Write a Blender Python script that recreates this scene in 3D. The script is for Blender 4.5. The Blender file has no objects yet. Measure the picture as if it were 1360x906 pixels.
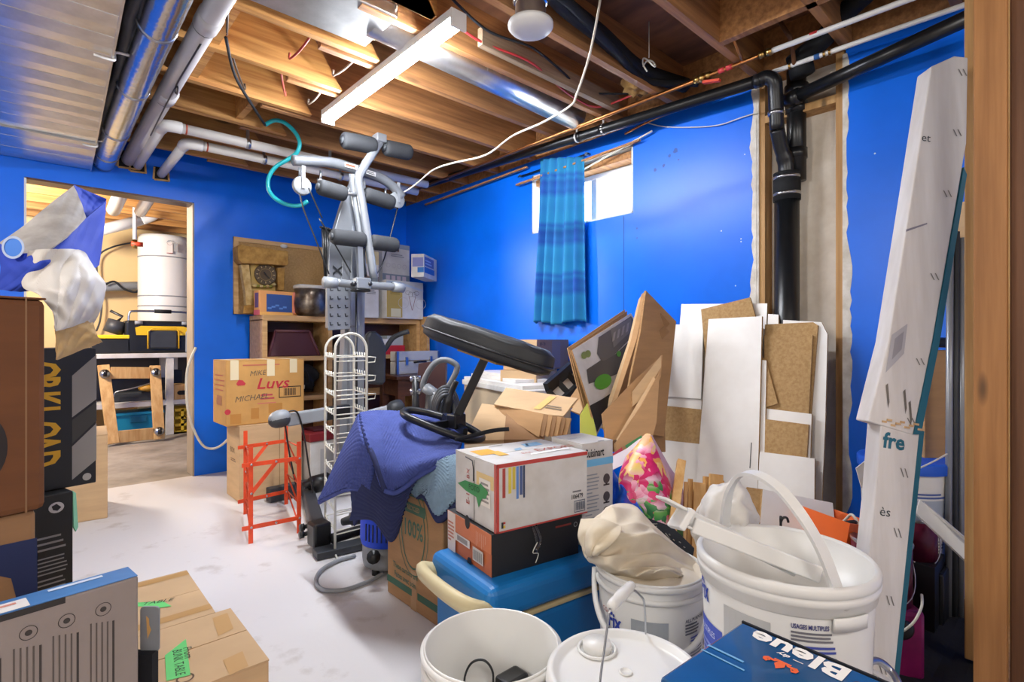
import bpy, bmesh, math, random
from mathutils import Vector as V, Matrix
from math import sin, cos, pi, radians, sqrt
C = bpy.context.scene.collection
S = bpy.context.scene
# ---------------------------------------------------------------- camera
F, H, YAW = 702.0, 1.05, radians(47.6)
fw = V((cos(YAW), sin(YAW), 0)); rt = V((sin(YAW), -cos(YAW), 0)); up = V((0, 0, 1))
CAM = V((0, 0, H))
cd = bpy.data.cameras.new('camera'); cam = bpy.data.objects.new('camera', cd); C.objects.link(cam)
cam.location = CAM; cam.rotation_euler = (pi / 2, 0, YAW - pi / 2)
cd.sensor_width = 36; cd.lens = F / 1360 * 36; cd.clip_start = 0.02
S.camera = cam
S.view_settings.view_transform = 'Standard'; S.view_settings.look = 'None'
S.view_settings.exposure = 0.70; S.view_settings.gamma = 1.0; S.view_settings.use_curve_mapping = False
# ---------------------------------------------------------------- sky and lamps
w = bpy.data.worlds.new('sky'); S.world = w; w.use_nodes = True
w.node_tree.nodes['Background'].inputs[0].default_value = (0.86, 0.93, 1.0, 1)
w.node_tree.nodes['Background'].inputs[1].default_value = 17.0
def lamp(name, loc, size, energy, col, rot=(0, 0, 0), sy=None):
    l = bpy.data.lights.new(name, 'AREA'); l.energy = energy; l.color = col; l.size = size
    if sy: l.shape = 'RECTANGLE'; l.size_y = sy
    o = bpy.data.objects.new(name, l); C.objects.link(o); o.location = loc; o.rotation_euler = rot
    return o
def bulb(name, loc, energy, col, r=.12):
    l = bpy.data.lights.new(name, 'POINT'); l.energy = energy; l.color = col; l.shadow_soft_size = r
    o = bpy.data.objects.new(name, l); C.objects.link(o); o.location = loc
LED_EMIT = 138.0
bulb('rear_bulb_glow', (-.35, -.9, 2.1), 44, (1, 0.98, 0.95), .25)
bulb('left_fill_light', (-1.6, 1.3, 1.95), 62, (1, 0.98, 0.95), .25)  # unseen bulb added to fill the left side and door wall
bulb('right_fill_light', (1.2, -1.6, 2.1), 24, (1, 0.98, 0.95), .25)  # unseen bulb added as fill from the camera side
bulb('laundry_bulb_glow', (-.5, 6.0, 2.2), 190, (1, 0.91, 0.78), .2)
# ---------------------------------------------------------------- pixel rays onto real planes
def ray(px, py): return fw + rt * ((px - 680) / F) + up * ((453 - py) / F)
def fl(px, py, z=0.0):
    d = ray(px, py); return CAM + d * ((z - H) / d.z)
def onY(px, py, Y):
    d = ray(px, py); return CAM + d * (Y / d.y)
def onX(px, py, X):
    d = ray(px, py); return CAM + d * (X / d.x)
def dp(px, py, d): return CAM + ray(px, py) * d
def depth(P): return (V(P) - CAM).dot(fw)
def along(N, d, px):
    """length L so that N + d*L is seen in column px"""
    t = (px - 680) / F; N = V(N) - CAM
    return (t * N.dot(fw) - N.dot(rt)) / (d.dot(rt) - t * d.dot(fw))
# ---------------------------------------------------------------- materials
def lin(h):
    h = h.lstrip('#'); o = []
    for i in (0, 2, 4):
        c = int(h[i:i + 2], 16) / 255
        o.append(c / 12.92 if c <= 0.04045 else ((c + 0.055) / 1.055) ** 2.4)
    return tuple(o) + (1,)
MATS = {}
def mk(name, col, rough=0.6, metal=0.0, var=0.12, scale=(6, 6, 6), bump=0.0, bscale=60, col2=None, stretch=None, trans=0, alpha=1, coat=0, thresh=(0.35, 0.65), spec=0.5, detail=4, knots=False, emit=0):
    m = bpy.data.materials.new(name); m.use_nodes = True; nt = m.node_tree; N = nt.nodes; L = nt.links
    b = N['Principled BSDF']; c = lin(col)
    b.inputs['Roughness'].default_value = rough; b.inputs['Metallic'].default_value = metal
    b.inputs['Specular IOR Level'].default_value = spec
    if trans: b.inputs['Transmission Weight'].default_value = trans
    if alpha < 1: b.inputs['Alpha'].default_value = alpha
    if coat: b.inputs['Coat Weight'].default_value = coat
    if emit: b.inputs['Emission Color'].default_value = c; b.inputs['Emission Strength'].default_value = emit
    tc = N.new('ShaderNodeTexCoord'); mp = N.new('ShaderNodeMapping'); L.new(tc.outputs['Object'], mp.inputs[0])
    mp.inputs['Scale'].default_value = stretch or (1, 1, 1)
    nz = N.new('ShaderNodeTexNoise'); L.new(mp.outputs[0], nz.inputs[0]); nz.inputs['Scale'].default_value = scale[0]
    nz.inputs['Detail'].default_value = detail; nz.inputs['Roughness'].default_value = 0.6
    mr = N.new('ShaderNodeMapRange'); L.new(nz.outputs[0], mr.inputs[0]); mr.inputs[1].default_value = thresh[0]; mr.inputs[2].default_value = thresh[1]
    mx = N.new('ShaderNodeMix'); mx.data_type = 'RGBA'; L.new(mr.outputs[0], mx.inputs[0])
    d = lin(col2) if col2 else tuple(x * (1 - var) for x in c[:3]) + (1,)
    mx.inputs[6].default_value = d; mx.inputs[7].default_value = c if col2 else tuple(min(1, x * (1 + var * .6)) for x in c[:3]) + (1,)
    out = mx.outputs[2]
    if knots:
        vo = N.new('ShaderNodeTexVoronoi'); mp2 = N.new('ShaderNodeMapping'); L.new(tc.outputs['Object'], mp2.inputs[0])
        mp2.inputs['Scale'].default_value = knots if isinstance(knots, tuple) else (2.2, 7, 7); L.new(mp2.outputs[0], vo.inputs[0]); vo.inputs['Scale'].default_value = 1
        kr = N.new('ShaderNodeMapRange'); L.new(vo.outputs['Distance'], kr.inputs[0]); kr.inputs[1].default_value = 0.06; kr.inputs[2].default_value = 0.13
        kx = N.new('ShaderNodeMix'); kx.data_type = 'RGBA'; L.new(kr.outputs[0], kx.inputs[0]); kx.inputs[6].default_value = tuple(x * .32 for x in c[:3]) + (1,); L.new(out, kx.inputs[7]); out = kx.outputs[2]
    L.new(out, b.inputs['Base Color'])
    if bump:
        n2 = N.new('ShaderNodeTexNoise'); L.new(mp.outputs[0], n2.inputs[0]); n2.inputs['Scale'].default_value = bscale; n2.inputs['Detail'].default_value = 3
        bp = N.new('ShaderNodeBump'); bp.inputs['Strength'].default_value = bump; bp.inputs['Distance'].default_value = 0.004; L.new(n2.outputs[0], bp.inputs['Height']); L.new(bp.outputs[0], b.inputs['Normal'])
    MATS[name] = m; return m
def plain(h, rough=0.55, metal=0.0):
    k = 'p' + h + str(rough) + str(metal)
    if k not in MATS:
        m = bpy.data.materials.new('print_' + h.strip('#')); m.use_nodes = True; b = m.node_tree.nodes['Principled BSDF']
        b.inputs['Base Color'].default_value = lin(h); b.inputs['Roughness'].default_value = rough; b.inputs['Metallic'].default_value = metal; MATS[k] = m
    return MATS[k]
def mat(k):
    if not isinstance(k, str): return k
    return plain(k) if k[0] == '#' else MATS[k]
mk('blue_paint', '#006ceb', 0.36, spec=0.38, var=0.10, scale=(1.6,), bump=0.10, bscale=25)
mk('white_floor', '#d2cfce', 0.45, col2='#b4aca6', scale=(5.5,), bump=0.15, bscale=40, thresh=(0.26, 0.42), detail=9)
mk('grey_floor', '#a59b90', 0.6, col2='#7d746a', scale=(3.0,), bump=0.2, bscale=30)
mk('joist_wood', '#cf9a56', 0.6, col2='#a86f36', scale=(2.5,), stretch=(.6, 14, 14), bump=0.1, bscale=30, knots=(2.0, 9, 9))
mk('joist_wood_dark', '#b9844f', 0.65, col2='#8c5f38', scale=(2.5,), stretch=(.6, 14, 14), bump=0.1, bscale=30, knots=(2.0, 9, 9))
mk('subfloor_wood', '#8a5c3c', 0.75, col2='#62402a', scale=(2.5,), stretch=(2.5, .8, 1), bump=0.2, knots=(3, 5, 3))
mk('stud_wood', '#c49a62', 0.6, col2='#a97d49', scale=(2.5,), stretch=(14, 14, .6), bump=0.1, knots=(9, 9, 2.4))
mk('dark_stud', '#a2703e', 0.6, col2='#885a2c', scale=(2.5,), stretch=(14, 14, .6), bump=0.1, knots=(9, 9, 2.4))  # darker copy of the stud wood, near post only
mk('card_brown', '#6e4322', 0.8, var=0.1, scale=(4,), bump=0.05, bscale=12, stretch=(1, 1, 6))
mk('brown_wood', '#6a4426', 0.6, col2='#553318', scale=(2.5,), stretch=(14, 14, .6), knots=(9, 9, 2.4))
mk('raw_wood', '#d3ab70', 0.6, col2='#b98b50', scale=(3,), stretch=(8, 8, .8))
mk('galvanised', '#d6d6d4', 0.33, 1.0, var=0.12, scale=(9,), bump=0.03, bscale=20)
mk('foil', '#cfd3d8', 0.2, 1.0, var=0.1, scale=(12,), bump=0.4, bscale=30)
mk('grey_pvc', '#bdb9b8', 0.35, var=0.05)
mk('white_pvc', '#dcdad6', 0.3, var=0.04)
mk('black_abs', '#15171a', 0.32, var=0.25)
mk('black_foam', '#0f1216', 0.8, var=0.3)
mk('copper', '#c98a55', 0.3, 1.0, var=0.15)
mk('brass', '#b99558', 0.3, 1.0)
mk('steel', '#b8bbbf', 0.28, 1.0, var=0.06)
mk('backing', '#f0e8da', 0.9, col2='#d8cdbb', scale=(5,), bump=0.15)
mk('torn_paper', '#e4dfd6', 0.9, col2='#c6bfb2', scale=(14,), bump=0.3)
mk('cream_wall', '#dcbf8a', 0.85, var=0.06, scale=(2,))
mk('white_wall', '#e2ddd3', 0.85, var=0.05, scale=(2,))
mk('card', '#b48b5e', 0.8, var=0.10, scale=(4,), bump=0.05, bscale=12, stretch=(1, 1, 6))
mk('card_pale', '#c3a279', 0.8, var=0.08, scale=(4,), bump=0.05, bscale=12, stretch=(1, 1, 6))
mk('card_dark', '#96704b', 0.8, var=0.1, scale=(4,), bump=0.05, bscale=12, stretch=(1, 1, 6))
mk('card_edge', '#a37b4e', 0.85, var=0.25, scale=(120,))
mk('white_card', '#d9d7d3', 0.55, col2='#c4bfb6', scale=(5,), bump=0.03)
mk('black_plastic', '#17181a', 0.38, var=0.3)
mk('dark_grey', '#35383c', 0.5, var=0.2)
mk('grey_plastic', '#8b8f93', 0.45, var=0.08)
mk('light_grey_plastic', '#c0c3c6', 0.4, var=0.06)
mk('silver_paint', '#83878c', 0.32, 0.3, var=0.06)
mk('grey_paint', '#8d9197', 0.32, 0.4, var=0.08)
mk('foam_grip', '#313336', 0.85, var=0.12, scale=(20,), bump=0.15, bscale=120)
mk('white_plastic', '#dcdbd6', 0.38, var=0.04, scale=(3,))
mk('white_wire', '#d9d6c8', 0.4, var=0.08)
mk('melamine', '#e8e5e0', 0.4, col2='#dcd7d0', scale=(3,))
mk('chipboard', '#b08f61', 0.85, col2='#9c7a4d', scale=(70,), bump=0.1)
mk('oak', '#d2aa74', 0.5, col2='#b98f5a', scale=(3,), stretch=(1, 10, 10))
mk('dark_oak', '#5a3524', 0.35, col2='#3e2318', scale=(3,), stretch=(1, 10, 10))
mk('orange_steel', '#dc4a22', 0.45, var=0.15, scale=(12,))
mk('quilt_blue', '#3f4d8f', 0.9, var=0.12, scale=(30,), bump=0.2, bscale=200)
mk('quilt_light', '#86a2b6', 0.9, var=0.1, scale=(30,), bump=0.2, bscale=200)
mk('navy_trim', '#262e58', 0.9, var=0.1, scale=(30,))
mk('vinyl', '#1b1d20', 0.55, var=0.2, scale=(8,), bump=0.1, bscale=90)
mk('canvas', '#ddd2bf', 0.9, col2='#cfc1a6', scale=(5,), bump=0.12, bscale=220)
mk('black_cloth', '#15171d', 0.9, var=0.3)
mk('teal_hose', '#1fa0a8', 0.3, var=0.1)
mk('rope', '#d9d1bc', 0.6, var=0.1)
mk('glass', '#ffffff', 0.0, trans=1.0, var=0)
mk('wool', '#b7935a', 1.0, col2='#8e6a38', scale=(12,), bump=1.0, bscale=40)
mk('aluminium_case', '#d4d0c4', 0.35, 0.15, var=0.06)
# ---------------------------------------------------------------- mesh builder
class MB:
    def __init__(s, M=None): s.v = []; s.f = []; s.mi = []; s.sm = []; s.m = []; s.M = M or Matrix()
    def slot(s, k):
        k = mat(k)
        if k not in s.m: s.m.append(k)
        return s.m.index(k)
    def add(s, vs, fs, k, smooth=False, M=None):
        o = len(s.v); T = s.M @ M if M is not None else s.M
        s.v += [T @ V(p) for p in vs]; i = s.slot(k)
        for f in fs: s.f.append([a + o for a in f]); s.mi.append(i); s.sm.append(smooth)
        return s
    def bx(s, x0, x1, y0, y1, z0, z1, k, M=None):
        return s.add([(x0, y0, z0), (x1, y0, z0), (x1, y1, z0), (x0, y1, z0), (x0, y0, z1), (x1, y0, z1), (x1, y1, z1), (x0, y1, z1)],
                     [(3, 2, 1, 0), (4, 5, 6, 7), (0, 1, 5, 4), (1, 2, 6, 5), (2, 3, 7, 6), (3, 0, 4, 7)], k, False, M)
    def bar(s, a, b, w, h, k, side=None):
        """rectangular bar from a to b, w across (along side), h the other way"""
        a = V(a); b = V(b); d = (b - a); L = d.length; d.normalize()
        sd = V(side) if side else (up if abs(d.z) < .9 else rt); sd = (sd - d * sd.dot(d)).normalized(); n = d.cross(sd)
        M = Matrix(((d.x, sd.x, n.x, a.x), (d.y, sd.y, n.y, a.y), (d.z, sd.z, n.z, a.z), (0, 0, 0, 1)))
        return s.bx(0, L, -w / 2, w / 2, -h / 2, h / 2, k, M)
    def tube(s, pts, r, k, n=10, closed=False, flat=1.0):
        pts = [V(p) for p in pts]; N = len(pts); rr = r if isinstance(r, (list, tuple)) else [r] * N
        vs = []; fs = []; prev = None
        for i, p in enumerate(pts):
            if closed: t = pts[(i + 1) % N] - pts[i - 1]
            else: t = pts[min(i + 1, N - 1)] - pts[max(i - 1, 0)]
            t.normalize()
            if prev is None: u = t.orthogonal().normalized()
            else:
                u = prev - t * prev.dot(t); u = u.normalized() if u.length > 1e-6 else t.orthogonal().normalized()
            prev = u; q = t.cross(u)
            for j in range(n):
                a = 2 * pi * j / n; vs.append(p + u * cos(a) * rr[i] + q * sin(a) * rr[i] * flat)
        for i in range(N if closed else N - 1):
            i2 = (i + 1) % N
            for j in range(n): fs.append((i * n + j, i * n + (j + 1) % n, i2 * n + (j + 1) % n, i2 * n + j))
        if not closed: fs.append(tuple(range(n))[::-1]); fs.append(tuple(range((N - 1) * n, N * n)))
        return s.add(vs, fs, k, True)
    def lathe(s, prof, k, n=36, M=None, cap=False, a0=0, a1=2 * pi):
        vs = []; fs = []; full = abs(a1 - a0 - 2 * pi) < 1e-6; m = n if full else n + 1
        for r, z in prof:
            for j in range(m): a = a0 + (a1 - a0) * j / n; vs.append((r * cos(a), r * sin(a), z))
        for i in range(len(prof) - 1):
            for j in range(n): fs.append((i * m + j, i * m + (j + 1) % m, (i + 1) * m + (j + 1) % m, (i + 1) * m + j))
        if cap: fs.append(tuple(range(m))[::-1]); fs.append(tuple(range((len(prof) - 1) * m, len(prof) * m)))
        return s.add(vs, fs, k, True, M)
    def prism(s, poly, z0, z1, k, M=None, smooth=False):
        n = len(poly); vs = [(x, y, z0) for x, y in poly] + [(x, y, z1) for x, y in poly]
        fs = [tuple(range(n))[::-1], tuple(range(n, 2 * n))] + [(i, (i + 1) % n, n + (i + 1) % n, n + i) for i in range(n)]
        return s.add(vs, fs, k, smooth, M)
    def grid(s, fn, nu, nv, k, M=None, smooth=True):
        vs = [fn(i / nu, j / nv) for j in range(nv + 1) for i in range(nu + 1)]
        fs = [(j * (nu + 1) + i, j * (nu + 1) + i + 1, (j + 1) * (nu + 1) + i + 1, (j + 1) * (nu + 1) + i) for j in range(nv) for i in range(nu)]
        return s.add(vs, fs, k, smooth, M)
    # flat print on a face: M maps (u, v, n) of the face to the world
    def rect(s, M, u0, v0, u1, v1, k, e=.0009): return s.add([(u0, v0, e), (u1, v0, e), (u1, v1, e), (u0, v1, e)], [(0, 1, 2, 3)], k, False, M)
    def poly(s, M, pts, k, e=.0011): return s.add([(x, y, e) for x, y in pts], [tuple(range(len(pts)))], k, False, M)
    def disc(s, M, u, v, r, k, e=.0012, n=20, ry=None): return s.poly(M, [(u + r * cos(2 * pi * i / n), v + (ry or r) * sin(2 * pi * i / n)) for i in range(n)], k, e)
    def ring(s, M, u, v, r, w_, k, e=.0013, n=24, ry=None):
        ry = ry or r; vs = []
        for i in range(n): a = 2 * pi * i / n; vs += [(u + r * cos(a), v + ry * sin(a), e), (u + (r - w_) * cos(a), v + (ry - w_) * sin(a), e)]
        return s.add(vs, [(2 * i, (2 * i + 2) % (2 * n), (2 * i + 3) % (2 * n), 2 * i + 1) for i in range(n)], k, False, M)
    def lines(s, M, u0, v0, u1, v1, n, k, seed=1, fill=.5, e=.0012):
        R = random.Random(seed); dv = (v1 - v0) / n
        for i in range(n):
            v = v1 - (i + .5) * dv; s.rect(M, u0, v - dv * fill / 2, u0 + (u1 - u0) * (R.uniform(.82, 1) if i % 6 != 5 else R.uniform(.3, .7)), v + dv * fill / 2, k, e)
        return s
    def text(s, M, u, v, size, body, k, rot=0, align='LEFT', e=.0014, bold=0.0, sx=1.0, shear=0.0):
        key = (body, align, bold, shear)
        if key not in TXT:
            cu = bpy.data.curves.new('t', 'FONT'); cu.body = body; cu.align_x = align; cu.offset = bold; cu.shear = shear; cu.resolution_u = 2
            o = bpy.data.objects.new('t', cu); C.objects.link(o); dg = bpy.context.evaluated_depsgraph_get(); me = bpy.data.meshes.new_from_object(o.evaluated_get(dg))
            TXT[key] = ([tuple(q.co) for q in me.vertices], [tuple(p.vertices) for p in me.polygons])
            bpy.data.objects.remove(o); bpy.data.curves.remove(cu); bpy.data.meshes.remove(me)
        vs, fs = TXT[key]
        T = M @ Matrix.Translation((u, v, e)) @ Matrix.Rotation(rot, 4, 'Z') @ Matrix.Diagonal((size * sx, size, 1, 1))
        return s.add(vs, fs, k, False, T)
    def build(s, name, root=None, label=None, bevel=0, seg=2, sub=0, solid=0, cat=None, group=None, kind=None, at=None, fix=True):
        if root is not None: L0 = root.location if root.parent is None else root.location + root.parent.location
        elif at is not None: L0 = V(at)
        else:
            xs = [p.x for p in s.v]; ys = [p.y for p in s.v]; zs = [p.z for p in s.v]
            L0 = V(((min(xs) + max(xs)) / 2, (min(ys) + max(ys)) / 2, min(zs)))
        me = bpy.data.meshes.new(name); me.from_pydata([p - L0 for p in s.v], [], s.f)
        for m in s.m: me.materials.append(m)
        me.polygons.foreach_set('material_index', s.mi); me.polygons.foreach_set('use_smooth', s.sm)
        if fix:
            bm = bmesh.new(); bm.from_mesh(me); bmesh.ops.recalc_face_normals(bm, faces=bm.faces); bm.to_mesh(me); bm.free()
        o = bpy.data.objects.new(name, me); C.objects.link(o)
        if root is not None: o.parent = root
        else: o.location = L0
        if solid: md = o.modifiers.new('s', 'SOLIDIFY'); md.thickness = solid; md.offset = 0
        if bevel: md = o.modifiers.new('b', 'BEVEL'); md.width = bevel; md.segments = seg; md.limit_method = 'ANGLE'; md.angle_limit = radians(40)
        if sub: md = o.modifiers.new('u', 'SUBSURF'); md.levels = sub; md.render_levels = sub
        return tag(o, label, cat, group, kind)
TXT = {}
def tag(o, label=None, cat=None, group=None, kind=None):
    for k, x in (('label', label), ('category', cat), ('group', group), ('kind', kind)):
        if x: o[k] = x
    return o
def thing(name, loc, label, cat, group=None, kind=None):
    o = bpy.data.objects.new(name, None); o.empty_display_size = .05; C.objects.link(o); o.location = V(loc)
    return tag(o, label, cat, group, kind)
def copy_tree(o, delta=(0, 0, 0), parent=None):
    c = o.copy(); C.objects.link(c)
    if parent is not None: c.parent = parent
    else: c.location = V(o.location) + V(delta)
    for ch in o.children: copy_tree(ch, (0, 0, 0), c)
    return c
def smooth(pts, n=6, closed=False):
    pts = [V(p) for p in pts]; out = []; N = len(pts)
    for i in range(N if closed else N - 1):
        g = (lambda q: pts[q % N]) if closed else (lambda q: pts[max(0, min(N - 1, q))])
        a, b, c, d = g(i - 1), g(i), g(i + 1), g(i + 2)
        for j in range(n):
            t = j / n; out.append(.5 * ((2 * b) + (c - a) * t + (2 * a - 5 * b + 4 * c - d) * t * t + (3 * b - a - 3 * c + d) * t ** 3))
    if not closed: out.append(pts[-1])
    return out
def frame(o, r, u):
    r = V(r).normalized(); u = V(u); u = (u - r * u.dot(r)).normalized(); n = r.cross(u); o = V(o)
    return Matrix(((r.x, u.x, n.x, o.x), (r.y, u.y, n.y, o.y), (r.z, u.z, n.z, o.z), (0, 0, 0, 1)))
class Box:
    """upright box seen corner-on: N = near bottom corner, yaw = direction its right face runs in (degrees)"""
    def __init__(s, N, yaw, left, right, top, lenL=None, lenR=None, h=None):
        s.N = V(N); a = radians(yaw); s.dR = V((cos(a), sin(a), 0)); s.dL = V((-sin(a), cos(a), 0))
        s.R = lenR if lenR else along(s.N, s.dR, right); s.Ln = lenL if lenL else along(s.N, s.dL, left)
        s.h = h if h else (H - s.N.z) + (453 - top) * depth(s.N) / F
        s.M = frame(s.N, s.dR, s.dL)             # local x = right face, y = depth, z = up
        s.c = s.N + s.dR * s.R / 2 + s.dL * s.Ln / 2
        s.fR = frame(s.N, s.dR, up); s.fL = frame(s.N + s.dL * s.Ln, -s.dL, up); s.fT = frame(s.N + up * s.h, s.dR, s.dL)
def carton(name, label, B, k='card', cat='box', group=None, flaps=True, tape=None, seam='y', bevel=.004, edge=.0):
    t = thing(name, B.c, label, cat, group)
    b = MB(B.M); b.bx(0, B.R, 0, B.Ln, 0, B.h - (.004 if flaps else 0), k); b.build('box_body', t, bevel=bevel)
    if flaps:
        for q in (0, 1):
            f = MB(B.M); g = .002
            if seam == 'y': f.bx(q * (B.R / 2 + g), B.R / 2 - g + q * (B.R / 2 + g), 0, B.Ln, B.h - .004, B.h, k)
            else: f.bx(0, B.R, q * (B.Ln / 2 + g), B.Ln / 2 - g + q * (B.Ln / 2 + g), B.h - .004, B.h, k)
            f.build('top_flap', t, bevel=.0015, seg=1)
    if tape:
        p = MB(); w_ = .026
        if seam == 'y': p.rect(B.fT, B.R / 2 - w_, 0, B.R / 2 + w_, B.Ln, tape); p.rect(B.fR, B.R / 2 - w_, B.h - .07, B.R / 2 + w_, B.h, tape)
        else: p.rect(B.fT, 0, B.Ln / 2 - w_, B.R, B.Ln / 2 + w_, tape); p.rect(B.fL, B.Ln / 2 - w_, B.h - .07, B.Ln / 2 + w_, B.h, tape)
        p.build('packing_tape', t, fix=False)
    return t
# ================================================================ the setting
WA, WB = 4.7, 2.83
mk('jamb_grey', '#a39686', 0.5, var=.1)
def struct(b, name, **k): return b.build(name, kind='structure', **k)
b = MB(); b.bx(-3.6, 3.0, -2.6, 4.72, -.1, 0, 'white_floor'); struct(b, 'floor')
b = MB(); b.bx(-3.6, 3.0, 4.72, 8.2, -.1, -.004, 'grey_floor'); struct(b, 'floor_laundry')
# door wall: opening X -0.026..0.947, Z 0..2.125
b = MB()
b.bx(-3.6, -.026, WA, WA + .13, 0, 2.66, 'blue_paint'); b.bx(.947, 2.95, WA, WA + .13, 0, 2.66, 'blue_paint'); b.bx(-.026, .947, WA, WA + .13, 2.125, 2.66, 'blue_paint')
wl = struct(b, 'wall_left')
t1 = thing('trim_1', (.93, WA, 0), None, None, kind='structure')
b = MB(); b.bx(.935, .9469, WA + .001, WA + .20, 0, 2.12, 'jamb_grey'); b.build('jamb_board', t1)
b = MB(); b.bx(-.0259, -.014, WA + .001, WA + .14, 0, 2.12, 'white_pvc'); b.build('jamb_board', t1)
b = MB(); b.bx(-.014, .935, WA + .001, WA + .14, 2.112, 2.1249, 'dark_oak'); b.build('head_board', t1)
# window wall: two painted drywall sheets with a stripped bay between (Y .79..1.187), window opening Y 1.96..2.87, Z 1.86..2.31
b = MB(); T = .0127
WY0, WY1, WZ0, WZ1 = 1.96, 2.87, 1.865, 2.305
for y0, y1, z0, z1 in ((1.20, WY0, 0, 2.42), (WY1, 4.7, 0, 2.42), (WY0, WY1, 0, WZ0), (WY0, WY1, WZ1, 2.42), (-2.6, .775, 0, 2.42)):
    b.bx(WB, WB + T, y0, y1, z0, z1, 'blue_paint')
wb = struct(b, 'wall_right', bevel=0)
def ragged(y0, dirn, seed):
    R = random.Random(seed); p = MB(); n = 60; pts = []
    off = 0
    for i in range(n + 1):
        z = i / n * 2.40; off = max(.002, min(.026, off + R.uniform(-.009, .009) + (.012 if R.random() < .06 else 0))) ; pts.append((y0 + dirn * off, z))
    poly = [(y0 - dirn * .001, 0)] + pts + [(y0 - dirn * .001, 2.40)]
    M = Matrix(((0, 0, 1, WB), (1, 0, 0, 0), (0, 1, 0, 0), (0, 0, 0, 1)))
    n = len(poly)
    for i in range(1, n - 2):
        a = poly[i]; c = poly[i + 1]
        p.prism([(y0 - dirn * .012, a[1]), a, c, (y0 - dirn * .012, c[1])], -.0012, -.0002, 'torn_paper', M)
    p.build('torn_drywall_edge', wb)
ragged(1.20, 1, 4); ragged(.775, -1, 11)
b = MB(); b.bx(WB + .002, WB + T, 1.178, 1.2, 0, 2.4, 'torn_paper'); b.bx(WB + .002, WB + T, .775, .79, 0, 2.4, 'torn_paper'); b.build('torn_gypsum_core', wb)
for y0, k in ((1.150, 'stud_wood'), (.785, 'stud_wood')):
    b = MB(); b.bx(WB + T, WB + T + .089, y0, y0 + .036, 0, 2.45, k); b.build('stud', wb)
b = MB(); b.bx(WB + T, WB + T + .089, .822, 1.15, 2.19, 2.228, 'stud_wood'); b.build('blocking', wb)
b = MB(); b.bx(WB + T + .089, WB + .2, -2.6, WY0, 0, 2.66, 'backing'); b.bx(WB + T + .089, WB + .2, WY1, 4.83, 0, 2.66, 'backing')
b.bx(WB + T + .089, WB + .2, WY0, WY1, 0, WZ0, 'backing'); b.bx(WB + T + .089, WB + .2, WY0, WY1, WZ1, 2.66, 'backing'); b.build('foundation', wb)
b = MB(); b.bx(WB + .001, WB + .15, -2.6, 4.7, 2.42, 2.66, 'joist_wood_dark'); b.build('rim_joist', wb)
b = MB(); b.bx(WB - .0012, WB - .0001, 2.029, 2.032, 0, WZ0 - .01, '#0a2a66'); b.build('sheet_joint', wb)
p = MB(); MB_ = Matrix(((0, 0, -1, WB), (-1, 0, 0, 0), (0, 1, 0, 0), (0, 0, 0, 1)))
R = random.Random(3)
for y, z, r in ((1.66, 2.18, .02), (1.70, 2.16, .012), (1.80, 2.1, .013), (1.74, 2.11, .012), (1.64, 2.12, .008), (1.93, 1.76, .008), (1.93, 1.70, .008)):
    p.poly(MB_, [(-y + r * R.uniform(.5, 1) * cos(a / 9 * 2 * pi), z + r * R.uniform(.6, 1.1) * sin(a / 9 * 2 * pi)) for a in range(9)], '#1c4fa6', .0004)
for y, z in ((1.27, 1.60), (1.27, 1.585), (1.38, 1.66), (.6, 1.2), (.66, 1.9), (.55, 1.65), (1.25, 2.05), (1.3, 1.35)): p.disc(MB_, -y, z, .004, '#c9d6ea', .0004, 8)
p.build('wall_scuff', wb, fix=False)
# window
wn = thing('window_1', (WB + .1, 2.415, WZ0), None, None, kind='structure')
b = MB(); g = .03
b.bx(WB, WB + .2, WY0 - .001, WY0 + .012, WZ0, WZ1, 'white_plastic'); b.bx(WB, WB + .2, WY1 - .012, WY1 + .001, WZ0, WZ1, 'white_plastic'); b.bx(WB, WB + .2, WY0, WY1, WZ0 - .001, WZ0 + .012, 'white_plastic'); b.build('window_reveal', wn)
b = MB(); b.bx(WB, WB + .2, WY0, WY1, WZ1 - .02, WZ1 + .001, 'white_card'); b.bx(WB + .03, WB + .2, WY0, WY1, WZ1 - .075, WZ1 - .03, 'joist_wood_dark'); b.build('window_head', wn)
b = MB(); x0 = WB + .13
b.bx(x0, x0 + .06, WY0 + .012, WY1 - .012, WZ0 + .012, WZ0 + .04, 'white_plastic'); b.bx(x0, x0 + .06, WY0 + .012, WY1 - .012, WZ1 - .11, WZ1 - .075, 'white_plastic')
for y in (WY0 + .012, WY1 - .042): b.bx(x0, x0 + .06, y, y + .03, WZ0 + .012, WZ1 - .075, 'white_plastic')
b.build('window_frame', wn, bevel=.003)
b = MB(); b.bx(x0 + .005, x0 + .045, 2.36, 2.41, WZ0 + .03, WZ1 - .1, 'white_plastic'); b.build('sliding_sash', wn, bevel=.003)
for y0, y1, dx in ((WY0 + .04, 2.36, .03), (2.41, WY1 - .04, .04)):
    b = MB(); b.bx(x0 + dx, x0 + dx + .004, y0, y1, WZ0 + .035, WZ1 - .105, 'glass'); b.build('window_pane', wn)
# ground well seen through the window
b = MB(); b.bx(3.0, 3.9, 1.5, 3.4, WZ0 - .2, WZ0 - .1, 'white_card'); struct(b, 'ground_outside')
# other walls, out of frame
b = MB(); b.bx(-3.7, -3.6, -2.6, 8.2, 0, 2.66, 'white_wall'); struct(b, 'wall_far_left')
b = MB(); b.bx(-3.6, 3.0, -2.7, -2.6, 0, 2.66, 'white_wall'); struct(b, 'wall_front')
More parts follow.
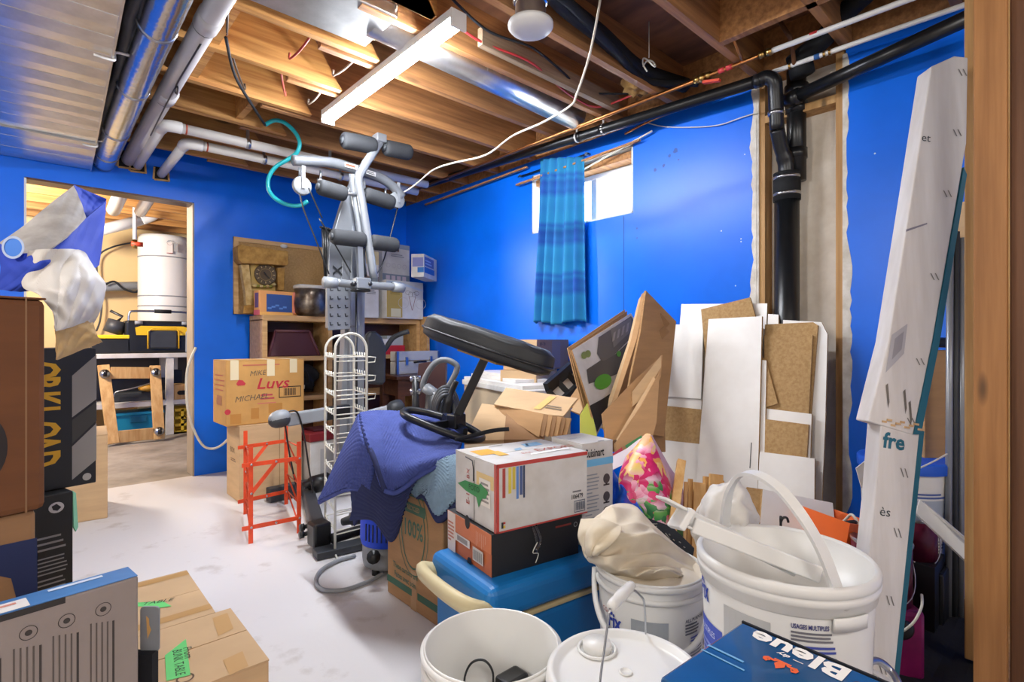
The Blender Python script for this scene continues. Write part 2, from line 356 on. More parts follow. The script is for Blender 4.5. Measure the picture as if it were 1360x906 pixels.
# laundry room shell
b = MB(); b.bx(-3.6, 3.0, 8.0, 8.1, 0, 2.66, 'cream_wall'); wk = struct(b, 'wall_back')
q = onY(214, 300, 7.99); b = MB(); b.bx(q.x, 2.2, 7.97, 8.0, 0, 2.35, 'white_wall'); b.build('white_panel', wk)
b = MB(); b.bx(2.9, 3.0, 4.83, 8.0, 0, 2.66, 'white_wall'); struct(b, 'wall_laundry_right')
# ceiling: subfloor and joists
b = MB(); b.bx(-3.6, 3.03, -2.6, 8.2, 2.66, 2.70, 'subfloor_wood'); ce = struct(b, 'ceiling')
JB, JT = 2.42, 2.66
LY = [-2.2, -1.75, -1.3, -.85, -.4, .05, .5, .98, 1.43, 1.90, 2.38, 2.80, 3.22, 3.64, 4.06, 4.48]
RY = [-2.0, -1.6, -1.1, -.6, -.1, .35, .75, 1.15, 1.61, 2.0, 2.41, 2.83, 3.25, 3.67, 4.09, 4.51]
for y in LY:
    b = MB(); M = Matrix(((1, 0, 0, 0), (0, 0, -1, y), (0, 1, 0, 0), (0, 0, 0, 1)))
    b.prism([(-3.6, JB), (1.265, JB), (1.10, JT), (-3.6, JT)], 0, .038, 'joist_wood', M); b.build('joist', ce)
for y in RY:
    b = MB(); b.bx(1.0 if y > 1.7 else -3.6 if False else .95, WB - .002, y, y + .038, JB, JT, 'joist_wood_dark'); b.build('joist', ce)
for k in range(8):
    y = 4.95 + k * .406; b = MB(); b.bx(-3.6, 2.9, y, y + .038, JB, JT, 'joist_wood'); b.build('joist', ce)
mk('grey_strip', '#9c8468', 0.8, col2='#7d6850', scale=(4,), stretch=(.6, 14, 14))
# short blocks, header and double plates
b = MB(); b.bx(2.34, 2.378, .39, 1.15, JB, JT, 'joist_wood_dark'); b.build('header', ce)
for x, y0, y1 in ((.62, 2.84, 3.22), (.95, 3.26, 3.64), (.35, 3.26, 3.64), (.62, 2.42, 2.80)):
    b = MB(); b.bx(x, x + .038, y0, y1, JB + .02, JT, 'joist_wood'); b.build('bridging_block', ce)
b = MB(); b.bx(1.55, 2.6, 1.90, 1.935, JB + .005, JB + .09, 'grey_strip'); b.build('nailer_strip', ce)
b = MB(); b.bx(-.5, 1.27, 1.862, 1.8995, JB, JT - .002, 'joist_wood'); b.build('sister_joist', ce)
# partition of studs close by on the right
pw = thing('wall_partition', (1.85, .16, 0), None, None, kind='structure')
for x0, x1, y0, y1, k in ((1.80, 1.838, .141, .205, 'dark_stud'), (1.845, 1.9, -.02, .139, 'brown_wood'), (2.2, 2.238, .20, .272, 'stud_wood'), (2.6, 2.638, .141, .205, 'stud_wood')):
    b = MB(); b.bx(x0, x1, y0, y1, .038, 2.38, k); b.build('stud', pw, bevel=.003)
b = MB(); b.bx(1.75, WB, .141, .205, 2.38, 2.42, 'stud_wood'); b.build('top_plate', pw)
b = MB(); b.bx(1.75, WB, .141, .205, 0, .038, 'stud_wood'); b.build('bottom_plate', pw)
# ================================================================ ceiling services
# big sheet-metal trunk duct at top left
DX, DZ = .27, 2.23
MD = Matrix.Translation((.313, 4.7, 0)) @ Matrix.Rotation(radians(-1.73), 4, 'Z') @ Matrix.Translation((-.27, -4.7, 0))
t = thing('trunk_duct', (-.3, 2.2, DZ), 'wide galvanised supply duct with cross ribs under the joists', 'duct')
b = MB(MD); b.bx(-1.0, DX, -.6, 4.695, DZ + .012, 2.415, 'galvanised'); b.build('duct_body', t)
ys = [2.394 - .19 * k for k in range(14, 0, -1)] + [2.394, 2.573, 2.75, 2.914, 3.104, 3.283, 3.458, 3.611, 3.791, 4.005, 4.19, 4.428, 4.66]
for a, c in zip(ys, ys[1:]):
    p = MB(MD); m = (a + c) / 2
    p.add([(-1.0, a + .004, DZ + .006), (DX, a + .004, DZ + .006), (DX, m, DZ), (-1.0, m, DZ), (DX, c - .004, DZ + .006), (-1.0, c - .004, DZ + .006), (-1.0, a, DZ + .012), (DX, a, DZ + .012), (DX, c, DZ + .012), (-1.0, c, DZ + .012)],
          [(0, 1, 2, 3), (3, 2, 4, 5), (6, 7, 1, 0), (5, 4, 8, 9)], 'galvanised'); p.build('duct_panel', t)
b = MB(MD); b.bx(DX - .002, DX + .006, -.6, 4.69, DZ - .002, DZ + .03, 'galvanised'); b.build('corner_seam', t)
b = MB(MD); b.bx(-1.0, DX + .01, 4.0, 4.012, DZ - .006, DZ + .03, 'steel'); b.build('drive_cleat', t)
for y in (2.75, 4.05):
    b = MB(MD); b.tube(smooth([(DX - .06, y, DZ - .006), (DX + .005, y, DZ - .008), (DX + .012, y + .01, DZ + .03), (DX + .06, y + .02, DZ + .04)]), .006, 'white_pvc', 6); b.build('hanger_strap', t)
# black refrigerant / drain lines beside the trunk
def line(name, pts, r, k, label, cat, n=8, group=None, sm=6): return MB().tube(smooth(pts, sm), r, k, n).build(name, label=label, cat=cat, group=group)
line('insulated_pipe', [V((.36, 1.6, 2.33))] + [fl(*q, 2.33) for q in ((181, 0), (172, 35), (163, 75), (158, 98), (145, 130), (142, 150))] + [V((.30, 4.69, 2.31))], .026, 'dark_grey', 'black foam-wrapped pipe running next to the trunk duct', 'pipe')
line('insulated_pipe', [V((.42, 1.6, 2.34))] + [fl(*q, 2.34) for q in ((190, 2), (178, 40), (168, 85), (160, 120), (151, 150))] + [V((.345, 4.69, 2.32))], .018, 'dark_grey', 'thinner black pipe between the foam-wrapped pipe and the foil duct', 'pipe')
b = MB(); b.bx(.28, .47, 0, 4.69, 2.40, 2.415, 'black_foam'); b.build('black_strip', label='black strip under the joists above the dark pipes', cat='lining')  # black strip as dark background to the pipes
# shiny round duct
P0, P1 = fl(222, 0, 2.31), V((.385, 4.69, 2.31))
d = (P1 - P0).normalized(); P0 = P0 - d * 1.6
t = thing('foil_duct', (P0 + P1) / 2, 'shiny foil round duct running to the door wall', 'duct')
b = MB(); n = 60; b.tube([P0 + (P1 - P0) * i / n for i in range(n + 1)], [.068 + .0014 * (i % 2) for i in range(n + 1)], 'foil', 18); b.build('duct_sleeve', t)
for f in (.45, .62, .8, .93):
    b = MB(); c = P0 + (P1 - P0) * f; b.tube([c, c + d * .02], .0715, 'steel', 18); b.build('duct_band', t)
# grey soil pipe with couplings
P0, P1 = fl(292, 0, 2.36), V((.53, 4.69, 2.36)); d = (P1 - P0).normalized()
t = thing('soil_pipe', (P0 + P1) / 2, 'thick grey plastic pipe with dark coupling bands', 'pipe')
b = MB(); b.tube([P0 - d * 1.5, P1], .044, 'grey_pvc', 18); b.build('pipe_run', t)
for q in ((277, 27), (222, 126)):
    b = MB(); c = fl(*q, 2.36); b.tube([c - d * .05, c + d * .05], .0485, 'grey_pvc', 18); b.build('coupling', t)
    b = MB(); b.tube([c + d * .05, c + d * .058], .0475, 'black_abs', 18); b.build('rubber_ring', t)
b = MB(); b.tube(smooth([c_ + up * -.045 for c_ in (P0 + d * .3, P0 + d * .8)] + [fl(235, 125, 2.31), fl(232, 118, 2.30), fl(200, 180, 2.31)]), .004, 'black_abs', 6); b.build('bonding_wire', t)
# two white drain pipes turning along the joists
for X, Y, Z, lab in ((.585, 3.69, 2.33, 'white plastic drain pipe with elbow, upper one of the pair'), (.73, 3.84, 2.30, 'white plastic drain pipe with elbow, lower one of the pair')):
    t = thing('drain_pipe', (X, Y, Z), lab, 'pipe', 'white drain pipes below the joists')
    b = MB(); b.tube([(X, 4.69, Z), (X, Y + .06, Z)], .030, 'white_pvc', 14); b.build('pipe_run', t)
    b = MB(); b.tube([(X + .07, Y, Z), (2.42, Y, Z + .01)], .030, 'white_pvc', 14); b.build('pipe_run', t)
    b = MB(); b.tube(smooth([(X, Y + .09, Z), (X, Y + .05, Z), (X + .015, Y + .015, Z), (X + .05, Y, Z), (X + .09, Y, Z)], 4), .035, 'white_pvc', 14); b.build('elbow', t)
    b = MB(); b.tube([(X + .11, Y, Z), (X + .118, Y, Z)], .0315, '#a8452c', 14); b.build('red_print_band', t, label='red printed band')
    for x in (X + .45, X + 1.0):
        b = MB(); b.tube([(x, Y, Z), (x + .025, Y, Z)], .0325, 'steel', 14); b.bar((x + .012, Y, Z + .03), (x + .012, Y, Z + .09), .02, .003, 'steel'); b.build('pipe_strap', t)
# LED strip light
t = thing('strip_light', (1.315, 2.42, 2.34), 'long bare LED strip light glowing white under the joists', 'light')
mk('led', '#f3f7ff', emit=LED_EMIT)
b = MB(); b.bx(1.279, 1.351, 1.77, 3.07, 2.384, 2.42, 'white_plastic'); b.build('housing', t)
b = MB(); M = Matrix(((1, 0, 0, 1.315), (0, 0, 1, 1.775), (0, -1, 0, 2.385), (0, 0, 0, 1)))
b.prism([(-.034, 0)] + [(-.034 * cos(a * pi / 8), .006 + .026 * sin(a * pi / 8)) for a in range(9)] + [(.034, 0)], 0, 1.29, 'led', M, True); b.build('diffuser', t)
for y in (1.765, 3.065):
    b = MB(); b.bx(1.277, 1.353, y, y + .01, 2.345, 2.42, 'white_plastic'); b.build('end_cap', t)
for x, y, z, l_ in ((-.35, -.9, 2.1, 'bare ceiling bulb in the room behind the camera'), (-1.6, 1.3, 1.95, 'unseen fill bulb added left of the frame'), (1.2, -1.6, 2.1, 'unseen fill bulb added behind the partition')):  # bulbs out of sight; left and right ones added as fill
    t = thing('unseen_bulb', (x, y, z + .26), l_, 'light'); b = MB(); b.tube([(x, y, z + .26), (x, y, 2.41)], .006, 'black_plastic', 6); b.build('bulb_cord', t)
    b = MB(Matrix.Translation((x, y, z + .255))); b.lathe([(0, .05), (.02, .05), (.022, 0), (0, 0)], 'white_plastic', 12); b.build('lamp_holder', t)
# rectangular duct ending in round duct, inside a joist bay
t = thing('branch_duct', (1.2, 2.14, 2.44), 'silver branch duct, square then round, between two joists', 'duct')
b = MB(); b.bx(-.9, 1.16, 1.99, 2.29, 2.425, 2.60, 'galvanised'); b.build('square_section', t, bevel=.006)
b = MB(); b.tube([(1.12, 2.16, 2.49), (2.56, 2.20, 2.47)], .078, 'galvanised', 20); b.build('round_section', t)
for x in (1.3, 1.75, 2.25, 2.54):
    b = MB(); b.tube([(x, 2.16 + .028 * (x - 1.12), 2.488), (x + .012, 2.16 + .028 * (x - 1.12), 2.488)], .081, 'galvanised', 20); b.build('duct_seam', t)
b = MB(); b.bar((.95, 1.988, 2.5), (1.16, 1.988, 2.5), .05, .006, 'foil'); b.build('foil_tape', t)
# exhaust vent cap
c = V((1.45, 1.48, 2.25)); Mv = Matrix.Translation(c)
t = thing('exhaust_vent', c, 'round white exhaust vent on crumpled silver flexible duct', 'vent')
b = MB(Mv); b.lathe([(.0, .012), (.05, .01), (.078, .018), (.089, .03), (.089, .042), (.06, .05), (.059, .06)], 'white_plastic', 28); b.build('grille', t)
b = MB(Mv); b.lathe([(.06, .05), (.06, .135)], 'galvanised', 24); b.build('collar', t)
pts = smooth([c + V(q) for q in ((0, 0, .12), (-.005, -.01, .19), (-.03, -.05, .25), (-.09, -.12, .30), (-.2, -.2, .33))], 10)
b = MB(); b.tube(pts, [.064 + .006 * (i % 2) for i in range(len(pts))], 'foil', 18); b.build('flexible_duct', t)
# cables in the joist bays
line('white_cable', [dp(*q) for q in ((800, -30, 2.15), (797, 0, 2.2), (790, 40, 2.3), (781, 80, 2.4), (766, 125, 2.5), (757, 141, 2.55), (720, 163, 2.7), (680, 181, 2.85), (645, 206, 3.05), (600, 217, 3.3), (575, 226, 3.5), (552, 245, 3.65), (537, 255, 3.72))], .0055, 'rope', 'white cable looping down from the joists to the gym pulley', 'cable')
line('red_cable', [fl(*q, 2.44) for q in ((603, 30), (640, 56), (700, 80), (728, 102), (760, 128), (795, 142))] + [V((2.55, 1.72, 2.46))], .006, '#b23030', 'red electric cable running from the strip light into the joists', 'cable')
line('black_cable', [fl(*q, 2.47) for q in ((585, -20), (610, 8), (650, 42), (700, 60), (722, 74), (752, 100), (775, 122))] + [V((2.55, 1.78, 2.47))], .006, 'black_foam', 'black cable beside the red one under the subfloor', 'cable')
line('insulated_tube', [fl(700, -60, 2.5)] + [fl(*q, 2.5) for q in ((742, 0), (800, 48), (850, 92))] + [V((2.75, 1.55, 2.5))], .04, 'black_foam', 'thick black foam tube between joists near the window wall', 'pipe')
line('insulated_tube', [fl(700, -40, 2.46)] + [fl(*q, 2.46) for q in ((760, 8), (810, 60), (858, 106))] + [V((2.7, 1.45, 2.46))], .02, 'black_foam', 'thin black foam tube below the thick foam tube', 'pipe')
b = MB(); c = fl(862, 82, 2.45); b.tube(smooth([c + V((.02 * sin(a * .9), .035 * cos(a * .9), .03 * sin(a * 1.3) - .01)) for a in range(9)], 4), .004, 'white_wire', 6); b.tube([c + V((0, 0, .02)), c + V((0, 0, .2))], .003, 'white_wire', 5); b.build('wire_coil', label='small coil of pale wire hooked on the black foam tube', cat='wire')
def tuft(name, c, r, label, seed):
    R = random.Random(seed); vs = []; bm = bmesh.new(); bmesh.ops.create_icosphere(bm, subdivisions=3, radius=1)
    for v_ in bm.verts: k = 1 + .35 * sin(v_.co.x * 6 + seed) * sin(v_.co.y * 5) + .2 * sin(v_.co.z * 9); v_.co *= k
    b = MB(Matrix.Translation(c)); b.add([v_.co * r for v_ in bm.verts], [[q.index for q in f.verts] for f in bm.faces], 'wool', True); bm.free()
    b.build(name, label=label, cat='insulation')
tuft('insulation_tuft', V((2.52, 1.72, 2.50)), .07, 'tuft of yellow fibreglass insulation stuffed between joists', 2)
# wiring through the left joists
wires = [((423, -5), (420, 30), '#b0402c', 'red', 'nearest joist at the top edge'), ((412, 48), (385, 78), '#b0402c', 'orange', 'second joist left of the strip light'), ((373, 95), (379, 127), '#a8402c', 'red', 'third joist left of the strip light'), ((525, 14), (497, 52), '#b9a995', 'pale grey', 'square silver duct'), ((473, 76), (443, 100), '#b9a995', 'pale grey', 'angled joist end'), ((427, 120), (410, 138), '#b9a995', 'pale grey', 'third angled joist end'), ((303, 0), (301, 46), '#4a3a2c', 'brown', 'grey soil pipe'), ((308, 72), (325, 118), '#4a3a2c', 'brown', 'bridging block')]
for i, (a, c, k, cn, wh) in enumerate(wires):
    A = fl(*a, 2.45); B_ = fl(*c, 2.45); m = (A + B_) / 2 - up * .012
    line('joist_wire', [A + up * .03, A, m, B_, B_ + up * .03], .0055, k, f'short {cn} wire looping by the {wh}', 'wire', 6)
# copper and white water pipes along the window wall
def onpx(px, X, Z): # point on the line X, Z seen in column px
    d = ray(px, 0); return V((X, d.y * X / d.x, Z))
X = 2.55
t = thing('water_pipe', onpx(900, X, 2.40), 'copper water pipe with red lever valve, white beyond the valve', 'pipe')
b = MB(); b.tube([V((X, 4.6, 2.40)), onpx(1015, X, 2.40)], .011, 'copper', 10); b.build('copper_run', t)
b = MB(); b.tube([onpx(1018, X, 2.40), V((X, .1, 2.385))], .012, 'white_pvc', 10); b.build('plastic_run', t, label='white plastic run')
for px, r in ((926, .019), (933, .022), (941, .019), (1012, .016), (1022, .017)):
    c = onpx(px, X, 2.40); b = MB(); b.tube([c + V((0, .012, 0)), c - V((0, .012, 0))], r, 'brass', 10); b.build('brass_fitting', t)
b = MB(); c = onpx(934, X, 2.375); b.bar(c, onpx(956, X, 2.355), .012, .022, '#d8492c'); b.build('valve_lever', t, label='red valve lever')
for px in (955, 965, 1076): b = MB(); c = onpx(px, X, 2.40); b.tube([c, c - V((0, .03, 0))], .0125, '#c23a3a', 10); b.build('red_band', t)
X = 2.70
t = thing('water_pipe', onpx(1100, X, 2.33), 'white plastic water pipe with blue band running to the partition studs', 'pipe')
A, B_ = onX(1020, 98, X), onX(1283, 6, X)
b = MB(); b.tube([A, B_], .011, 'white_pvc', 10); b.build('pipe_run', t)
c = A + (B_ - A) * .28; b = MB(); b.tube([c, c + (B_ - A) * .03], .0125, '#2c5c9c', 10); b.build('blue_band', t)
for f in (.13, .33, .36): c = A + (B_ - A) * f; b = MB(); b.tube([c, c + (B_ - A) * .012], .015, 'brass', 10); b.build('brass_fitting', t)
line('riser_pipe', [fl(985, -50, 2.5), onX(1020, 3, 2.55), onX(1043, 40, 2.58), onX(1050, 52, 2.6), onX(1055, 86, 2.70)], .010, 'brown_wood', 'small copper riser joining the white water pipe', 'pipe')
line('copper_drop', [onX(940, 0, 2.3), onX(970, 45, 2.4), onX(984, 75, 2.5), onX(986, 80, 2.55)], .008, 'copper', 'thin copper branch pipe dropping beside the lever valve', 'pipe')
# black waste pipes
t = thing('waste_pipe', (2.66, 2.3, 2.3), 'long black waste pipe sloping along the window wall', 'pipe')
A, B_ = onX(545, 252, 2.64), onX(1008, 107, 2.66); d = (B_ - A).normalized()
b = MB(); b.tube([A, B_], .030, 'black_abs', 16); b.build('pipe_run', t)
for q in (768, 798, 1003):
    L_ = along(A, d, q); c = A + d * L_; b = MB(); b.tube([c, c + d * .03], .034, 'black_abs', 16); b.build('coupling', t)
for q in (766, 801):
    L_ = along(A, d, q); c = A + d * L_; b = MB(); b.tube([c, c + d * .012], .0345, 'white_pvc', 12); b.bar(c + up * .03, c + up * .09, .012, .002, 'white_pvc'); b.build('pipe_strap', t)
E0 = onX(1030, 125, 2.70); E1 = onX(1032, 172, 2.74)
b = MB(); b.tube(smooth([B_, onX(1018, 103, 2.67), onX(1028, 108, 2.68), E0, E1], 5), .034, 'black_abs', 16); b.build('elbow', t)
b = MB(); b.tube([onX(1030.5, 148, 2.72), onX(1030.5, 153, 2.72)], .0365, 'steel', 16); b.build('steel_clamp', t)
b = MB(); b.tube(smooth([E1, onX(1037, 195, 2.78), onX(1044, 215, 2.82), onX(1045, 232, 2.83)], 5), [.034] * 8 + [.04] * 8, 'black_abs', 16); b.build('offset_bend', t)
c = onX(1045, 300, 2.835); sx, sy = c.x, c.y
t = thing('soil_stack', (sx, sy, 0), 'fat black vertical soil stack in the stripped wall bay', 'pipe')
b = MB(); b.tube([(sx, sy, 0), (sx, sy, 1.86)], .058, 'black_abs', 24); b.build('pipe_run', t)
b = MB(); b.tube([(sx, sy, 1.76), (sx, sy, 1.90)], .0635, 'black_foam', 24); b.build('rubber_sleeve', t)
for z in (1.785, 1.868): b = MB(); b.tube([(sx, sy, z), (sx, sy, z + .014)], .0655, 'steel', 24); b.build('steel_clamp', t)
b = MB(); b.tube([(sx + .03, sy - .035, 1.86), (sx + .03, sy - .035, 2.42)], .045, 'black_abs', 20); b.build('upper_stack', t)
for z, r in ((1.97, .05), (2.2, .052), (2.29, .056)): b = MB(); b.tube([(sx + .03, sy - .035, z), (sx + .03, sy - .035, z + .05)], r, 'black_abs', 20); b.build('hub', t)
A = onX(1052, 131, 2.78); B_ = onX(1285, 24, 2.62); d = (B_ - A).normalized()
t = thing('branch_waste_pipe', (A + B_) / 2, 'black branch waste pipe slanting across to the partition', 'pipe')
b = MB(); b.tube([A, B_], .031, 'black_abs', 16); b.build('pipe_run', t)
b = MB(); b.tube([A - d * .03, A + d * .04], .038, 'black_abs', 16); b.build('hub', t)
A = onX(1062, 78, 2.74); B_ = onX(1185, -40, 2.66)
t = thing('vent_pipe', (A + B_) / 2, 'black vent pipe rising through the ceiling behind white pipes', 'pipe')
b = MB(); b.tube(smooth([A, onX(1095, 50, 2.72), onX(1125, 14, 2.7), B_], 4), .046, 'black_foam', 16); b.build('pipe_run', t)
b = MB(); b.tube([onX(1066, 100, 2.76), onX(1060, 72, 2.74)], .055, 'black_foam', 16); b.build('hub', t)
# flat wood strips under the waste pipe, and the thin grey wire on the wall
for i, (a, c, lab) in enumerate((((686, 246), (850, 186), 'wood strip nailed along the top of the blue wall'), ((565, 272), (700, 222), 'darker wood strip at the top of the blue wall by the corner'))):
    A, B_ = onX(*a, 2.79), onX(*c, 2.79); b = MB(); b.bar(A, B_, .012, .02, 'joist_wood_dark'); b.build('wood_strip', label=lab, cat='wood')
line('wall_wire', [onX(*q, 2.815) for q in ((850, 160), (880, 168), (920, 169), (955, 166), (985, 156), (1008, 149))], .003, 'white_wire', 'thin grey wire strung across the upper blue wall', 'wire', 6)
line('thin_conduit', [onX(*q, 2.80) for q in ((775, 225), (866, 174))], .006, 'white_wire', 'thin grey conduit above the window', 'wire', 6)
line('thin_conduit', [onX(*q, 2.78) for q in ((830, 178), (870, 158), (945, 130))], .007, 'copper', 'thin copper line below the black waste pipe', 'wire', 6)
# teal hose hung from the drain pipes
line('teal_hose', [dp(*q, 3.35) for q in ((352, 166), (364, 160), (378, 163), (392, 176), (398, 190), (394, 203), (382, 212), (366, 222), (357, 236), (357, 252), (366, 264), (382, 272), (398, 273), (409, 267))], .013, 'teal_hose', 'teal plastic hose hanging in a hook from the ceiling pipes', 'hose', 10)
line('black_hose', [fl(*q, 2.40) for q in ((300, 50), (312, 100), (335, 140), (352, 166))], .008, 'black_foam', 'thin black hose stretched from the joists to the teal hose', 'hose', 6)

for X, Z, r_ in ((.53, 2.36, .06), (.585, 2.33, .045), (.73, 2.30, .045)):
    b = MB(); b.bar((X - r_, WA - .0015, Z), (X + r_, WA - .0015, Z), 2 * r_ + .01, .002, 'black_foam', up); b.build('wall_hole', wl)
    for dx in (-1, 1): b = MB(); b.bar((X + dx * (r_ + .004), WA - .003, Z - r_), (X + dx * (r_ - .002), WA - .003, Z + r_), .012, .006, 'raw_wood', (1, 0, 0)); b.build('torn_hole_edge', wl)
    b = MB(); b.bar((X - r_, WA - .003, Z - r_ - .002), (X + r_, WA - .003, Z - r_ + .004), .012, .006, 'raw_wood', up); b.build('torn_hole_edge', wl)
# ================================================================ laundry room beyond the door
BY = 6.95
t = thing('workbench', (.4, 7.2, 0), 'white painted workbench with lower shelf in the laundry room', 'workbench')
b = MB(); b.bx(-1.2, 1.9, BY, 7.42, .865, .915, 'white_card'); b.build('bench_top', t, bevel=.004)
b = MB(); b.bx(-1.2, 1.9, BY + .02, 7.4, .335, .385, 'white_card'); b.build('lower_shelf', t)
for x in (-1.15, .2, 1.13, 1.85):
    for y in (BY + .01, 7.33): b = MB(); b.bx(x, x + .07, y, y + .07, 0, .865, 'white_card'); b.build('leg', t)
b = MB(); b.bx(-1.2, 1.9, 7.42, 7.44, .385, .865, '#4a4440'); b.build('back_panel', t)
c = onY(219, 400, 7.68); c.z = 0
t = thing('water_heater', c, 'tall white cylindrical water heater behind the workbench', 'water heater'); Mh = Matrix.Translation(c)
b = MB(Mh); b.lathe([(.0, .1), (.27, .1), (.275, .12), (.275, 2.28), (.262, 2.32), (0, 2.33)], 'white_plastic', 40); b.build('tank', t)
for z in (1.0, 1.46, 1.58, 2.05): b = MB(Mh); b.lathe([(.2755, z), (.279, z + .004), (.279, z + .011), (.2755, z + .015)], 'grey_plastic', 40); b.build('tank_seam', t)
b = MB(Mh); b.lathe([(.26, 0), (.26, .1), (0, .1)], 'dark_grey', 30); b.build('base_ring', t)
p = MB(); a = -pi / 2 - .2
fm = frame(c + V((cos(a) * .281, sin(a) * .281, 2.12)), (-sin(a), cos(a), 0), up); p.rect(fm, .03, -.03, .09, .10, '#d9c9c2'); p.rect(fm, .03, -.03, .09, -.02, '#a03a30'); p.rect(fm, .10, .0, .14, .10, '#8c8c8c'); p.ring(fm, .06, .1, .03, .006, '#999999'); p.build('rating_label', t, fix=False)
b = MB(); q = c + V((.27, -.1, 2.06)); b.tube([q, q + V((.22, -.02, 0))], .03, 'steel', 10); b.tube([q + V((.06, 0, 0)), q + V((.08, 0, 0))], .05, 'steel', 10); b.build('gas_connector', t)
t = thing('wall_pipe', onY(150, 383, 7.8), 'dark horizontal pipe on the cream laundry wall left of the heater', 'pipe')
b = MB(); b.tube([onY(60, 383, 7.8), onY(186, 380, 7.8)], .055, 'grey_plastic', 12); b.build('pipe_run', t)
b = MB(); b.tube(smooth([onY(*q, 7.7) for q in ((140, 378), (152, 374), (165, 384), (180, 388), (186, 382))]), .012, 'black_foam', 6); b.build('pipe_wire', t)
line('wall_cable', [onY(*q, 7.9) for q in ((178, 322), (150, 328), (131, 340), (129, 365), (135, 400), (133, 425), (128, 440))], .010, 'dark_grey', 'black cable sagging down the cream laundry wall', 'cable', 6)
A = onY(110, 312, 7.4); B_ = onY(188, 292, 7.4)
t = thing('flue_pipe', (A + B_) / 2, 'cream elbowed vent pipe under the laundry ceiling', 'pipe')
b = MB(); b.tube([A, B_], .06, 'white_pvc', 14); b.tube(smooth([B_, B_ + V((.1, -.05, .06)), B_ + V((.14, -.2, .12)), B_ + V((.15, -.5, .14))], 4), .06, 'white_pvc', 14); b.build('pipe_run', t)
for X, Y0, Z, l_, r in ((.555, 6.2, 2.31, 'grey pipe ending near the laundry wall, left one', .055), (.75, 6.1, 2.31, 'grey pipe ending near the laundry wall, right one', .05)):
    MB().tube([(X, 4.85, Z), (X + .03, Y0, Z - .03)], r, 'grey_pvc', 14).build('laundry_pipe', label=l_, cat='pipe')
t = thing('gas_line', onY(179, 322, 6.8), 'white vertical pipe with a red valve hanging from the laundry ceiling', 'pipe')
b = MB(); b.tube([onY(179, 255, 6.8), onY(179, 318, 6.8)], .02, 'white_pvc', 10); b.build('pipe_run', t)
b = MB(); q = onY(179, 324, 6.8); b.tube([q - V((.03, 0, 0)), q + V((.07, 0, 0))], .026, '#d8492c', 10); b.tube([q + V((0, 0, .04)), q - V((0, 0, .05))], .022, 'brass', 10); b.build('valve', t)
# tool bag
N = onY(166, 467, 7.0); N.z = .915
t = thing('tool_bag', N + V((.33, .15, 0)), 'large black and yellow tool bag with steel carry bar on the bench', 'tool bag')
fmm = Matrix.Translation(N)
b = MB(fmm); b.bx(0, .68, 0, .3, 0, .36, 'black_plastic'); b.build('bag_body', t, bevel=.03, seg=3)
b = MB(fmm); b.prism([(.10, .20), (.58, .20), (.60, .28), (.54, .30), (.14, .30), (.09, .28)], -.012, .01, '#e0b41c', Matrix(((1, 0, 0, 0), (0, 0, 1, 0), (0, 1, 0, 0), (0, 0, 0, 1)))); b.build('yellow_panel', t, label='yellow front panel')
b = MB(fmm); b.bx(.21, .48, -.035, 0, .05, .255, 'dark_grey'); fpk = b.build('front_pocket', t, bevel=.02)
b = MB(fmm); b.tube([(.2, -.04, .05), (.2, -.045, .24), (.24, -.045, .275), (.46, -.045, .275), (.49, -.045, .24), (.49, -.04, .05)], .008, '#d9a91c', 6); b.build('pocket_piping', fpk)
b = MB(fmm); b.tube(smooth([(.04, .1, .34), (.05, .1, .44), (.1, .1, .465), (.35, .1, .47), (.6, .1, .465), (.65, .1, .44), (.66, .1, .34)], 4), .012, 'steel', 8); cbr = b.build('carry_bar', t)
b = MB(fmm); b.tube([(.28, .1, .47), (.44, .1, .47)], .022, 'black_foam', 10); b.build('grip', cbr)
for x in (.12, .56): b = MB(fmm); b.tube([(x - .035, -.01, .335), (x + .035, -.01, .335)], .02, 'grey_plastic', 8); b.build('latch', t)
b = MB(fmm); b.bx(.56, .70, -.03, .1, .0, .25, 'grey_plastic'); b.build('side_pocket', t, bevel=.02)
N = onY(122, 468, 7.0); N.z = .915; fmm = Matrix.Translation(N)
t = thing('tool_case', N + V((.2, .1, 0)), 'black tool case with yellow lid band left of the tool bag', 'case')
b = MB(fmm); b.bx(0, .33, 0, .25, 0, .16, 'black_plastic'); b.build('case_body', t, bevel=.012)
b = MB(fmm); b.bx(.05, .32, -.01, .25, .16, .20, '#e6c81e'); b.build('lid_band', t, bevel=.008, label='yellow lid band')
b = MB(fmm @ Matrix.Translation((.18, .1, .22)) @ Matrix.Rotation(.35, 4, 'Y')); b.lathe([(0, 0), (.09, 0), (.09, .14), (0, .14)], 'dark_grey', 14); b.tube([(.0, 0, .14), (.02, 0, .2), (-.1, 0, .22)], .015, 'black_plastic', 8); b.build('spray_gun', t)
b = MB(fmm @ Matrix.Translation((.32, .06, .22))); b.lathe([(.03, 0), (.03, .05), (.045, .07), (.02, .13), (0, .13)], '#8c3a30', 10); b.build('knob', t)
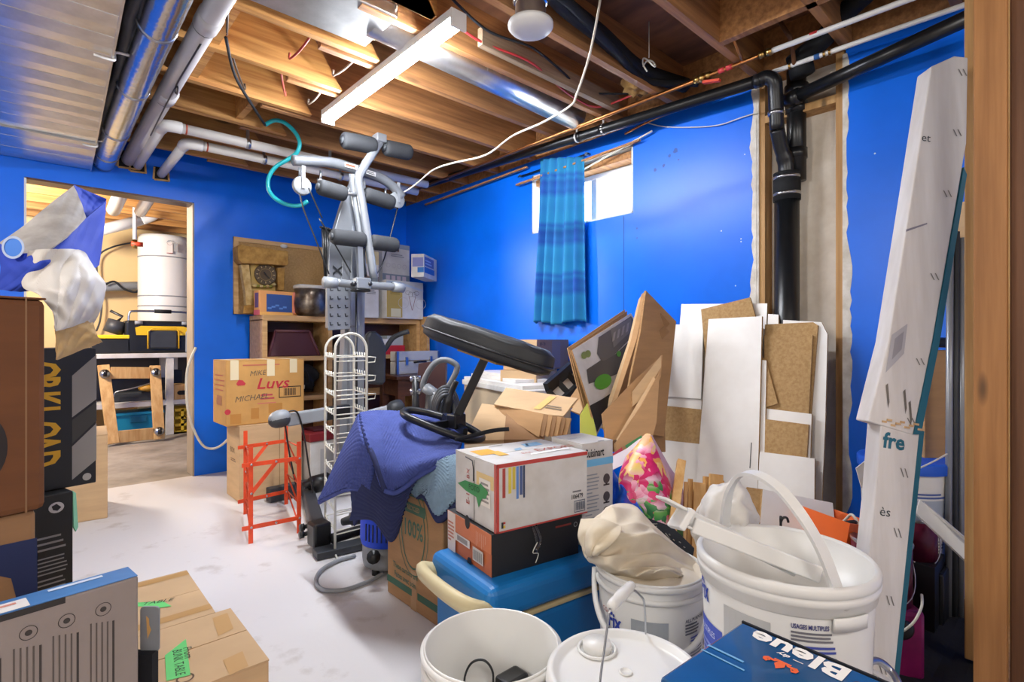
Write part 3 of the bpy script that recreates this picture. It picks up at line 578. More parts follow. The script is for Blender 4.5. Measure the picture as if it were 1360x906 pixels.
# furniture dolly on edge, leaning on the bench
cs = [onY(*q, Y_) for q, Y_ in (((129, 485), 6.85), ((213, 486), 6.85), ((219, 583), 6.6), ((142, 590), 6.6))]
t = thing('furniture_dolly', (cs[2] + cs[3]) / 2 * 1, 'raw wooden furniture dolly frame with casters leaning on the workbench', 'dolly')
u_ = (cs[1] - cs[0]).normalized()
for a, c2 in ((cs[0], cs[3]), (cs[1], cs[2])):
    d = (c2 - a).normalized(); sg = 1 if a is cs[0] else -1
    b = MB(); b.bar(a + u_ * .05 * sg, c2 + u_ * .05 * sg, .10, .03, 'raw_wood', u_); b.build('side_rail', t, bevel=.003)
nrm = u_.cross((cs[3] - cs[0]).normalized()); nrm = nrm if nrm.y < 0 else -nrm
for f in (.10, .92):
    a = cs[0].lerp(cs[3], f) + u_ * .1; c2 = cs[1].lerp(cs[2], f) - u_ * .1
    b = MB(); b.bar(a, c2, .12, .026, 'raw_wood', up); b.build('cross_rail', t, bevel=.003)
for a, c2, f in ((cs[0], cs[3], .12), (cs[1], cs[2], .10), (cs[1], cs[2], .90)):
    q = a.lerp(c2, f) + u_ * (.05 if a is cs[0] else -.05) + nrm * .02
    b = MB(); b.tube([q, q + nrm * .012], .045, 'steel', 12); cst = b.build('caster', t); b = MB(); b.tube([q + nrm * .03 - u_ * .015, q + nrm * .03 + u_ * .015], .038, 'black_plastic', 14); b.build('wheel', cst)
# bins and crates under the bench
N = onY(148, 577, 7.02); N.z = 0; fmm = Matrix.Translation(N)
t = thing('storage_bin', N + V((.22, .16, 0)), 'teal blue plastic bin under the workbench', 'bin')
b = MB(fmm); b.add([(.03, .03, 0), (.43, .03, 0), (.43, .3, 0), (.03, .3, 0), (0, 0, .25), (.46, 0, .25), (.46, .33, .25), (0, .33, .25)], [(3, 2, 1, 0), (0, 1, 5, 4), (1, 2, 6, 5), (2, 3, 7, 6), (3, 0, 4, 7)], '#0f8fb8'); b.build('bin_body', t)
b = MB(fmm); b.bx(-.015, .475, -.015, .345, .245, .275, '#0f8fb8'); b.build('lid', t, bevel=.006)
b = MB(fmm); b.bx(.16, .31, -.012, .02, .16, .235, '#0c6f92'); b.build('handle', t, bevel=.005)
N = onY(228, 578, 7.0); N.z = 0; fmm = Matrix.Translation(N)
t = thing('milk_crate', N + V((.16, .16, 0)), 'yellow plastic milk crate under the workbench by the door jamb', 'crate')
b = MB(fmm)
for z in (0, .08, .16, .25): b.bx(0, .33, 0, .02, z, z + .03, '#d9b32a'); b.bx(0, .02, 0, .33, z, z + .03, '#d9b32a'); b.bx(.31, .33, 0, .33, z, z + .03, '#d9b32a')
b.bx(0, .33, .31, .33, 0, .28, '#d9b32a'); b.bx(0, .33, 0, .33, 0, .015, '#d9b32a'); b.build('crate_rails', t)
b = MB(fmm)
for x in (0, .09, .215, .30): b.bx(x, x + .03, 0, .018, .02, .27, '#d9b32a')
for a in range(4): b.bar((.16 - .06 * cos(a * pi / 4), .006, .15 - .07 * sin(a * pi / 4)), (.16 + .06 * cos(a * pi / 4), .006, .15 + .07 * sin(a * pi / 4)), .012, .012, '#2a2412')
b.build('crate_lattice', t)
N = onY(225, 526, 7.0); N.z = .385; fmm = Matrix.Translation(N)
t = thing('wooden_box', N + V((.17, .1, 0)), 'small pale wooden box with a hand slot on the bench shelf', 'box')
b = MB(fmm); b.bx(0, .36, 0, .2, 0, .17, 'raw_wood'); b.build('box_body', t, bevel=.004)
b = MB(fmm); b.prism([(.10 + .025 * cos(a * pi / 6 + pi / 2), .075 + .025 * sin(a * pi / 6 + pi / 2)) for a in range(7)] + [(.2 + .025 * cos(a * pi / 6 - pi / 2), .075 + .025 * sin(a * pi / 6 - pi / 2)) for a in range(7)], -.002, .004, 'black_foam', Matrix(((1, 0, 0, 0), (0, 0, 1, 0), (0, 1, 0, 0), (0, 0, 0, 1)))); b.build('hand_slot', t)
b = MB(fmm); b.bx(.05, .17, .21, .3, 0, .33, 'black_plastic'); b.build('tool_caddy', None, label='black tall plastic caddy behind the pale wooden box', cat='caddy', bevel=.01)
N = onY(146, 530, 7.05); N.z = .385; fmm = Matrix.Translation(N)
t = thing('tool_tray', N + V((.25, .1, 0)), 'dark tray heaped with hand tools on the bench shelf', 'tray')
b = MB(fmm); b.bx(0, .55, .05, .25, 0, .10, 'dark_grey'); b.bx(0, .55, .2, .26, 0, .24, 'dark_grey'); b.build('tray_body', t, bevel=.01)
b = MB(fmm); b.tube(smooth([(.03, 0, .07), (.06, 0, .12), (.2, -.01, .15), (.45, 0, .22)]), .008, 'steel', 8); b.build('saw_frame', t)
b = MB(fmm @ Matrix.Translation((.34, .03, .10))); b.lathe([(0, 0), (.08, .02), (.09, .05), (0, .09)], '#b9882c', 10); b.build('cord_reel', t)
b = MB(fmm @ Matrix.Translation((.36, .0, .11))); b.lathe([(0, 0), (.03, .01), (.035, .03), (0, .05)], '#b8402c', 8); b.build('red_knob', t)
# ================================================================ along the door wall
line('extension_cord', [V((.955, 4.69, 1.0)), onY(249, 490, 4.66), onY(248, 530, 4.66), onY(254, 562, 4.66), onY(268, 590, 4.63), onY(282, 596, 4.6), onY(296, 590, 4.5), onY(310, 575, 4.35)], .009, 'white_wire', 'white cord drooping from the door jamb along the blue wall', 'cord', 8)
# cork board
mk('cork', '#b8935f', 0.9, col2='#a47f4e', scale=(60,), bump=.2)
x0, x1, z0, z1 = 1.22, 2.05, 1.27, 1.895; y = WA
t = thing('cork_board', ((x0 + x1) / 2, y - .02, z0), 'oak-framed cork board standing against the blue wall', 'board')
b = MB(); b.bx(x0 + .02, x1 - .02, y - .02, y - .008, z0 + .02, z1 - .02, 'cork'); b.build('cork', t)
for q in ((x0, x1, z1 - .035, z1), (x0, x1, z0, z0 + .035)): b = MB(); b.bx(q[0], q[1], y - .03, y - .005, q[2], q[3], 'oak'); b.build('frame_rail', t)
for q in (x0, x1 - .035): b = MB(); b.bx(q, q + .035, y - .031, y - .004, z0, z1, 'oak'); b.build('frame_stile', t)
q = onY(377, 327, y - .032); b = MB(); b.lathe([(0, -.002), (.03, -.002), (.03, .002), (0, .002)], 'white_plastic', 16, Matrix.Translation(q) @ Matrix.Rotation(pi / 2, 4, 'X') @ Matrix.Diagonal((1, .55, 1, 1))); b.build('brand_plate', t)
# oak bookcase
bx0, bx1, by0, by1 = 1.335, 2.76, 4.33, 4.66; T_ = .036
t = thing('bookcase', ((bx0 + bx1) / 2, 4.5, 0), 'low oak bookcase with open shelves against the door wall', 'bookcase')
for x in (bx0, bx1 - T_): b = MB(); b.bx(x, x + T_, by0, by1, 0, 1.255 - T_, 'oak'); b.build('side_panel', t)
b = MB(); b.bx(1.86, 1.86 + T_, by0 + .004, by1, .04, 1.255 - T_, 'oak'); b.build('divider', t)
b = MB(); b.bx(bx0, bx1, by0 - .003, by1, 1.255 - T_ - .01, 1.255, 'oak'); b.build('top_board', t, bevel=.003)
for z in (.04, .565, .89): b = MB(); b.bx(bx0 + T_, bx1 - T_, by0 + .002, by1 - .01, z, z + T_, 'oak'); b.build('shelf', t)
b = MB(); b.bx(bx0, bx1, by1 - .01, by1, 0, 1.22, 'dark_oak'); b.build('back_panel', t)
# things inside the bookcase
t = thing('storage_basket', (1.6, 4.5, .926), 'dark red tapered fabric basket on the upper left shelf', 'basket')
b = MB(); z = .926; b.add([(1.39, 4.37, z), (1.80, 4.37, z), (1.80, 4.62, z), (1.39, 4.62, z), (1.46, 4.42, z + .2), (1.73, 4.42, z + .2), (1.73, 4.62, z + .2), (1.46, 4.62, z + .2)], [(3, 2, 1, 0), (4, 5, 6, 7), (0, 1, 5, 4), (1, 2, 6, 5), (2, 3, 7, 6), (3, 0, 4, 7)], '#4a1a20'); b.build('basket_body', t, bevel=.008)
for s_ in (0, 1):
    A, B_ = ((1.39, 4.365, z), (1.46, 4.415, z + .205)) if s_ == 0 else ((1.80, 4.365, z), (1.73, 4.415, z + .205)); b = MB(); b.tube([A, B_], .012, '#5d3038', 8); b.build('corner_binding', t)
b = MB(); b.tube([(1.46, 4.415, z + .205), (1.73, 4.415, z + .205)], .012, '#6d4448', 8); b.build('rim_binding', t)
t = thing('board_game_box', (2.3, 4.5, .926), 'red box with white lid on the upper right shelf', 'box')
b = MB(); b.bx(2.06, 2.62, 4.37, 4.6, .926, 1.01, '#b3222f'); b.build('box_base', t)
b = MB(); b.bx(2.055, 2.44, 4.365, 4.605, 1.01, 1.07, 'white_card'); b.build('box_lid', t, label='white lid')
b = MB(); b.bx(2.45, 2.62, 4.4, 4.6, 1.01, 1.10, '#a7adb0'); b.build('paper_stack', t)
N = dp(407, 520, 4.40); N.z = .601
t = thing('duffel_bag', N + V((.1, .1, 0)), 'dark crumpled bag on the middle shelf beside the boxed cartons', 'bag')
bm = bmesh.new(); bmesh.ops.create_icosphere(bm, subdivisions=3, radius=1)
b = MB(Matrix.Translation((1.62, 4.47, .735))); b.add([V((v_.co.x * .2, v_.co.y * .13, v_.co.z * .13)) * (1 + .12 * sin(v_.co.x * 7 + v_.co.z * 5)) for v_ in bm.verts], [[q.index for q in f.verts] for f in bm.faces], 'black_cloth', True); bm.free(); b.build('bag_body', t)
b = MB(); b.tube(smooth([(1.55, 4.35, .70), (1.58, 4.31, .80), (1.66, 4.31, .80), (1.7, 4.35, .70)]), .012, 'black_cloth', 6); b.build('bag_strap', t)
b = MB(); b.bx(1.60, 1.66, 4.325, 4.34, .66, .69, 'steel'); b.build('buckle', t)
# rustic clock on the bookcase
cx, cy, cz = 1.43, 4.58, 1.2551
q = lambda px, py: onY(px, py, cy)
def wp(name, t, pts, k, y0, y1, label=None):   # plate in the plane of the wall, outline as seen
    P = [onY(*p_, cy) for p_ in pts]; b = MB(Matrix(((1, 0, 0, 0), (0, 0, 1, 0), (0, 1, 0, 0), (0, 0, 0, 1))))
    b.prism([(p_.x, p_.z) for p_ in P], y0, y1, k); return b.build(name, t, bevel=.004, label=label)
mk('driftwood', '#b98f4a', 0.9, col2='#8a632c', scale=(14,), bump=1.0, bscale=30)
mk('carved', '#cdb078', 0.9, col2='#a9894f', scale=(20,), bump=1.0, bscale=40)
t = thing('mantel_clock', q(345, 414), 'rustic driftwood mantel clock with bronze dial and carved legs', 'clock')
wp('top_slab', t, ((312, 328), (316, 326), (330, 329), (345, 330), (360, 333), (379, 335), (379, 352), (377, 354), (350, 352), (330, 351), (318, 351), (313, 345)), 'driftwood', cy - .07, cy + .07)
wp('left_leg', t, ((318, 352), (329, 352), (331, 370), (333, 390), (334, 405), (325, 407), (324, 390), (321, 370)), 'carved', cy - .04, cy + .03)
wp('left_foot', t, ((322, 406), (335, 405), (336, 416), (320, 417)), 'driftwood', cy - .05, cy + .04)
wp('right_leg', t, ((367, 356), (377, 356), (376, 386), (368, 386)), 'driftwood', cy - .03, cy + .03)
wp('back_plate', t, ((332, 351), (364, 353), (368, 414), (336, 415)), '#c2a052', cy + .0, cy + .04)
ce_ = onY(352, 365, cy - .0); Mc = frame(ce_ + V((0, -.012, 0)), (1, 0, 0), up)
b = MB(Mc); b.lathe([(0, -.004), (.082, -.004), (.088, .0), (.084, .006), (.078, .004), (0, .003)], '#57462c', 32); dl = b.build('dial', t, label='bronze clock dial')
p = MB()
for i in range(12): a = i * pi / 6; p.add([(cos(a) * .058 + s_ * sin(a) * .003, sin(a) * .058 - s_ * cos(a) * .003, .0062) for s_ in (-1, 1)] + [(cos(a) * .073 + s_ * sin(a) * .003, sin(a) * .073 - s_ * cos(a) * .003, .0062) for s_ in (1, -1)], [(0, 1, 2, 3)], '#c2a871', False, Mc)
p.ring(Mc, 0, 0, .05, .004, '#8a7040', .0062); p.build('hour_marks', dl, fix=False)
b = MB(Mc); b.bar((0, 0, .008), (.03, -.03, .008), .006, .002, 'black_plastic', (1, 1, 0)); b.bar((0, 0, .009), (-.015, .02, .009), .008, .002, 'black_plastic', (1, 1, 0)); b.build('clock_hands', dl)
b = MB()
R = random.Random(5)
for i in range(7): c = onY(338 + 4.3 * i, 379 + R.uniform(-1, 2), cy - .02); b.lathe([(0, -.014), (.016, -.006), (.02, 0), (.015, .008), (0, .014)], ('#8c8a3a' if i % 2 else '#c9b27a'), 8, Matrix.Translation(c))
b.build('moss_trim', t)
# orange picture box
B = Box(V(dp(345, 415, 4.115)[:2] + (1.2551,)), 8, 337, 395, 385)
t = thing('gift_box', B.c, 'small orange and yellow box with blue picture panel on the bookcase', 'box')
b = MB(B.M); b.bx(0, B.R, 0, B.Ln, 0, B.h, '#e8a25a'); b.build('box_body', t, bevel=.003)
p = MB(); p.rect(B.fR, B.R * .17, B.h * .14, B.R * .85, B.h * .86, '#2f4f8c'); p.rect(B.fR, 0, 0, B.R, B.h * .12, '#efb45c', .0007); p.rect(B.fR, B.R * .87, 0, B.R, B.h, '#e58a78', .0007); p.rect(B.fL, B.Ln * .2, B.h * .3, B.Ln * .8, B.h * .9, '#6a4a7a'); p.rect(B.fL, 0, 0, B.Ln, B.h * .2, '#d9606a', .0007)
for i in range(5): p.rect(B.fR, B.R * (.2 + .1 * i), B.h * (.25 + .06 * (i % 3)), B.R * (.3 + .1 * i), B.h * (.32 + .06 * (i % 3)), '#5c86c4', .0012)
p.build('printing', t, fix=False)
# tarnished pot
mk('tarnish', '#8d857a', 0.32, 0.85, col2='#4c3d33', scale=(7,), bump=0.05)
c = dp(413, 417, 4.42); c.z = 1.2551
t = thing('stock_pot', c, 'tarnished steel pot with pale rim on the bookcase', 'pot'); Mp = Matrix.Translation(c)
b = MB(Mp); b.lathe([(0, .002), (.105, .002), (.13, .03), (.14, .1), (.132, .17), (.128, .245), (.124, .245), (.124, .05), (0, .03)], 'tarnish', 36); b.build('pot_body', t)
b = MB(Mp); b.lathe([(.128, .225), (.139, .23), (.139, .25), (.124, .252), (.124, .24)], 'white_card', 36); b.build('rim', t)
b = MB(Mp); b.bx(-.11, .12, -.04, .08, .245, .262, 'white_card'); b.build('lid_card', t)
# white product boxes
def gbox(name, label, B, k='white_card', group=None): 
    t = thing(name, B.c, label, 'box', group); b = MB(B.M); b.bx(0, B.R, 0, B.Ln, 0, B.h, k); b.build('box_body', t, bevel=.003); return t
B = Box(V(dp(513, 421, 4.72)[:2] + (1.2551,)), 6, 501, 562, 371)
B.Ln = .2; B.fL = frame(B.N + B.dL * B.Ln, -B.dL, up)
t = gbox('lamp_box', 'large white box with gold stripe and fixture drawing, on the bookcase end', B); topz = 1.2551 + B.h
p = MB(); p.rect(B.fR, .005, .01, B.R * .42, B.h * .8, '#b59a4e'); p.poly(B.fR, [(0, B.h * .8), (0, B.h * .97), (B.R * .35, B.h * .97), (B.R, B.h * .8), (B.R, B.h * .76), (B.R * .35, B.h * .9)], '#b9c6d6')
p.rect(B.fR, B.R * .12, .015, B.R * .38, .09, '#d9cfa6', .0013); p.lines(B.fR, B.R * .1, B.h * .62, B.R * .36, B.h * .74, 3, '#8a7436', e=.0014)
for s_ in (-1, 1): p.poly(B.fR, [(B.R * .69, B.h * .25), (B.R * .69 + s_ * .035, B.h * .6), (B.R * .69 + s_ * .041, B.h * .6), (B.R * .69 + s_ * .003, B.h * .22)], '#8a5a50'); p.ring(B.fR, B.R * .69 + s_ * .02, B.h * .66, .025, .004, '#8a8378'); p.ring(B.fR, B.R * .69 + s_ * .05, B.h * .7, .03, .004, '#8a8378', ry=.02)
for s_ in (-1, 1): p.ring(B.fR, B.R * .22 + s_ * .03, B.h * .86, .026, .012, '#6b6152'); p.ring(B.fR, B.R * .69 + s_ * .1, B.h * .42, .06, .004, '#b9b3ab', ry=.05)
p.build('printing', t, fix=False)
B2 = Box(V(dp(508, 372, 4.84)[:2] + (topz,)), 6, 500, 544, 321); B2.Ln = .15; B2.fL = frame(B2.N + B2.dL * B2.Ln, -B2.dL, up)
t = gbox('lamp_box', 'white box with grey band of small photos, standing on the gold striped box', B2)
p = MB(); p.rect(B2.fR, 0, 0, B2.R, B2.h * .2, '#7d8794'); p.rect(B2.fR, 0, B2.h * .88, B2.R, B2.h, '#8a94a0')
for i in range(4): p.rect(B2.fR, B2.R * (.12 + .2 * i), B2.h * .05, B2.R * (.26 + .2 * i), B2.h * .16, '#c9b9c4', .0013); p.ring(B2.fR, B2.R * (.2 + .2 * i), B2.h * .42, .022, .004, '#b5afb0')
p.rect(B2.fR, B2.R * .52, B2.h * .8, B2.R * .6, B2.h * .87, '#6b4a3a'); p.lines(B2.fR, B2.R * .3, B2.h * .65, B2.R * .8, B2.h * .74, 2, '#8a8a8a'); p.build('printing', t, fix=False)
B3 = Box(V(dp(484, 420, 4.60)[:2] + (1.2551,)), 4, 478, 503, 332); B3.Ln = .18; B3.fL = frame(B3.N + B3.dL * B3.Ln, -B3.dL, up)
t = gbox('lamp_box', 'tall narrow white box with plant drawing behind the gym column', B3)
p = MB(); p.lines(B3.fR, .02, B3.h * .35, B3.R * .8, B3.h * .42, 3, '#7d7d74'); p.rect(B3.fR, 0, B3.h * .8, B3.R, B3.h, '#cbb98e'); p.rect(B3.fR, 0, B3.h * .5, B3.R, B3.h * .62, '#8a7a70'); p.build('printing', t, fix=False)
B4 = Box(V(dp(563, 365, 4.55)[:2] + (topz + .001,)), 38, 546, 580, 337)
t = gbox('bulb_box', 'small white and blue box overhanging the corner of the white boxes', B4)
p = MB(); p.rect(B4.fR, .01, B4.h * .2, B4.R * .8, B4.h * .45, '#2f6db0'); p.rect(B4.fR, .01, B4.h * .5, B4.R * .75, B4.h * .9, '#5a6fa8'); p.rect(B4.fL, B4.Ln * .1, B4.h * .45, B4.Ln * .95, B4.h * .85, '#7d7fb4'); p.rect(B4.fL, B4.Ln * .5, B4.h * .2, B4.Ln, B4.h * .42, '#2f6db0'); p.lines(B4.fR, B4.R * .1, B4.h * .55, B4.R * .6, B4.h * .8, 2, '#a8c0e0', e=.0014); p.build('printing', t, fix=False)
# stacked cartons by the door
N = fl(318, 669); B = Box(N, 0, 300, 401, 567)
B.Ln = .30; B.fL = frame(B.N + B.dL * B.Ln, -B.dL, up)
t = carton('moving_box', 'plain brown carton on the floor below the diaper box', B, 'card_pale', bevel=.006)
p = MB(); p.text(B.fL, B.Ln * .30, B.h * .62, .05, 'BOX', '#6b563e'); p.lines(B.fL, B.Ln * .35, B.h * .5, B.Ln * .75, B.h * .55, 2, '#6b563e'); p.rect(B.fR, B.R * .62, 0, B.R * .63, B.h, '#8f7049', .0006); p.build('printing', t, fix=False)
B1h = B.h
N = dp(300, 567, 3.40); N.z = B1h + .001
mk('card_orange', '#c0904f', 0.8, var=0.12, scale=(5,), bump=0.05)
B = Box(N, 1, 285, 404, 479); B.Ln = .30; B.fL = frame(B.N + B.dL * B.Ln, -B.dL, up)
t = carton('diaper_box', 'taped brown diaper carton with red lettering, on top of the plain carton', B, 'card_orange', bevel=.006, seam='x')
p = MB(); R_, h_ = B.R, B.h
p.text(B.fR, R_ * .36, h_ * .545, h_ * .24, 'Luvs', '#b32a35', bold=.012, shear=.25, sx=1.15)
p.poly(B.fR, [(R_ * .12, h_ * .64), (R_ * .15, h_ * .70), (R_ * .2, h_ * .69), (R_ * .235, h_ * .64), (R_ * .22, h_ * .61), (R_ * .14, h_ * .61)], '#b3303a')
for (u, v, s_, tx) in ((.28, .75, .11, 'MIKE'), (.10, .36, .12, 'MICHAEL')): p.text(B.fR, R_ * u, h_ * v, h_ * s_, tx, '#5d5240', rot=.06, shear=.3)
p.lines(B.fR, R_ * .42, h_ * .36, R_ * .6, h_ * .47, 2, '#b3474a'); p.lines(B.fR, R_ * .38, h_ * .29, R_ * .66, h_ * .34, 1, '#c06a5a', fill=.3); p.lines(B.fR, R_ * .2, h_ * .90, R_ * .75, h_ * .94, 1, '#b0604a')
for u0, v0, u1, v1 in ((.655, .38, .665, .56), (.945, .38, .955, .56), (.655, .38, .955, .395), (.655, .545, .955, .56)): p.rect(B.fR, R_ * u0, h_ * v0, R_ * u1, h_ * v1, '#2a2018')
for i in range(14): p.rect(B.fR, R_ * (.72 + .012 * i), h_ * .41, R_ * (.72 + .012 * i + (.004 + .003 * (i % 3))), h_ * .53, '#2a2018')
for u0, u1, v in ((.05, .15, .70), (.50, .60, .74), (.80, .90, .78)): p.rect(B.fR, R_ * u0, h_ * v, R_ * u1, h_, '#d9c9a4', .0016); p.rect(B.fT, R_ * u0, 0, R_ * u1, B.Ln * .9, '#d9c9a4')
for u0, u1, v0, v1 in ((.3, .4, .08, .25), (.52, .70, .15, .3), (.05, .18, .03, .18)): p.rect(B.fR, R_ * u0, h_ * v0, R_ * u1, h_ * v1, '#b07a38', .0007)
p.disc(B.fR, R_ * .0 + .01, h_ * .22, .018, '#b3303a'); p.rect(B.fL, B.Ln * .3, h_ * .3, B.Ln * .7, h_ * .45, '#a06a4a'); p.lines(B.fL, B.Ln * .2, h_ * .5, B.Ln * .9, h_ * .8, 4, '#a8563f', fill=.25)
p.build('printing', t, fix=False)
# orange folding rack
A, Bq, Cc, D_ = fl(333, 722), fl(397, 708), fl(326, 683), fl(380, 670)
t = thing('folding_rack', (A + Bq + Cc + D_) / 4, 'orange steel folding rack standing open on the floor', 'rack')
hts = (.50, .50, .505, .505); zf = lambda P, z: V((P.x, P.y, z)); xr = (Bq - A).normalized()
for P, h_ in zip((A, Bq, Cc, D_), hts): b = MB(); b.bar(P, zf(P, h_), .022, .005, 'orange_steel', xr); b.build('upright', t)
for P, Q in ((A, Bq), (Cc, D_)):
    off = V((0, -.006, 0))
    for z in (.085, .41):
        b = MB(); e = (Q - P); b.bar(zf(P - e * .18, z) + off, zf(Q + e * .04, z) + off, .022, .005, 'orange_steel', up); b.build('cross_bar', t)
    b = MB(); b.bar(zf(P, .26) + off, zf(P.lerp(Q, .52), .41) + off, .02, .005, 'orange_steel', xr); b.build('brace', t)
    for f, z in ((0, .085), (0, .41), (1, .085), (1, .41), (.5, .41), (.5, .085), (0, .26)):
        b = MB(); c = zf(P.lerp(Q, f), z) + off * 1.7; b.tube([c, c + V((0, -.004, 0))], .006, 'steel', 8); b.build('rivet', t)
for P, Q in ((A, Cc), (Bq, D_)):
    b = MB(); n = 8; b.tube([zf(P.lerp(Q, (i % 2) * .8 + .1 if 0 < i < n else .05), .05 + .42 * i / n) for i in range(n + 1)], .005, 'orange_steel', 6); b.build('zigzag_link', t)
# red topped battery box behind the rack
B = Box(fl(412, 655), 5, 399, 455, 580); B.Ln = .25
t = thing('battery_box', B.c, 'white box with glossy dark red lid behind the orange rack', 'box')
b = MB(B.M); b.bx(0, B.R, 0, B.Ln, 0, B.h - .04, 'white_card'); b.build('box_body', t, bevel=.005)
b = MB(B.M); b.bx(-.012, B.R + .012, -.012, B.Ln + .012, B.h - .04, B.h + .02, '#7d1a20'); b.bx(.05, B.R - .05, .05, B.Ln - .05, B.h + .02, B.h + .035, '#4a1216'); b.build('lid', t, bevel=.01, label='glossy dark red lid')
p = MB(); p.rect(B.fR, B.R * .3, B.h * .3, B.R * .95, B.h * .75, '#a7a5a2'); p.lines(B.fR, B.R * .3, B.h * .1, B.R * .9, B.h * .28, 3, '#8a8a8a'); p.build('printing', t, fix=False)
# desk and the things on it
N = dp(528, 500, 4.25); N.z = 0
yw = -6; B = Box(N, yw, 500, 600, 499, lenL=.4, lenR=.42, h=.765)
t = thing('desk', B.c, 'dark stained wooden desk in front of the bookcase', 'desk')
b = MB(B.M); b.bx(-.01, B.R + .01, -.01, B.Ln, .735, .765, 'dark_oak'); b.build('desk_top', t, bevel=.006)
for x in (.01, B.R - .07):
    for y in (.01, B.Ln - .07): b = MB(B.M); b.bx(x, x + .06, y, y + .06, 0, .735, 'dark_oak'); b.build('leg', t)
b = MB(B.M); b.bx(.02, B.R - .02, .015, .03, .60, .735, 'dark_oak'); b.bx(.02, .035, .03, B.Ln - .02, .60, .735, 'dark_oak'); b.build('apron', t)
N2 = V(dp(528, 492, 4.45)[:2] + (.766,)); B = Box(N2, 14, 518, 582, 467); B.Ln = min(B.Ln, .3)
t = thing('metal_case', B.c, 'small ribbed aluminium case with latches on the dark desk', 'case')
b = MB(B.M); b.bx(0, B.R, 0, B.Ln, 0, B.h * .55, 'aluminium_case'); b.build('case_base', t, bevel=.006)
b = MB(B.M); b.bx(0, B.R, 0, B.Ln, B.h * .58, B.h, 'aluminium_case'); b.build('case_lid', t, bevel=.006)
b = MB(B.M)
for i in range(5): b.bx(-.003, 0, .01, B.Ln - .01, B.h * (.08 + .09 * i), B.h * (.11 + .09 * i), 'aluminium_case'); b.bx(.01, B.R - .01, -.003, 0, B.h * (.08 + .09 * i), B.h * (.11 + .09 * i), 'aluminium_case')
b.build('side_rib', t)
for f in (.2, .8): b = MB(B.M); b.bx(B.R * f - .014, B.R * f + .014, -.01, 0, B.h * .4, B.h * .75, 'steel'); b.build('latch', t)
b = MB(B.M); b.tube(smooth([(B.R * .38, -.005, B.h * .5), (B.R * .4, -.035, B.h * .52), (B.R * .6, -.035, B.h * .52), (B.R * .62, -.005, B.h * .5)]), .008, 'black_plastic', 8); b.build('handle', t)
for x in (0, B.R): b = MB(B.M); b.bx(x - .012, x + .012, -.004, .012, 0, B.h, 'steel'); b.build('corner_guard', t)
# curved black handle lying behind the case
MB().tube(smooth([V((dp(500, 484, 4.26).x, dp(500, 484, 4.26).y, .767)), V(dp(505, 474, 4.26)), V(dp(513, 462, 4.26)), V(dp(521, 450, 4.26)), V(dp(531, 444, 4.26)), V(dp(543, 440, 4.27))], 5), .02, 'dark_grey', 10).build('exercise_handle', label='black curved tube handle above the metal case', cat='handle')
b = MB(); P = dp(567, 425, 4.98); b.bx(P.x, P.x + .03, P.y, P.y + .12, 0, 1.28, 'oak'); b.build('plank', label='oak plank upright in the corner behind the black pad', cat='plank')
# ================================================================ home gym
GX, GY = 1.58, 3.30
t = thing('home_gym', (GX, 3.1, 0), 'silver and black multi-gym tower with foam rollers, pulleys and cables', 'exercise machine')
def gp(px, py, Y=GY): return onY(px, py, Y)
# column and shroud
def plateY(name, pts, k, Y, th, label=None, bevel=.004, T=t):
    P = [onY(*p_, Y) for p_ in pts]; b = MB(Matrix(((1, 0, 0, 0), (0, 0, 1, 0), (0, 1, 0, 0), (0, 0, 0, 1)))); b.prism([(p_.x, p_.z) for p_ in P], Y, Y + th, k); return b.build(name, T, bevel=bevel, label=label)
plateY('rear_column', ((469, 236), (486, 240), (483, 640), (447, 645)), 'grey_paint', GY + .04, .07)
plateY('shroud', ((468, 240), (484, 243), (484, 300), (478, 432), (436, 436), (437, 330), (455, 270)), 'silver_paint', GY - .02, .05)
plateY('shroud_groove', ((455, 345), (465, 346), (462, 420), (450, 420)), 'grey_paint', GY - .025, .006)
plateY('shroud_groove', ((468, 300), (471, 300), (468, 430), (464, 430)), 'grey_paint', GY - .025, .006)
p = MB(); q = gp(452, 372, GY - .026); fm = frame(q, (0, 0, 1), (-1, 0, 0)); p.text(fm, .03, -.01, .085, 'X', '#15171a', bold=.02); p.text(fm, -.045, -.01, .075, 'E', '#15171a', bold=.02); p.build('lettering', t, fix=False)
pp = plateY('perforated_plate', ((434, 379), (467, 381), (465, 437), (436, 439)), 'silver_paint', GY - .05, .012)
b = MB()
for r_ in range(5):
    for c_ in range(3):
        q = gp(440 + 10 * c_, 384 + 11.5 * r_, GY - .051); b.bar(q + V((-.008, 0, .01)), q + V((-.004, 0, -.01)), .007, .003, 'dark_grey', (1, 0, 0)); b.bar(q + V((-.006, 0, -.01)), q + V((.012, 0, -.006)), .006, .003, 'dark_grey', (0, 0, 1))
b.build('plate_slots', pp)
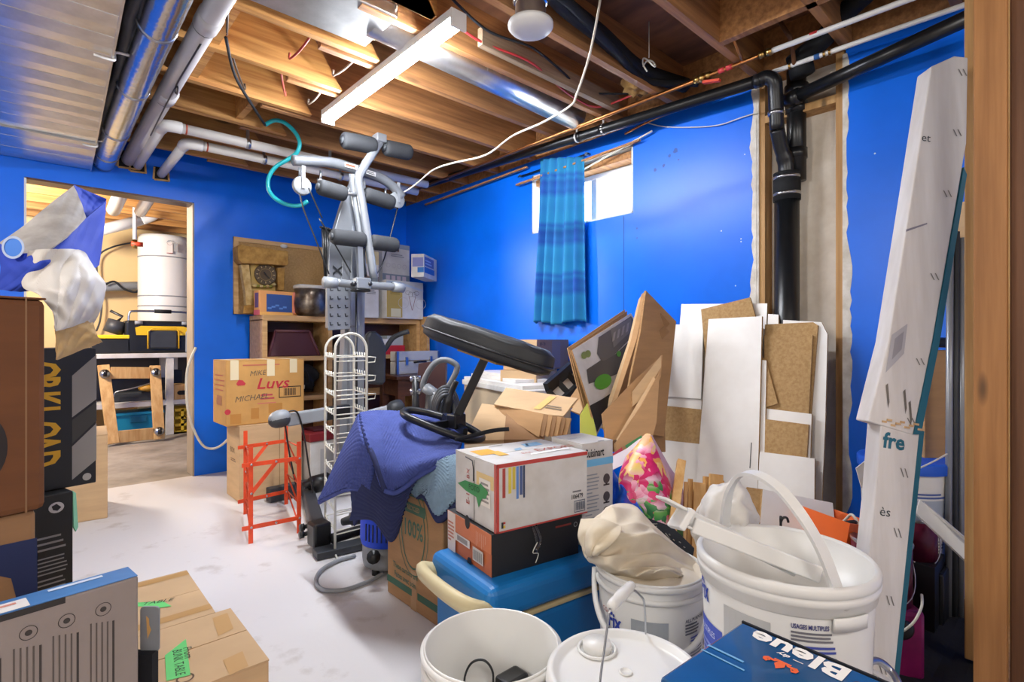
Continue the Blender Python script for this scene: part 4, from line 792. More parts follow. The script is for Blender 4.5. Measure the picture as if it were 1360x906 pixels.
# curved top beam with pulleys
pts = smooth([gp(389, 213), gp(410, 214), gp(440, 216), gp(470, 224), gp(500, 234), gp(520, 246), gp(534, 262)], 5)
b = MB(); b.tube(pts, .033, 'silver_paint', 10); b.build('top_beam', t)
p = MB(); fm = frame(gp(462, 219, GY - .036), (1, 0, -.05), up); p.rect(fm, -.02, -.016, .07, .014, '#d9d4cc'); p.text(fm, -.015, -.009, .022, 'BOW', '#c8452e'); p.text(fm, .035, -.009, .022, 'FLEX', '#333333') if False else p.rect(fm, -.012, -.008, .05, .006, '#c8583e', .0016)
fm = frame(gp(490, 229, GY - .036), (1, 0, -.1), up); p.rect(fm, -.02, -.014, .05, .014, '#e2e2e0'); p.lines(fm, -.015, -.01, .045, .01, 2, '#444444'); p.build('beam_sticker', t, fix=False)
for px, py in ((401, 247), (527, 266)):
    c = gp(px, py); b = MB(Matrix.Translation(c) @ Matrix.Rotation(pi / 2, 4, 'X') @ Matrix.Rotation(0, 4, 'Y')); b.lathe([(0, -.02), (.03, -.02), (.052, -.016), (.058, -.01), (.05, 0), (.058, .01), (.052, .016), (0, .02)], 'grey_plastic', 24); b.lathe([(0, -.024), (.012, -.024), (.012, -.02)], 'steel', 10); pul = b.build('pulley', t)
    b = MB(); b.bar(c + V((0, -.026, -.02)), c + V((0, -.026, .12)), .022, .004, 'grey_plastic', (1, 0, 0)); b.bar(c + V((0, .026, -.02)), c + V((0, .026, .12)), .022, .004, 'grey_plastic', (1, 0, 0)); b.build('pulley_bracket', pul)
for px, py in ((426, 227), (512, 250)):
    c = gp(px, py); b = MB(); b.tube([c, c - V((0, 0, .06))], .008, 'steel', 8); b.tube([c - V((.02, 0, .06)), c + V((.02, 0, -.06))], .012, 'steel', 8); b.build('hook_bolt', t)
# roller arm: T-bar at the top, splitting into two bars lower down
RY_ = GY - .13
b = MB(); b.tube(smooth([gp(506, 186, RY_), gp(496, 202, RY_), gp(482, 224, RY_), gp(476, 240, RY_), gp(482, 275, RY_), gp(497, 372, RY_)], 5), .028, 'silver_paint', 8); b.build('roller_bar', t)
b = MB(); b.tube(smooth([gp(468, 232, RY_ + .05), gp(471, 262, RY_ + .05), gp(478, 305, RY_ + .05), gp(482, 360, RY_ + .05)], 4), .024, 'silver_paint', 8); b.build('roller_bar', t)
b = MB(); c = gp(504, 185, RY_); b.bx(c.x - .035, c.x + .035, c.y - .04, c.y + .04, c.z - .025, c.z + .03, 'silver_paint'); b.build('bar_cap', t, bevel=.008)
b = MB(); c = gp(495, 371, RY_); b.bx(c.x - .02, c.x + .02, c.y - .03, c.y + .02, c.z - .02, c.z + .006, 'dark_grey'); b.build('bar_foot', t)
def roller(p0, p1, r, Y):
    A, B_ = gp(*p0, Y), gp(*p1, Y); d = (B_ - A).normalized(); b = MB(); L_ = (B_ - A).length
    b.tube([A, A + d * .012, A + d * .03, B_ - d * .03, B_ - d * .012, B_], [r * .8, r * .96, r, r, r * .96, r * .8], 'foam_grip', 20); ro = b.build('foam_roller', t)
    b = MB(); b.tube([A - d * .012, A + d * .002], r * .45, 'dark_grey', 12); b.build('roller_end_cap', ro)
roller((455, 186), (498, 194), .053, RY_); roller((511, 196), (545, 203), .053, RY_)
roller((423, 248), (459, 258), .050, RY_ + .03); roller((484, 258), (522, 270), .050, RY_ + .03)
roller((441, 314), (484, 319), .050, RY_ - .0); roller((493, 321), (527, 326), .050, RY_ - .0)
for a, c in (((450, 314), (520, 324)), ((430, 250), (515, 268))):
    b = MB(); b.tube([gp(*a, RY_ + .03), gp(*c, RY_ + .03)], .012, 'steel', 8); b.build('roller_axle', t)
# resistance rods
for i in range(4):
    b = MB(); b.tube([gp(428 + 3.2 * i, 301 + i, GY + .02), gp(432 + 2 * i, 372, GY + .02)], .008, 'black_plastic', 8); b.tube([gp(428 + 3.2 * i, 301 + i, GY + .02), gp(428 + 3.2 * i, 303 + i, GY + .02)], .018, 'black_plastic', 8); b.build('resistance_rod', t)
# press arm
b = MB(); b.tube(smooth([gp(446, 375, RY_ - .03), gp(470, 378, RY_ - .03), gp(490, 379, RY_ - .03), gp(523, 381, RY_ - .03)], 4), .026, 'silver_paint', 10); b.build('press_bar', t)
for a, c in (((430, 375), (447, 376)), ((522, 381), (536, 383))):
    b = MB(); b.tube([gp(*a, RY_ - .03), gp(*c, RY_ - .03)], [.036, .034] if a[0] < 480 else [.034, .03], 'grey_plastic', 8); b.build('bar_end_grip', t)
b = MB(); c = gp(479, 376, RY_ - .03); b.bx(c.x - .05, c.x + .05, c.y - .05, c.y + .05, c.z - .04, c.z + .03, 'silver_paint'); b.bx(c.x - .05, c.x + .05, c.y - .045, c.y + .05, c.z - .055, c.z - .04, 'black_plastic'); b.build('pivot_block', t, bevel=.008)
for px in (471, 492): b = MB(); c = gp(px, 377, RY_ - .085); b.tube([c, c + V((0, .03, 0))], .014, 'black_plastic', 10); b.build('pivot_knob', t)
b = MB(); b.bar(gp(477, 326, RY_), gp(479, 372, RY_), .035, .03, 'silver_paint', (1, 0, 0)); b.build('pivot_link', t)
b = MB(); b.tube(smooth([gp(482, 330, RY_ + .01), gp(480, 345, RY_ + .01), gp(484, 368, RY_ + .01)], 4), .02, 'black_plastic', 8); b.build('link_damper', t)
# cables
for pts in (((398, 256), (404, 280), (420, 320), (437, 364)), ((424, 290), (448, 330), (466, 362)), ((528, 276), (522, 300), (508, 350), (494, 372)), ((410, 250), (428, 290)), ((467, 240), (471, 254), (478, 238))):
    b = MB(); b.tube(smooth([gp(*q, GY - .06) for q in pts], 5), .0045, 'black_plastic', 6); b.build('cable', t)
b = MB(); b.tube([gp(473, 382, GY - .07), gp(474, 600, GY - .07)], .007, 'black_plastic', 6); b.build('cable', t)
# back pad and lower column
plateY('back_pad', ((487, 447), (492, 440), (500, 440), (508, 447), (514, 462), (513, 508), (508, 512), (488, 510)), 'dark_grey', GY + .14, .06, bevel=.02)
plateY('back_pad', ((448, 455), (455, 452), (468, 454), (468, 512), (448, 512)), 'dark_grey', GY + .12, .06, bevel=.015)
plateY('front_upright', ((466, 300), (482, 302), (481, 600), (464, 600)), 'silver_paint', GY - .0, .05)
# leg lever arms with pads
b = MB(); b.bar(gp(380, 558, 3.15), gp(436, 549, 3.15), .075, .05, 'grey_plastic', up); b.build('lever_arm', t, bevel=.008)
b = MB(); b.bar(gp(430, 550, 3.15), gp(462, 545, 3.2), .08, .06, 'black_plastic', up); b.build('lever_joint', t, bevel=.01)
A = gp(357, 559, 3.12); B_ = gp(385, 551, 3.12); b = MB(); d = B_ - A; b.tube([A + d * f for f in (0, .08, .25, .5, .75, .92, 1)], [.012, .028, .04, .045, .042, .03, .012], 'grey_plastic', 14); b.tube([A + d * f - up * .012 for f in (0, .08, .25, .5, .75, .92, 1)], [.012, .028, .041, .046, .043, .03, .012], 'dark_grey', 14); b.build('lever_handle', t)
b = MB(); b.tube(smooth([gp(*q, 3.12) for q in ((378, 552), (386, 546), (396, 550), (404, 580), (410, 620), (416, 655))], 5), .005, 'black_plastic', 6); b.build('cable', t)
b = MB(); b.tube(smooth([gp(*q, 3.12) for q in ((379, 566), (384, 600), (392, 640), (398, 662))], 5), .005, 'black_plastic', 6); b.build('cable', t)
b = MB(); b.bar(gp(486, 552, 3.3), gp(520, 543, 3.3), .06, .04, 'light_grey_plastic', up); b.build('lever_arm', t, bevel=.006)
b = MB(); A = gp(516, 546, 3.26); B_ = gp(535, 538, 3.26); d = B_ - A; b.tube([A + d * f for f in (0, .1, .3, .7, .9, 1)], [.02, .045, .055, .055, .045, .02], 'dark_grey', 16); b.build('lever_pad', t)
# base on the floor
z5 = V((0, 0, .05))
A, B_, C_, D_ = fl(356, 668), fl(412, 668), fl(421, 736), fl(500, 722)
b = MB(); b.bar(A + z5, fl(480, 640) + z5, .07, .09, 'dark_grey', (0, 1, 0)); b.build('rear_base_beam', t, bevel=.006)
b = MB(); b.bar(fl(408, 662) + z5, fl(424, 722) + z5, .07, .085, 'dark_grey', (1, 0, 0)); b.build('base_rail', t, bevel=.006)
b = MB(); c = fl(425, 730) ; b.bx(c.x - .045, c.x + .045, c.y - .04, c.y + .06, .02, .14, 'black_plastic'); b.build('rail_end_cap', t, bevel=.012)
b = MB(); b.bar(fl(418, 742) + V((0, 0, .02)), fl(505, 722) + V((0, 0, .02)), .09, .035, 'dark_grey', (0, 1, 0)); b.build('front_base_plate', t, bevel=.004)
b = MB(); A = fl(440, 732) + V((0, 0, .06)); B_ = fl(500, 712) + V((0, 0, .06)); n = 60; b.tube([A.lerp(B_, i / n) for i in range(n + 1)], [.018 + .009 * (i % 2) for i in range(n + 1)], 'black_plastic', 10); b.build('rubber_bellows', t)
b = MB(); A = fl(455, 716) + V((0, 0, .09)); B_ = fl(505, 700) + V((0, 0, .09)); b.tube([A, A.lerp(B_, .2), A.lerp(B_, .25), B_], [.02, .025, .04, .04], 'dark_grey', 12); b.build('damper_cylinder', t)
for dy in (0, .05):
    b = MB(); c = fl(416, 722 - dy * 200) + V((0, 0, .06)); b.tube([c, c - V((.05, 0, 0))], .012, 'black_plastic', 8); b.tube([c - V((.05, 0, 0)), c - V((.07, 0, 0))], .02, 'black_plastic', 8); b.build('side_peg', t)
b = MB(); c = fl(424, 668) + V((0, 0, .13)); b.tube([c - V((.05, .02, 0)), c + V((.06, .02, 0))], .055, 'black_plastic', 14); b.tube([c - V((.1, .0, 0)), c + V((.02, .0, .02))], .025, 'black_plastic', 8); b.build('base_pulley', t)
# ================================================================ white wire rack
t = thing('wire_rack', fl(465, 732), 'tall white wire rack of arched loops in front of the gym', 'rack')
def leg_at(px, pyb): return fl(px, pyb)
H2 = 1.09
loops = (((445, 739), (487, 727), 443), ((432, 716), (470, 706), 446))
frames = []
for (a, c, ytop) in loops:
    A, B_ = fl(*a), fl(*c); h = H + (453 - ytop) * (depth(A) + depth(B_)) / 2 / F; r_ = (B_ - A).length / 2; M_ = (A + B_) / 2; u_ = (B_ - A).normalized()
    pts = [A] + [M_ - u_ * r_ * cos(k * pi / 12) + up * (h - r_ + r_ * sin(k * pi / 12)) for k in range(13)] + [B_]
    b = MB(); b.tube(pts, .0065, 'white_wire', 8); b.build('arched_loop', t); frames.append((A, B_, h))
(A, B_, h1), (C_, D_, h2) = frames; dv = C_ - A; uu = (B_ - A).normalized()
for i in range(10):
    z = .97 - .094 * i
    b = MB(); Z = up * z; P = [A + Z, B_ + Z, D_ + Z, C_ + Z]
    b.tube([P[0], P[1]], .0032, 'white_wire', 6); b.tube([P[3], P[2]], .0032, 'white_wire', 6); b.tube([P[0] - up * .02, P[1] - up * .02], .0032, 'white_wire', 6)
    b.tube([P[1], P[1] + uu * .05 - up * .004, P[1] + uu * .045 - up * .028, P[1] - up * .03], .003, 'white_wire', 6)
    for s_ in (0, 1):
        E0, E1 = (P[3], P[0]) if s_ == 0 else (P[2], P[1])
        b.tube([E0, E1], .003, 'white_wire', 6); n = 5
        for j in range(n):
            q = E0.lerp(E1, (j + .7) / (n + .4)); b.tube([q - up * .006, q + up * .02 + (E0 - E1).normalized() * .012], .0028, 'white_wire', 5)
    b.build('rack_tier', t)
b = MB(); b.tube([A + up * .012, B_ + up * .012, D_ + up * .012, C_ + up * .012], .005, 'white_wire', 6, closed=True); b.tube([A + up * .012, A - dv * .3 + up * .006], .005, 'white_wire', 6); b.build('foot_frame', t)
# ================================================================ big carton with the quilts on it
N = fl(588, 838); B = Box(N, 0, 514.5, 640, 652, lenR=.52)
t = carton('moving_carton', 'tall brown carton with green printing, quilts piled on top', B, 'card', bevel=.006)
p = MB(); G = '#3f6b52'; fL, Lw, hh = B.fL, B.Ln, B.h
p.rect(fL, 0, hh * .10, Lw * .48, hh * .155, G); p.rect(fL, Lw * .58, hh * .10, Lw, hh * .155, G)
p.ring(fL, Lw * .5, hh * .61, Lw * .22, .007, G, ry=hh * .30, e=.0012); p.ring(fL, Lw * .5, hh * .61, Lw * .27, .004, G, ry=hh * .35, e=.0012)
p.rect(fL, Lw * .3, hh * .74, Lw * .72, hh * .82, G); p.text(fL, Lw * .5, hh * .56, hh * .18, '100%', G, align='CENTER', bold=.02, sx=.72)
p.text(fL, Lw * .51, hh * .765, .026, 'RECYCLED', '#b48b5e', align='CENTER', e=.0018, bold=.01, sx=.7); p.text(fL, Lw * .5, hh * .90, .032, 'U-HAUL', G, align='CENTER', bold=.02)
for u0, v0, u1, v1 in ((.3, .87, .7, .885), (.3, .96, .7, .972), (.3, .87, .32, .972), (.68, .87, .70, .972)): p.rect(fL, Lw * u0, hh * v0, Lw * u1, hh * v1, G)
p.text(fL, Lw * .12, hh * .25, .032, 'These cartons are', G, bold=.015, rot=-.02, sx=.8); p.text(fL, Lw * .15, hh * .18, .032, 'Faites avec soin.', G, bold=.015, rot=-.02, sx=.8)
p.build('printing', t, fix=False)
p = MB(); p.rect(fL, Lw * .46, hh * .0, Lw * .56, hh * .3, '#b9946a', .0007); p.build('seam_tape', t, fix=False)
boxtop = B.N.z + B.h
# quilts: patches through control nets, quilted in ridges
def net(rows):
    R_ = [[dp(*c) for c in r] for r in rows]; nr, nc = len(R_), len(R_[0])
    def cr(P, u):
        n = len(P) - 1; i = min(int(u * n), n - 1); tt = u * n - i; a, b_, c, d = P[max(i - 1, 0)], P[i], P[i + 1], P[min(i + 2, n)]
        return .5 * ((2 * b_) + (c - a) * tt + (2 * a - 5 * b_ + 4 * c - d) * tt * tt + (3 * b_ - a - 3 * c + d) * tt ** 3)
    return lambda u, v: cr([cr(r, u) for r in R_], v)
def quilt_patch(name, t, rows, k, nu=64, nv=64, ridges=18, diag=False, amp=.006, th=.014, label=None, trim=None):
    f = net(rows)
    def g(u, v):
        P = f(u, v); e = .004; a = f(min(u + e, 1), v) - f(max(u - e, 0), v); c = f(u, min(v + e, 1)) - f(u, max(v - e, 0)); n = a.cross(c)
        if n.length > 1e-9: n.normalize()
        if n.dot(CAM - P) < 0: n = -n
        if diag == 'diamond': s_ = min(abs(sin((u + v) * pi * ridges)), abs(sin((u - v) * pi * ridges)))
        elif diag == 'chevron': s_ = abs(sin((v + abs(((u * 2) % 1) - .5) * .9) * pi * ridges))
        else: s_ = abs(sin(v * pi * ridges))
        return P + n * amp * (min(1, s_ * 1.6))
    b = MB(); b.grid(g, nu, nv, k); return b.build(name, t, solid=th, label=label)
t = thing('quilt', dp(530, 640, 2.05), 'dark blue quilted blanket thrown over the green-printed carton', 'blanket')
quilt_patch('top_layer', t, [[(478, 551, 2.36), (500, 548, 2.42), (530, 549, 2.44), (565, 551, 2.42), (614, 582, 2.30)], [(480, 562, 2.26), (505, 566, 2.26), (532, 570, 2.26), (566, 578, 2.22), (612, 592, 2.12)], [(486, 585, 2.10), (508, 592, 2.10), (534, 600, 2.08), (562, 604, 2.06), (609, 599, 2.0)], [(497, 612, 2.02), (512, 622, 2.0), (534, 625, 1.98), (560, 617, 1.96), (608, 603, 1.95)], [(508, 645, 2.0), (520, 652, 1.98), (536, 645, 1.97), (560, 628, 1.96), (606, 607, 1.94)]], 'quilt_blue', 90, 110, 17, 'chevron')
quilt_patch('left_drape', t, [[(479, 550, 2.37), (479, 562, 2.27), (484, 582, 2.13), (498, 612, 2.03)], [(466, 578, 2.40), (466, 592, 2.28), (474, 606, 2.15), (497, 628, 2.04)], [(450, 612, 2.40), (455, 622, 2.30), (468, 628, 2.17), (494, 642, 2.05)], [(424, 667, 2.38), (443, 657, 2.30), (466, 648, 2.18), (496, 652, 2.06)]], 'quilt_blue', 64, 64, 12, 'diamond')
quilt_patch('front_drape', t, [[(497, 612, 2.06), (508, 640, 2.02), (530, 650, 1.985), (556, 632, 1.975)], [(484, 640, 2.09), (503, 655, 2.03), (525, 668, 1.99), (546, 652, 1.98)], [(474, 660, 2.12), (500, 674, 2.05), (521, 692, 2.0), (537, 678, 1.99)], [(466, 690, 2.14), (496, 690, 2.08), (519, 718, 2.01), (529, 700, 2.0)]], 'navy_trim', 56, 56, 14, False, amp=.002)
quilt_patch('left_fold', t, [[(468, 628, 2.19), (482, 632, 2.14), (497, 640, 2.09)], [(468, 655, 2.20), (478, 655, 2.16), (490, 655, 2.12)], [(472, 698, 2.20), (475, 692, 2.18), (479, 676, 2.15)]], 'navy_trim', 24, 30, 8, False, amp=.002)
# padded binding along the folded edge
f = net([[(481, 568, 2.22), (490, 592, 2.07), (500, 618, 2.0), (511, 650, 1.975)]]* 2)
b = MB(); b.tube([f(i / 30, 0) for i in range(31)], .011, 'navy_trim', 8, flat=.7); b.build('binding', t)
b = MB(); b.tube(smooth([dp(*q) for q in ((511, 652, 1.97), (524, 655, 1.962), (540, 646, 1.955), (562, 629, 1.945), (606, 609, 1.93))], 6), .009, 'quilt_blue', 8); b.build('binding', t)
b = MB(); b.tube(smooth([dp(*q) for q in ((424, 668, 2.37), (443, 658, 2.29), (466, 650, 2.17), (496, 654, 2.05))], 6), .008, 'quilt_blue', 8); b.build('binding', t)
t = thing('quilt', dp(585, 640, 1.9), 'light blue quilt with navy edging, below the dark blue one', 'blanket')
rows = [[(540, 640, 2.035), (565, 624, 1.99), (590, 610, 1.93), (612, 604, 1.90)], [(548, 652, 2.03), (570, 640, 1.965), (592, 626, 1.90), (612, 618, 1.86)], [(552, 656, 2.03), (570, 652, 1.95), (592, 650, 1.875), (612, 640, 1.83)], [(554, 658, 2.03), (566, 658, 1.955), (583, 684, 1.90), (609, 662, 1.835)]]
quilt_patch('top_layer', t, rows, 'quilt_light', 60, 60, 12, 'chevron', amp=.005)
f = net([rows[3], [(555, 663, 2.025), (563, 664, 1.95), (583, 695, 1.895), (608, 672, 1.832)]])
b = MB(); b.grid(f, 40, 3, 'navy_trim'); b.build('edging', t, solid=.012, label='navy edging')
# blue shop vacuum behind the carton
c = V((1.235, 2.20, 0)); Mv = Matrix.Translation(c)
t = thing('shop_vacuum', c, 'small blue and grey shop vacuum on the floor behind the carton', 'vacuum cleaner')
b = MB(Mv); b.lathe([(0, .03), (.115, .03), (.12, .06), (.12, .13), (0, .13)], 'grey_plastic', 28); b.build('tank', t)
b = MB(Mv); b.lathe([(.125, .13), (.13, .15), (.128, .24), (.11, .30), (.07, .34), (0, .35)], '#1747d8', 28); mh = b.build('motor_head', t)
b = MB(Mv)
for i in range(10): a = radians(190 + 9 * i); b.bar((.131 * cos(a), .131 * sin(a), .16), (.129 * cos(a), .129 * sin(a), .235), .006, .004, '#0a1c58', (-sin(a), cos(a), 0))
b.build('vent_slots', mh)
b = MB(); q = dp(497, 740, 2.28); b.tube([c + V((-.1, -.06, .09)), q, q + (q - c - V((-.1, -.06, .09))) * .4], [.022, .02, .03], 'black_plastic', 10); b.build('drain_knob', t)
for a in (200, 290, 50): b = MB(Mv); b.lathe([(0, 0), (.018, 0), (.018, .03), (0, .03)], 'black_plastic', 8, Matrix.Translation((.09 * cos(radians(a)), .09 * sin(radians(a)), 0))); b.build('caster', t)
line('power_cord', [fl(*q, .012) for q in ((472, 738), (448, 745), (426, 758), (420, 772), (428, 783), (455, 784), (480, 776), (495, 770), (508, 762))], .009, 'grey_plastic', 'grey cord looped on the white floor by the gym base', 'cord', 8)
# ================================================================ the pile in the middle
def sheet(name, pts, th, k, root=None, label=None, cat=None, group=None, edge=None):
    """board with the outline pts = (px, py, depth), thickness th going away from the viewer"""
    P = [dp(*q) for q in pts]; c = sum(P, V()) / len(P); n = V()
    for i in range(len(P)): n += (P[i] - c).cross(P[(i + 1) % len(P)] - c)
    n.normalize()
    if n.dot(c - CAM) < 0: n = -n
    P = [CAM + ray(q[0], q[1]) * (n.dot(c - CAM) / n.dot(ray(q[0], q[1]))) for q in pts]
    b = MB(); m = len(P); b.add(P + [p_ + n * th for p_ in P], [tuple(range(m)), tuple(range(m, 2 * m))[::-1]], k); b.add(P + [p_ + n * th for p_ in P], [(i, (i + 1) % m, m + (i + 1) % m, m + i) for i in range(m)], edge or k)
    o = b.build(name, root, label=label, cat=cat, group=group); return o, P, n
YW = -9
# cooler
Nc = dp(650, 800, 1.47); Nc.z = 0
B = Box(Nc, YW + 2, 600, 800, 800, lenR=.66, h=.35)
B.Ln = .37
mk('cooler_blue', '#1170b4', 0.42, var=0.08, scale=(4,))
t = thing('cooler', B.c, 'blue picnic cooler with beige stripe and handle, under the shoe box', 'cooler')
b = MB(B.M); b.bx(.015, B.R - .015, .015, B.Ln - .015, 0, .235, 'cooler_blue'); b.build('cooler_body', t, bevel=.02, seg=3)
b = MB(B.M); b.bx(.008, B.R - .008, .008, B.Ln - .008, .235, .25, '#c9b687'); b.build('beige_band', t, bevel=.004, label='beige stripe')
b = MB(B.M); b.bx(0, B.R, 0, B.Ln, .25, .35, 'cooler_blue'); b.build('lid', t, bevel=.03, seg=4)
b = MB(B.M); b.tube(smooth([(.02, .03, .28), (-.03, .035, .30), (-.055, .08, .31), (-.06, B.Ln / 2, .31), (-.055, B.Ln - .08, .31), (-.03, B.Ln - .035, .30), (.02, B.Ln - .03, .28)], 5), .022, '#cdbf95', 10, flat=1.5); b.build('handle', t, label='cream carry handle')
ct = .3505
# shoe box
N = dp(653.5, 771, 1.56); N.z = ct
B = Box(N, YW, 597, 768, 713, h=.128)
t = thing('shoe_box', B.c, 'orange and black shoe box on the cooler under the white carton', 'box')
b = MB(B.M); b.bx(0, B.R, 0, B.Ln, 0, .07, '#1d1d1f'); b.bx(-.0012, 0, .002, B.Ln - .002, 0, .07, '#c0683c'); b.build('box_base', t, bevel=0)
b = MB(B.M); b.bx(-.004, B.R + .004, -.004, B.Ln + .004, .07, .128, '#1d1d1f'); b.bx(-.0054, -.004, -.003, B.Ln + .003, .07, .128, '#c9744a'); b.build('box_lid', t)
p = MB(); f2 = frame(B.N + B.dL * B.Ln - B.dR * .0056, -B.dL, up)
p.rect(f2, .0, .0, B.Ln * .2, .128, '#dfd3c6'); p.rect(f2, B.Ln * .2, .045, B.Ln * .55, .07, '#d9d4cc'); p.rect(f2, B.Ln * .25, .05, B.Ln * .5, .066, '#8f8a86', .0016); p.rect(f2, B.Ln * .62, .02, B.Ln * .85, .062, '#cfc9c0')
for i in range(8): p.rect(f2, B.Ln * (.64 + .025 * i), .025, B.Ln * (.65 + .025 * i), .055, '#6a6a6a', .0017)
for i in range(6): p.rect(f2, B.Ln * (.7 + .04 * i), .07 + .01 * (i % 3), B.Ln * (.705 + .04 * i), .115, '#d9b8a4', .0016)
p.lines(f2, .004, .03, B.Ln * .18, .10, 6, '#c07a60', e=.0017); p.disc(f2, B.Ln * .5, .127, .016, '#120f0e', .0018, ry=.022); p.disc(f2, B.Ln * .55, .004, .014, '#120f0e', .0018, ry=.016)
p.lines(B.fR, B.R * .7, .10, B.R * .93, .112, 1, '#7a2f28', e=.006); p.ring(B.fR, B.R * .95, .10, .008, .002, '#9a9a9a', e=.006); p.build('printing', t, fix=False)
b = MB(); q0 = B.N + B.dR * B.R * .42 - B.dL * .012 + up * .13; b.tube(smooth([q0, q0 + V((.01, -.008, -.05)), q0 + V((.0, -.012, -.075)), q0 + V((.025, -.01, -.05)), q0 + V((.012, 0, 0))], 5), .004, 'glass', 6); b.tube(smooth([q0 + V((.01, -.01, -.05)), q0 + V((-.012, -.012, -.075)), q0 + V((.012, -.012, -.085)), q0 + V((.0, -.012, -.11))], 5), .0015, 'white_wire', 6); b.build('plastic_tie', t)
# white export carton
N = dp(659, 712, 1.56); N.z = ct + .129
B = Box(N, YW, 605, 780, 617.5)
t = thing('export_carton', B.c, 'white carton with red edges and green tag on top of the shoe box', 'box')
b = MB(B.M); b.bx(0, B.R, 0, B.Ln, 0, B.h - .003, 'white_card'); b.build('box_body', t, bevel=.003)
for q in (0, 1):
    b = MB(B.M); b.bx(0, B.R, q * (B.Ln / 2 + .0015), B.Ln / 2 - .0015 + q * (B.Ln / 2 + .0015), B.h - .003, B.h, 'white_card'); b.build('top_flap', t)
p = MB(); R_, h_, Ln_ = B.R, B.h, B.Ln; rd = '#b8423a'
for u0, v0, u1, v1 in ((0, .94, 1, 1), (0, 0, 1, .025), (0, 0, .028, 1)): p.rect(B.fR, R_ * u0, h_ * v0, R_ * u1, h_ * v1, rd)
p.rect(B.fL, Ln_ * .96, 0, Ln_, h_, '#c2564c')
for u, w_, k, v0 in ((.06, .03, '#a8473e', .5), (.12, .03, '#d8c24a', .55), (.16, .03, '#cbb444', .6), (.20, .025, '#5d86c4', .45), (.235, .03, '#4a5a86', .5), (.27, .02, '#31405c', .45)): p.rect(B.fR, R_ * u, h_ * v0, R_ * (u + w_), h_ * .93, k)
p.rect(B.fR, R_ * .05, h_ * .06, R_ * .07, h_ * .15, '#2c2c2c'); p.rect(B.fR, R_ * .07, h_ * .06, R_ * .09, h_ * .10, '#d0b030'); p.rect(B.fR, R_ * .07, h_ * .12, R_ * .09, h_ * .15, '#b8423a')
p.text(B.fR, R_ * .80, h_ * .27, h_ * .105, '106479', '#2b2b2e', bold=.015, sx=.8); p.lines(B.fR, R_ * .82, h_ * .36, R_ * .94, h_ * .41, 1, '#77777a')
for u0, v0, u1, v1 in ((.84, .05, .845, .235), (.965, .05, .97, .235), (.84, .05, .97, .062), (.84, .225, .97, .237)): p.rect(B.fR, R_ * u0, h_ * v0, R_ * u1, h_ * v1, '#3a4660')
for i in range(12): p.rect(B.fR, R_ * (.855 + .009 * i), h_ * .08, R_ * (.858 + .009 * i + .002 * (i % 3)), h_ * .21, '#3a4660')
# top print
T = B.fT; p.rect(T, R_ * .07, Ln_ * .50, R_ * .27, Ln_ * .80, '#e0a62c'); p.rect(T, R_ * .2, Ln_ * .36, R_ * .30, Ln_ * .62, '#e3b040', .0014)
p.text(T, R_ * .60, Ln_ * .32, .045, 'EXPORT', '#b8604a', bold=.01, sx=1.0)
p.text(T, R_ * .42, Ln_ * .30, .022, 'BAR', '#b8604a')
for u0, v0, u1, v1, k in ((.62, .62, .86, .84, '#7fa9c4'), (.66, .66, .72, .82, '#4d7fa4'), (.44, .5, .56, .64, '#8fb2c8'), (.30, .86, .5, .94, '#a9a49a'), (.46, .2, .95, .3, '#efeeec')): p.poly(T, [(R_ * u0, Ln_ * v0), (R_ * (u1 - .03), Ln_ * (v0 + .02)), (R_ * u1, Ln_ * v1), (R_ * (u0 + .03), Ln_ * (v1 - .03))], k, .0015)
# left face print and green tag
L = B.fL; p.rect(L, Ln_ * .49, 0, Ln_ * .505, h_ * .95, '#4a443c'); p.rect(L, Ln_ * .55, h_ * .6, Ln_ * .95, h_ * .8, '#d8bd84'); p.rect(L, Ln_ * .62, h_ * .32, Ln_ * .88, h_ * .72, '#ddd7cc', .0013); p.lines(L, Ln_ * .66, h_ * .36, Ln_ * .86, h_ * .68, 5, '#8d8880', e=.0016)
p.text(L, Ln_ * .38, h_ * .22, .03, 'E-1', '#a8433a', rot=pi / 2, bold=.01); p.text(L, Ln_ * .38, h_ * .62, .026, 'BX', '#a8433a', rot=pi / 2)
p.poly(L, [(Ln_ * .08, h_ * .48), (Ln_ * .28, h_ * .58), (Ln_ * .62, h_ * .60), (Ln_ * .66, h_ * .64), (Ln_ * .84, h_ * .56), (Ln_ * .78, h_ * .44), (Ln_ * .7, h_ * .42), (Ln_ * .62, h_ * .26), (Ln_ * .56, h_ * .4), (Ln_ * .3, h_ * .42)], '#3e8a4c', .003); p.text(L, Ln_ * .38, h_ * .47, .026, 'FOTO', '#1c3b24', rot=.05, e=.0042)
p.tube([L @ V((Ln_ * .28, h_ * .95, .001)), L @ V((Ln_ * .45, h_ * .93, .001)), L @ V((Ln_ * .48, h_ * .8, .001)), L @ V((Ln_ * .48, h_ * .62, .001))], .0018, '#3d3d40', 5)
p.build('printing', t, fix=False)
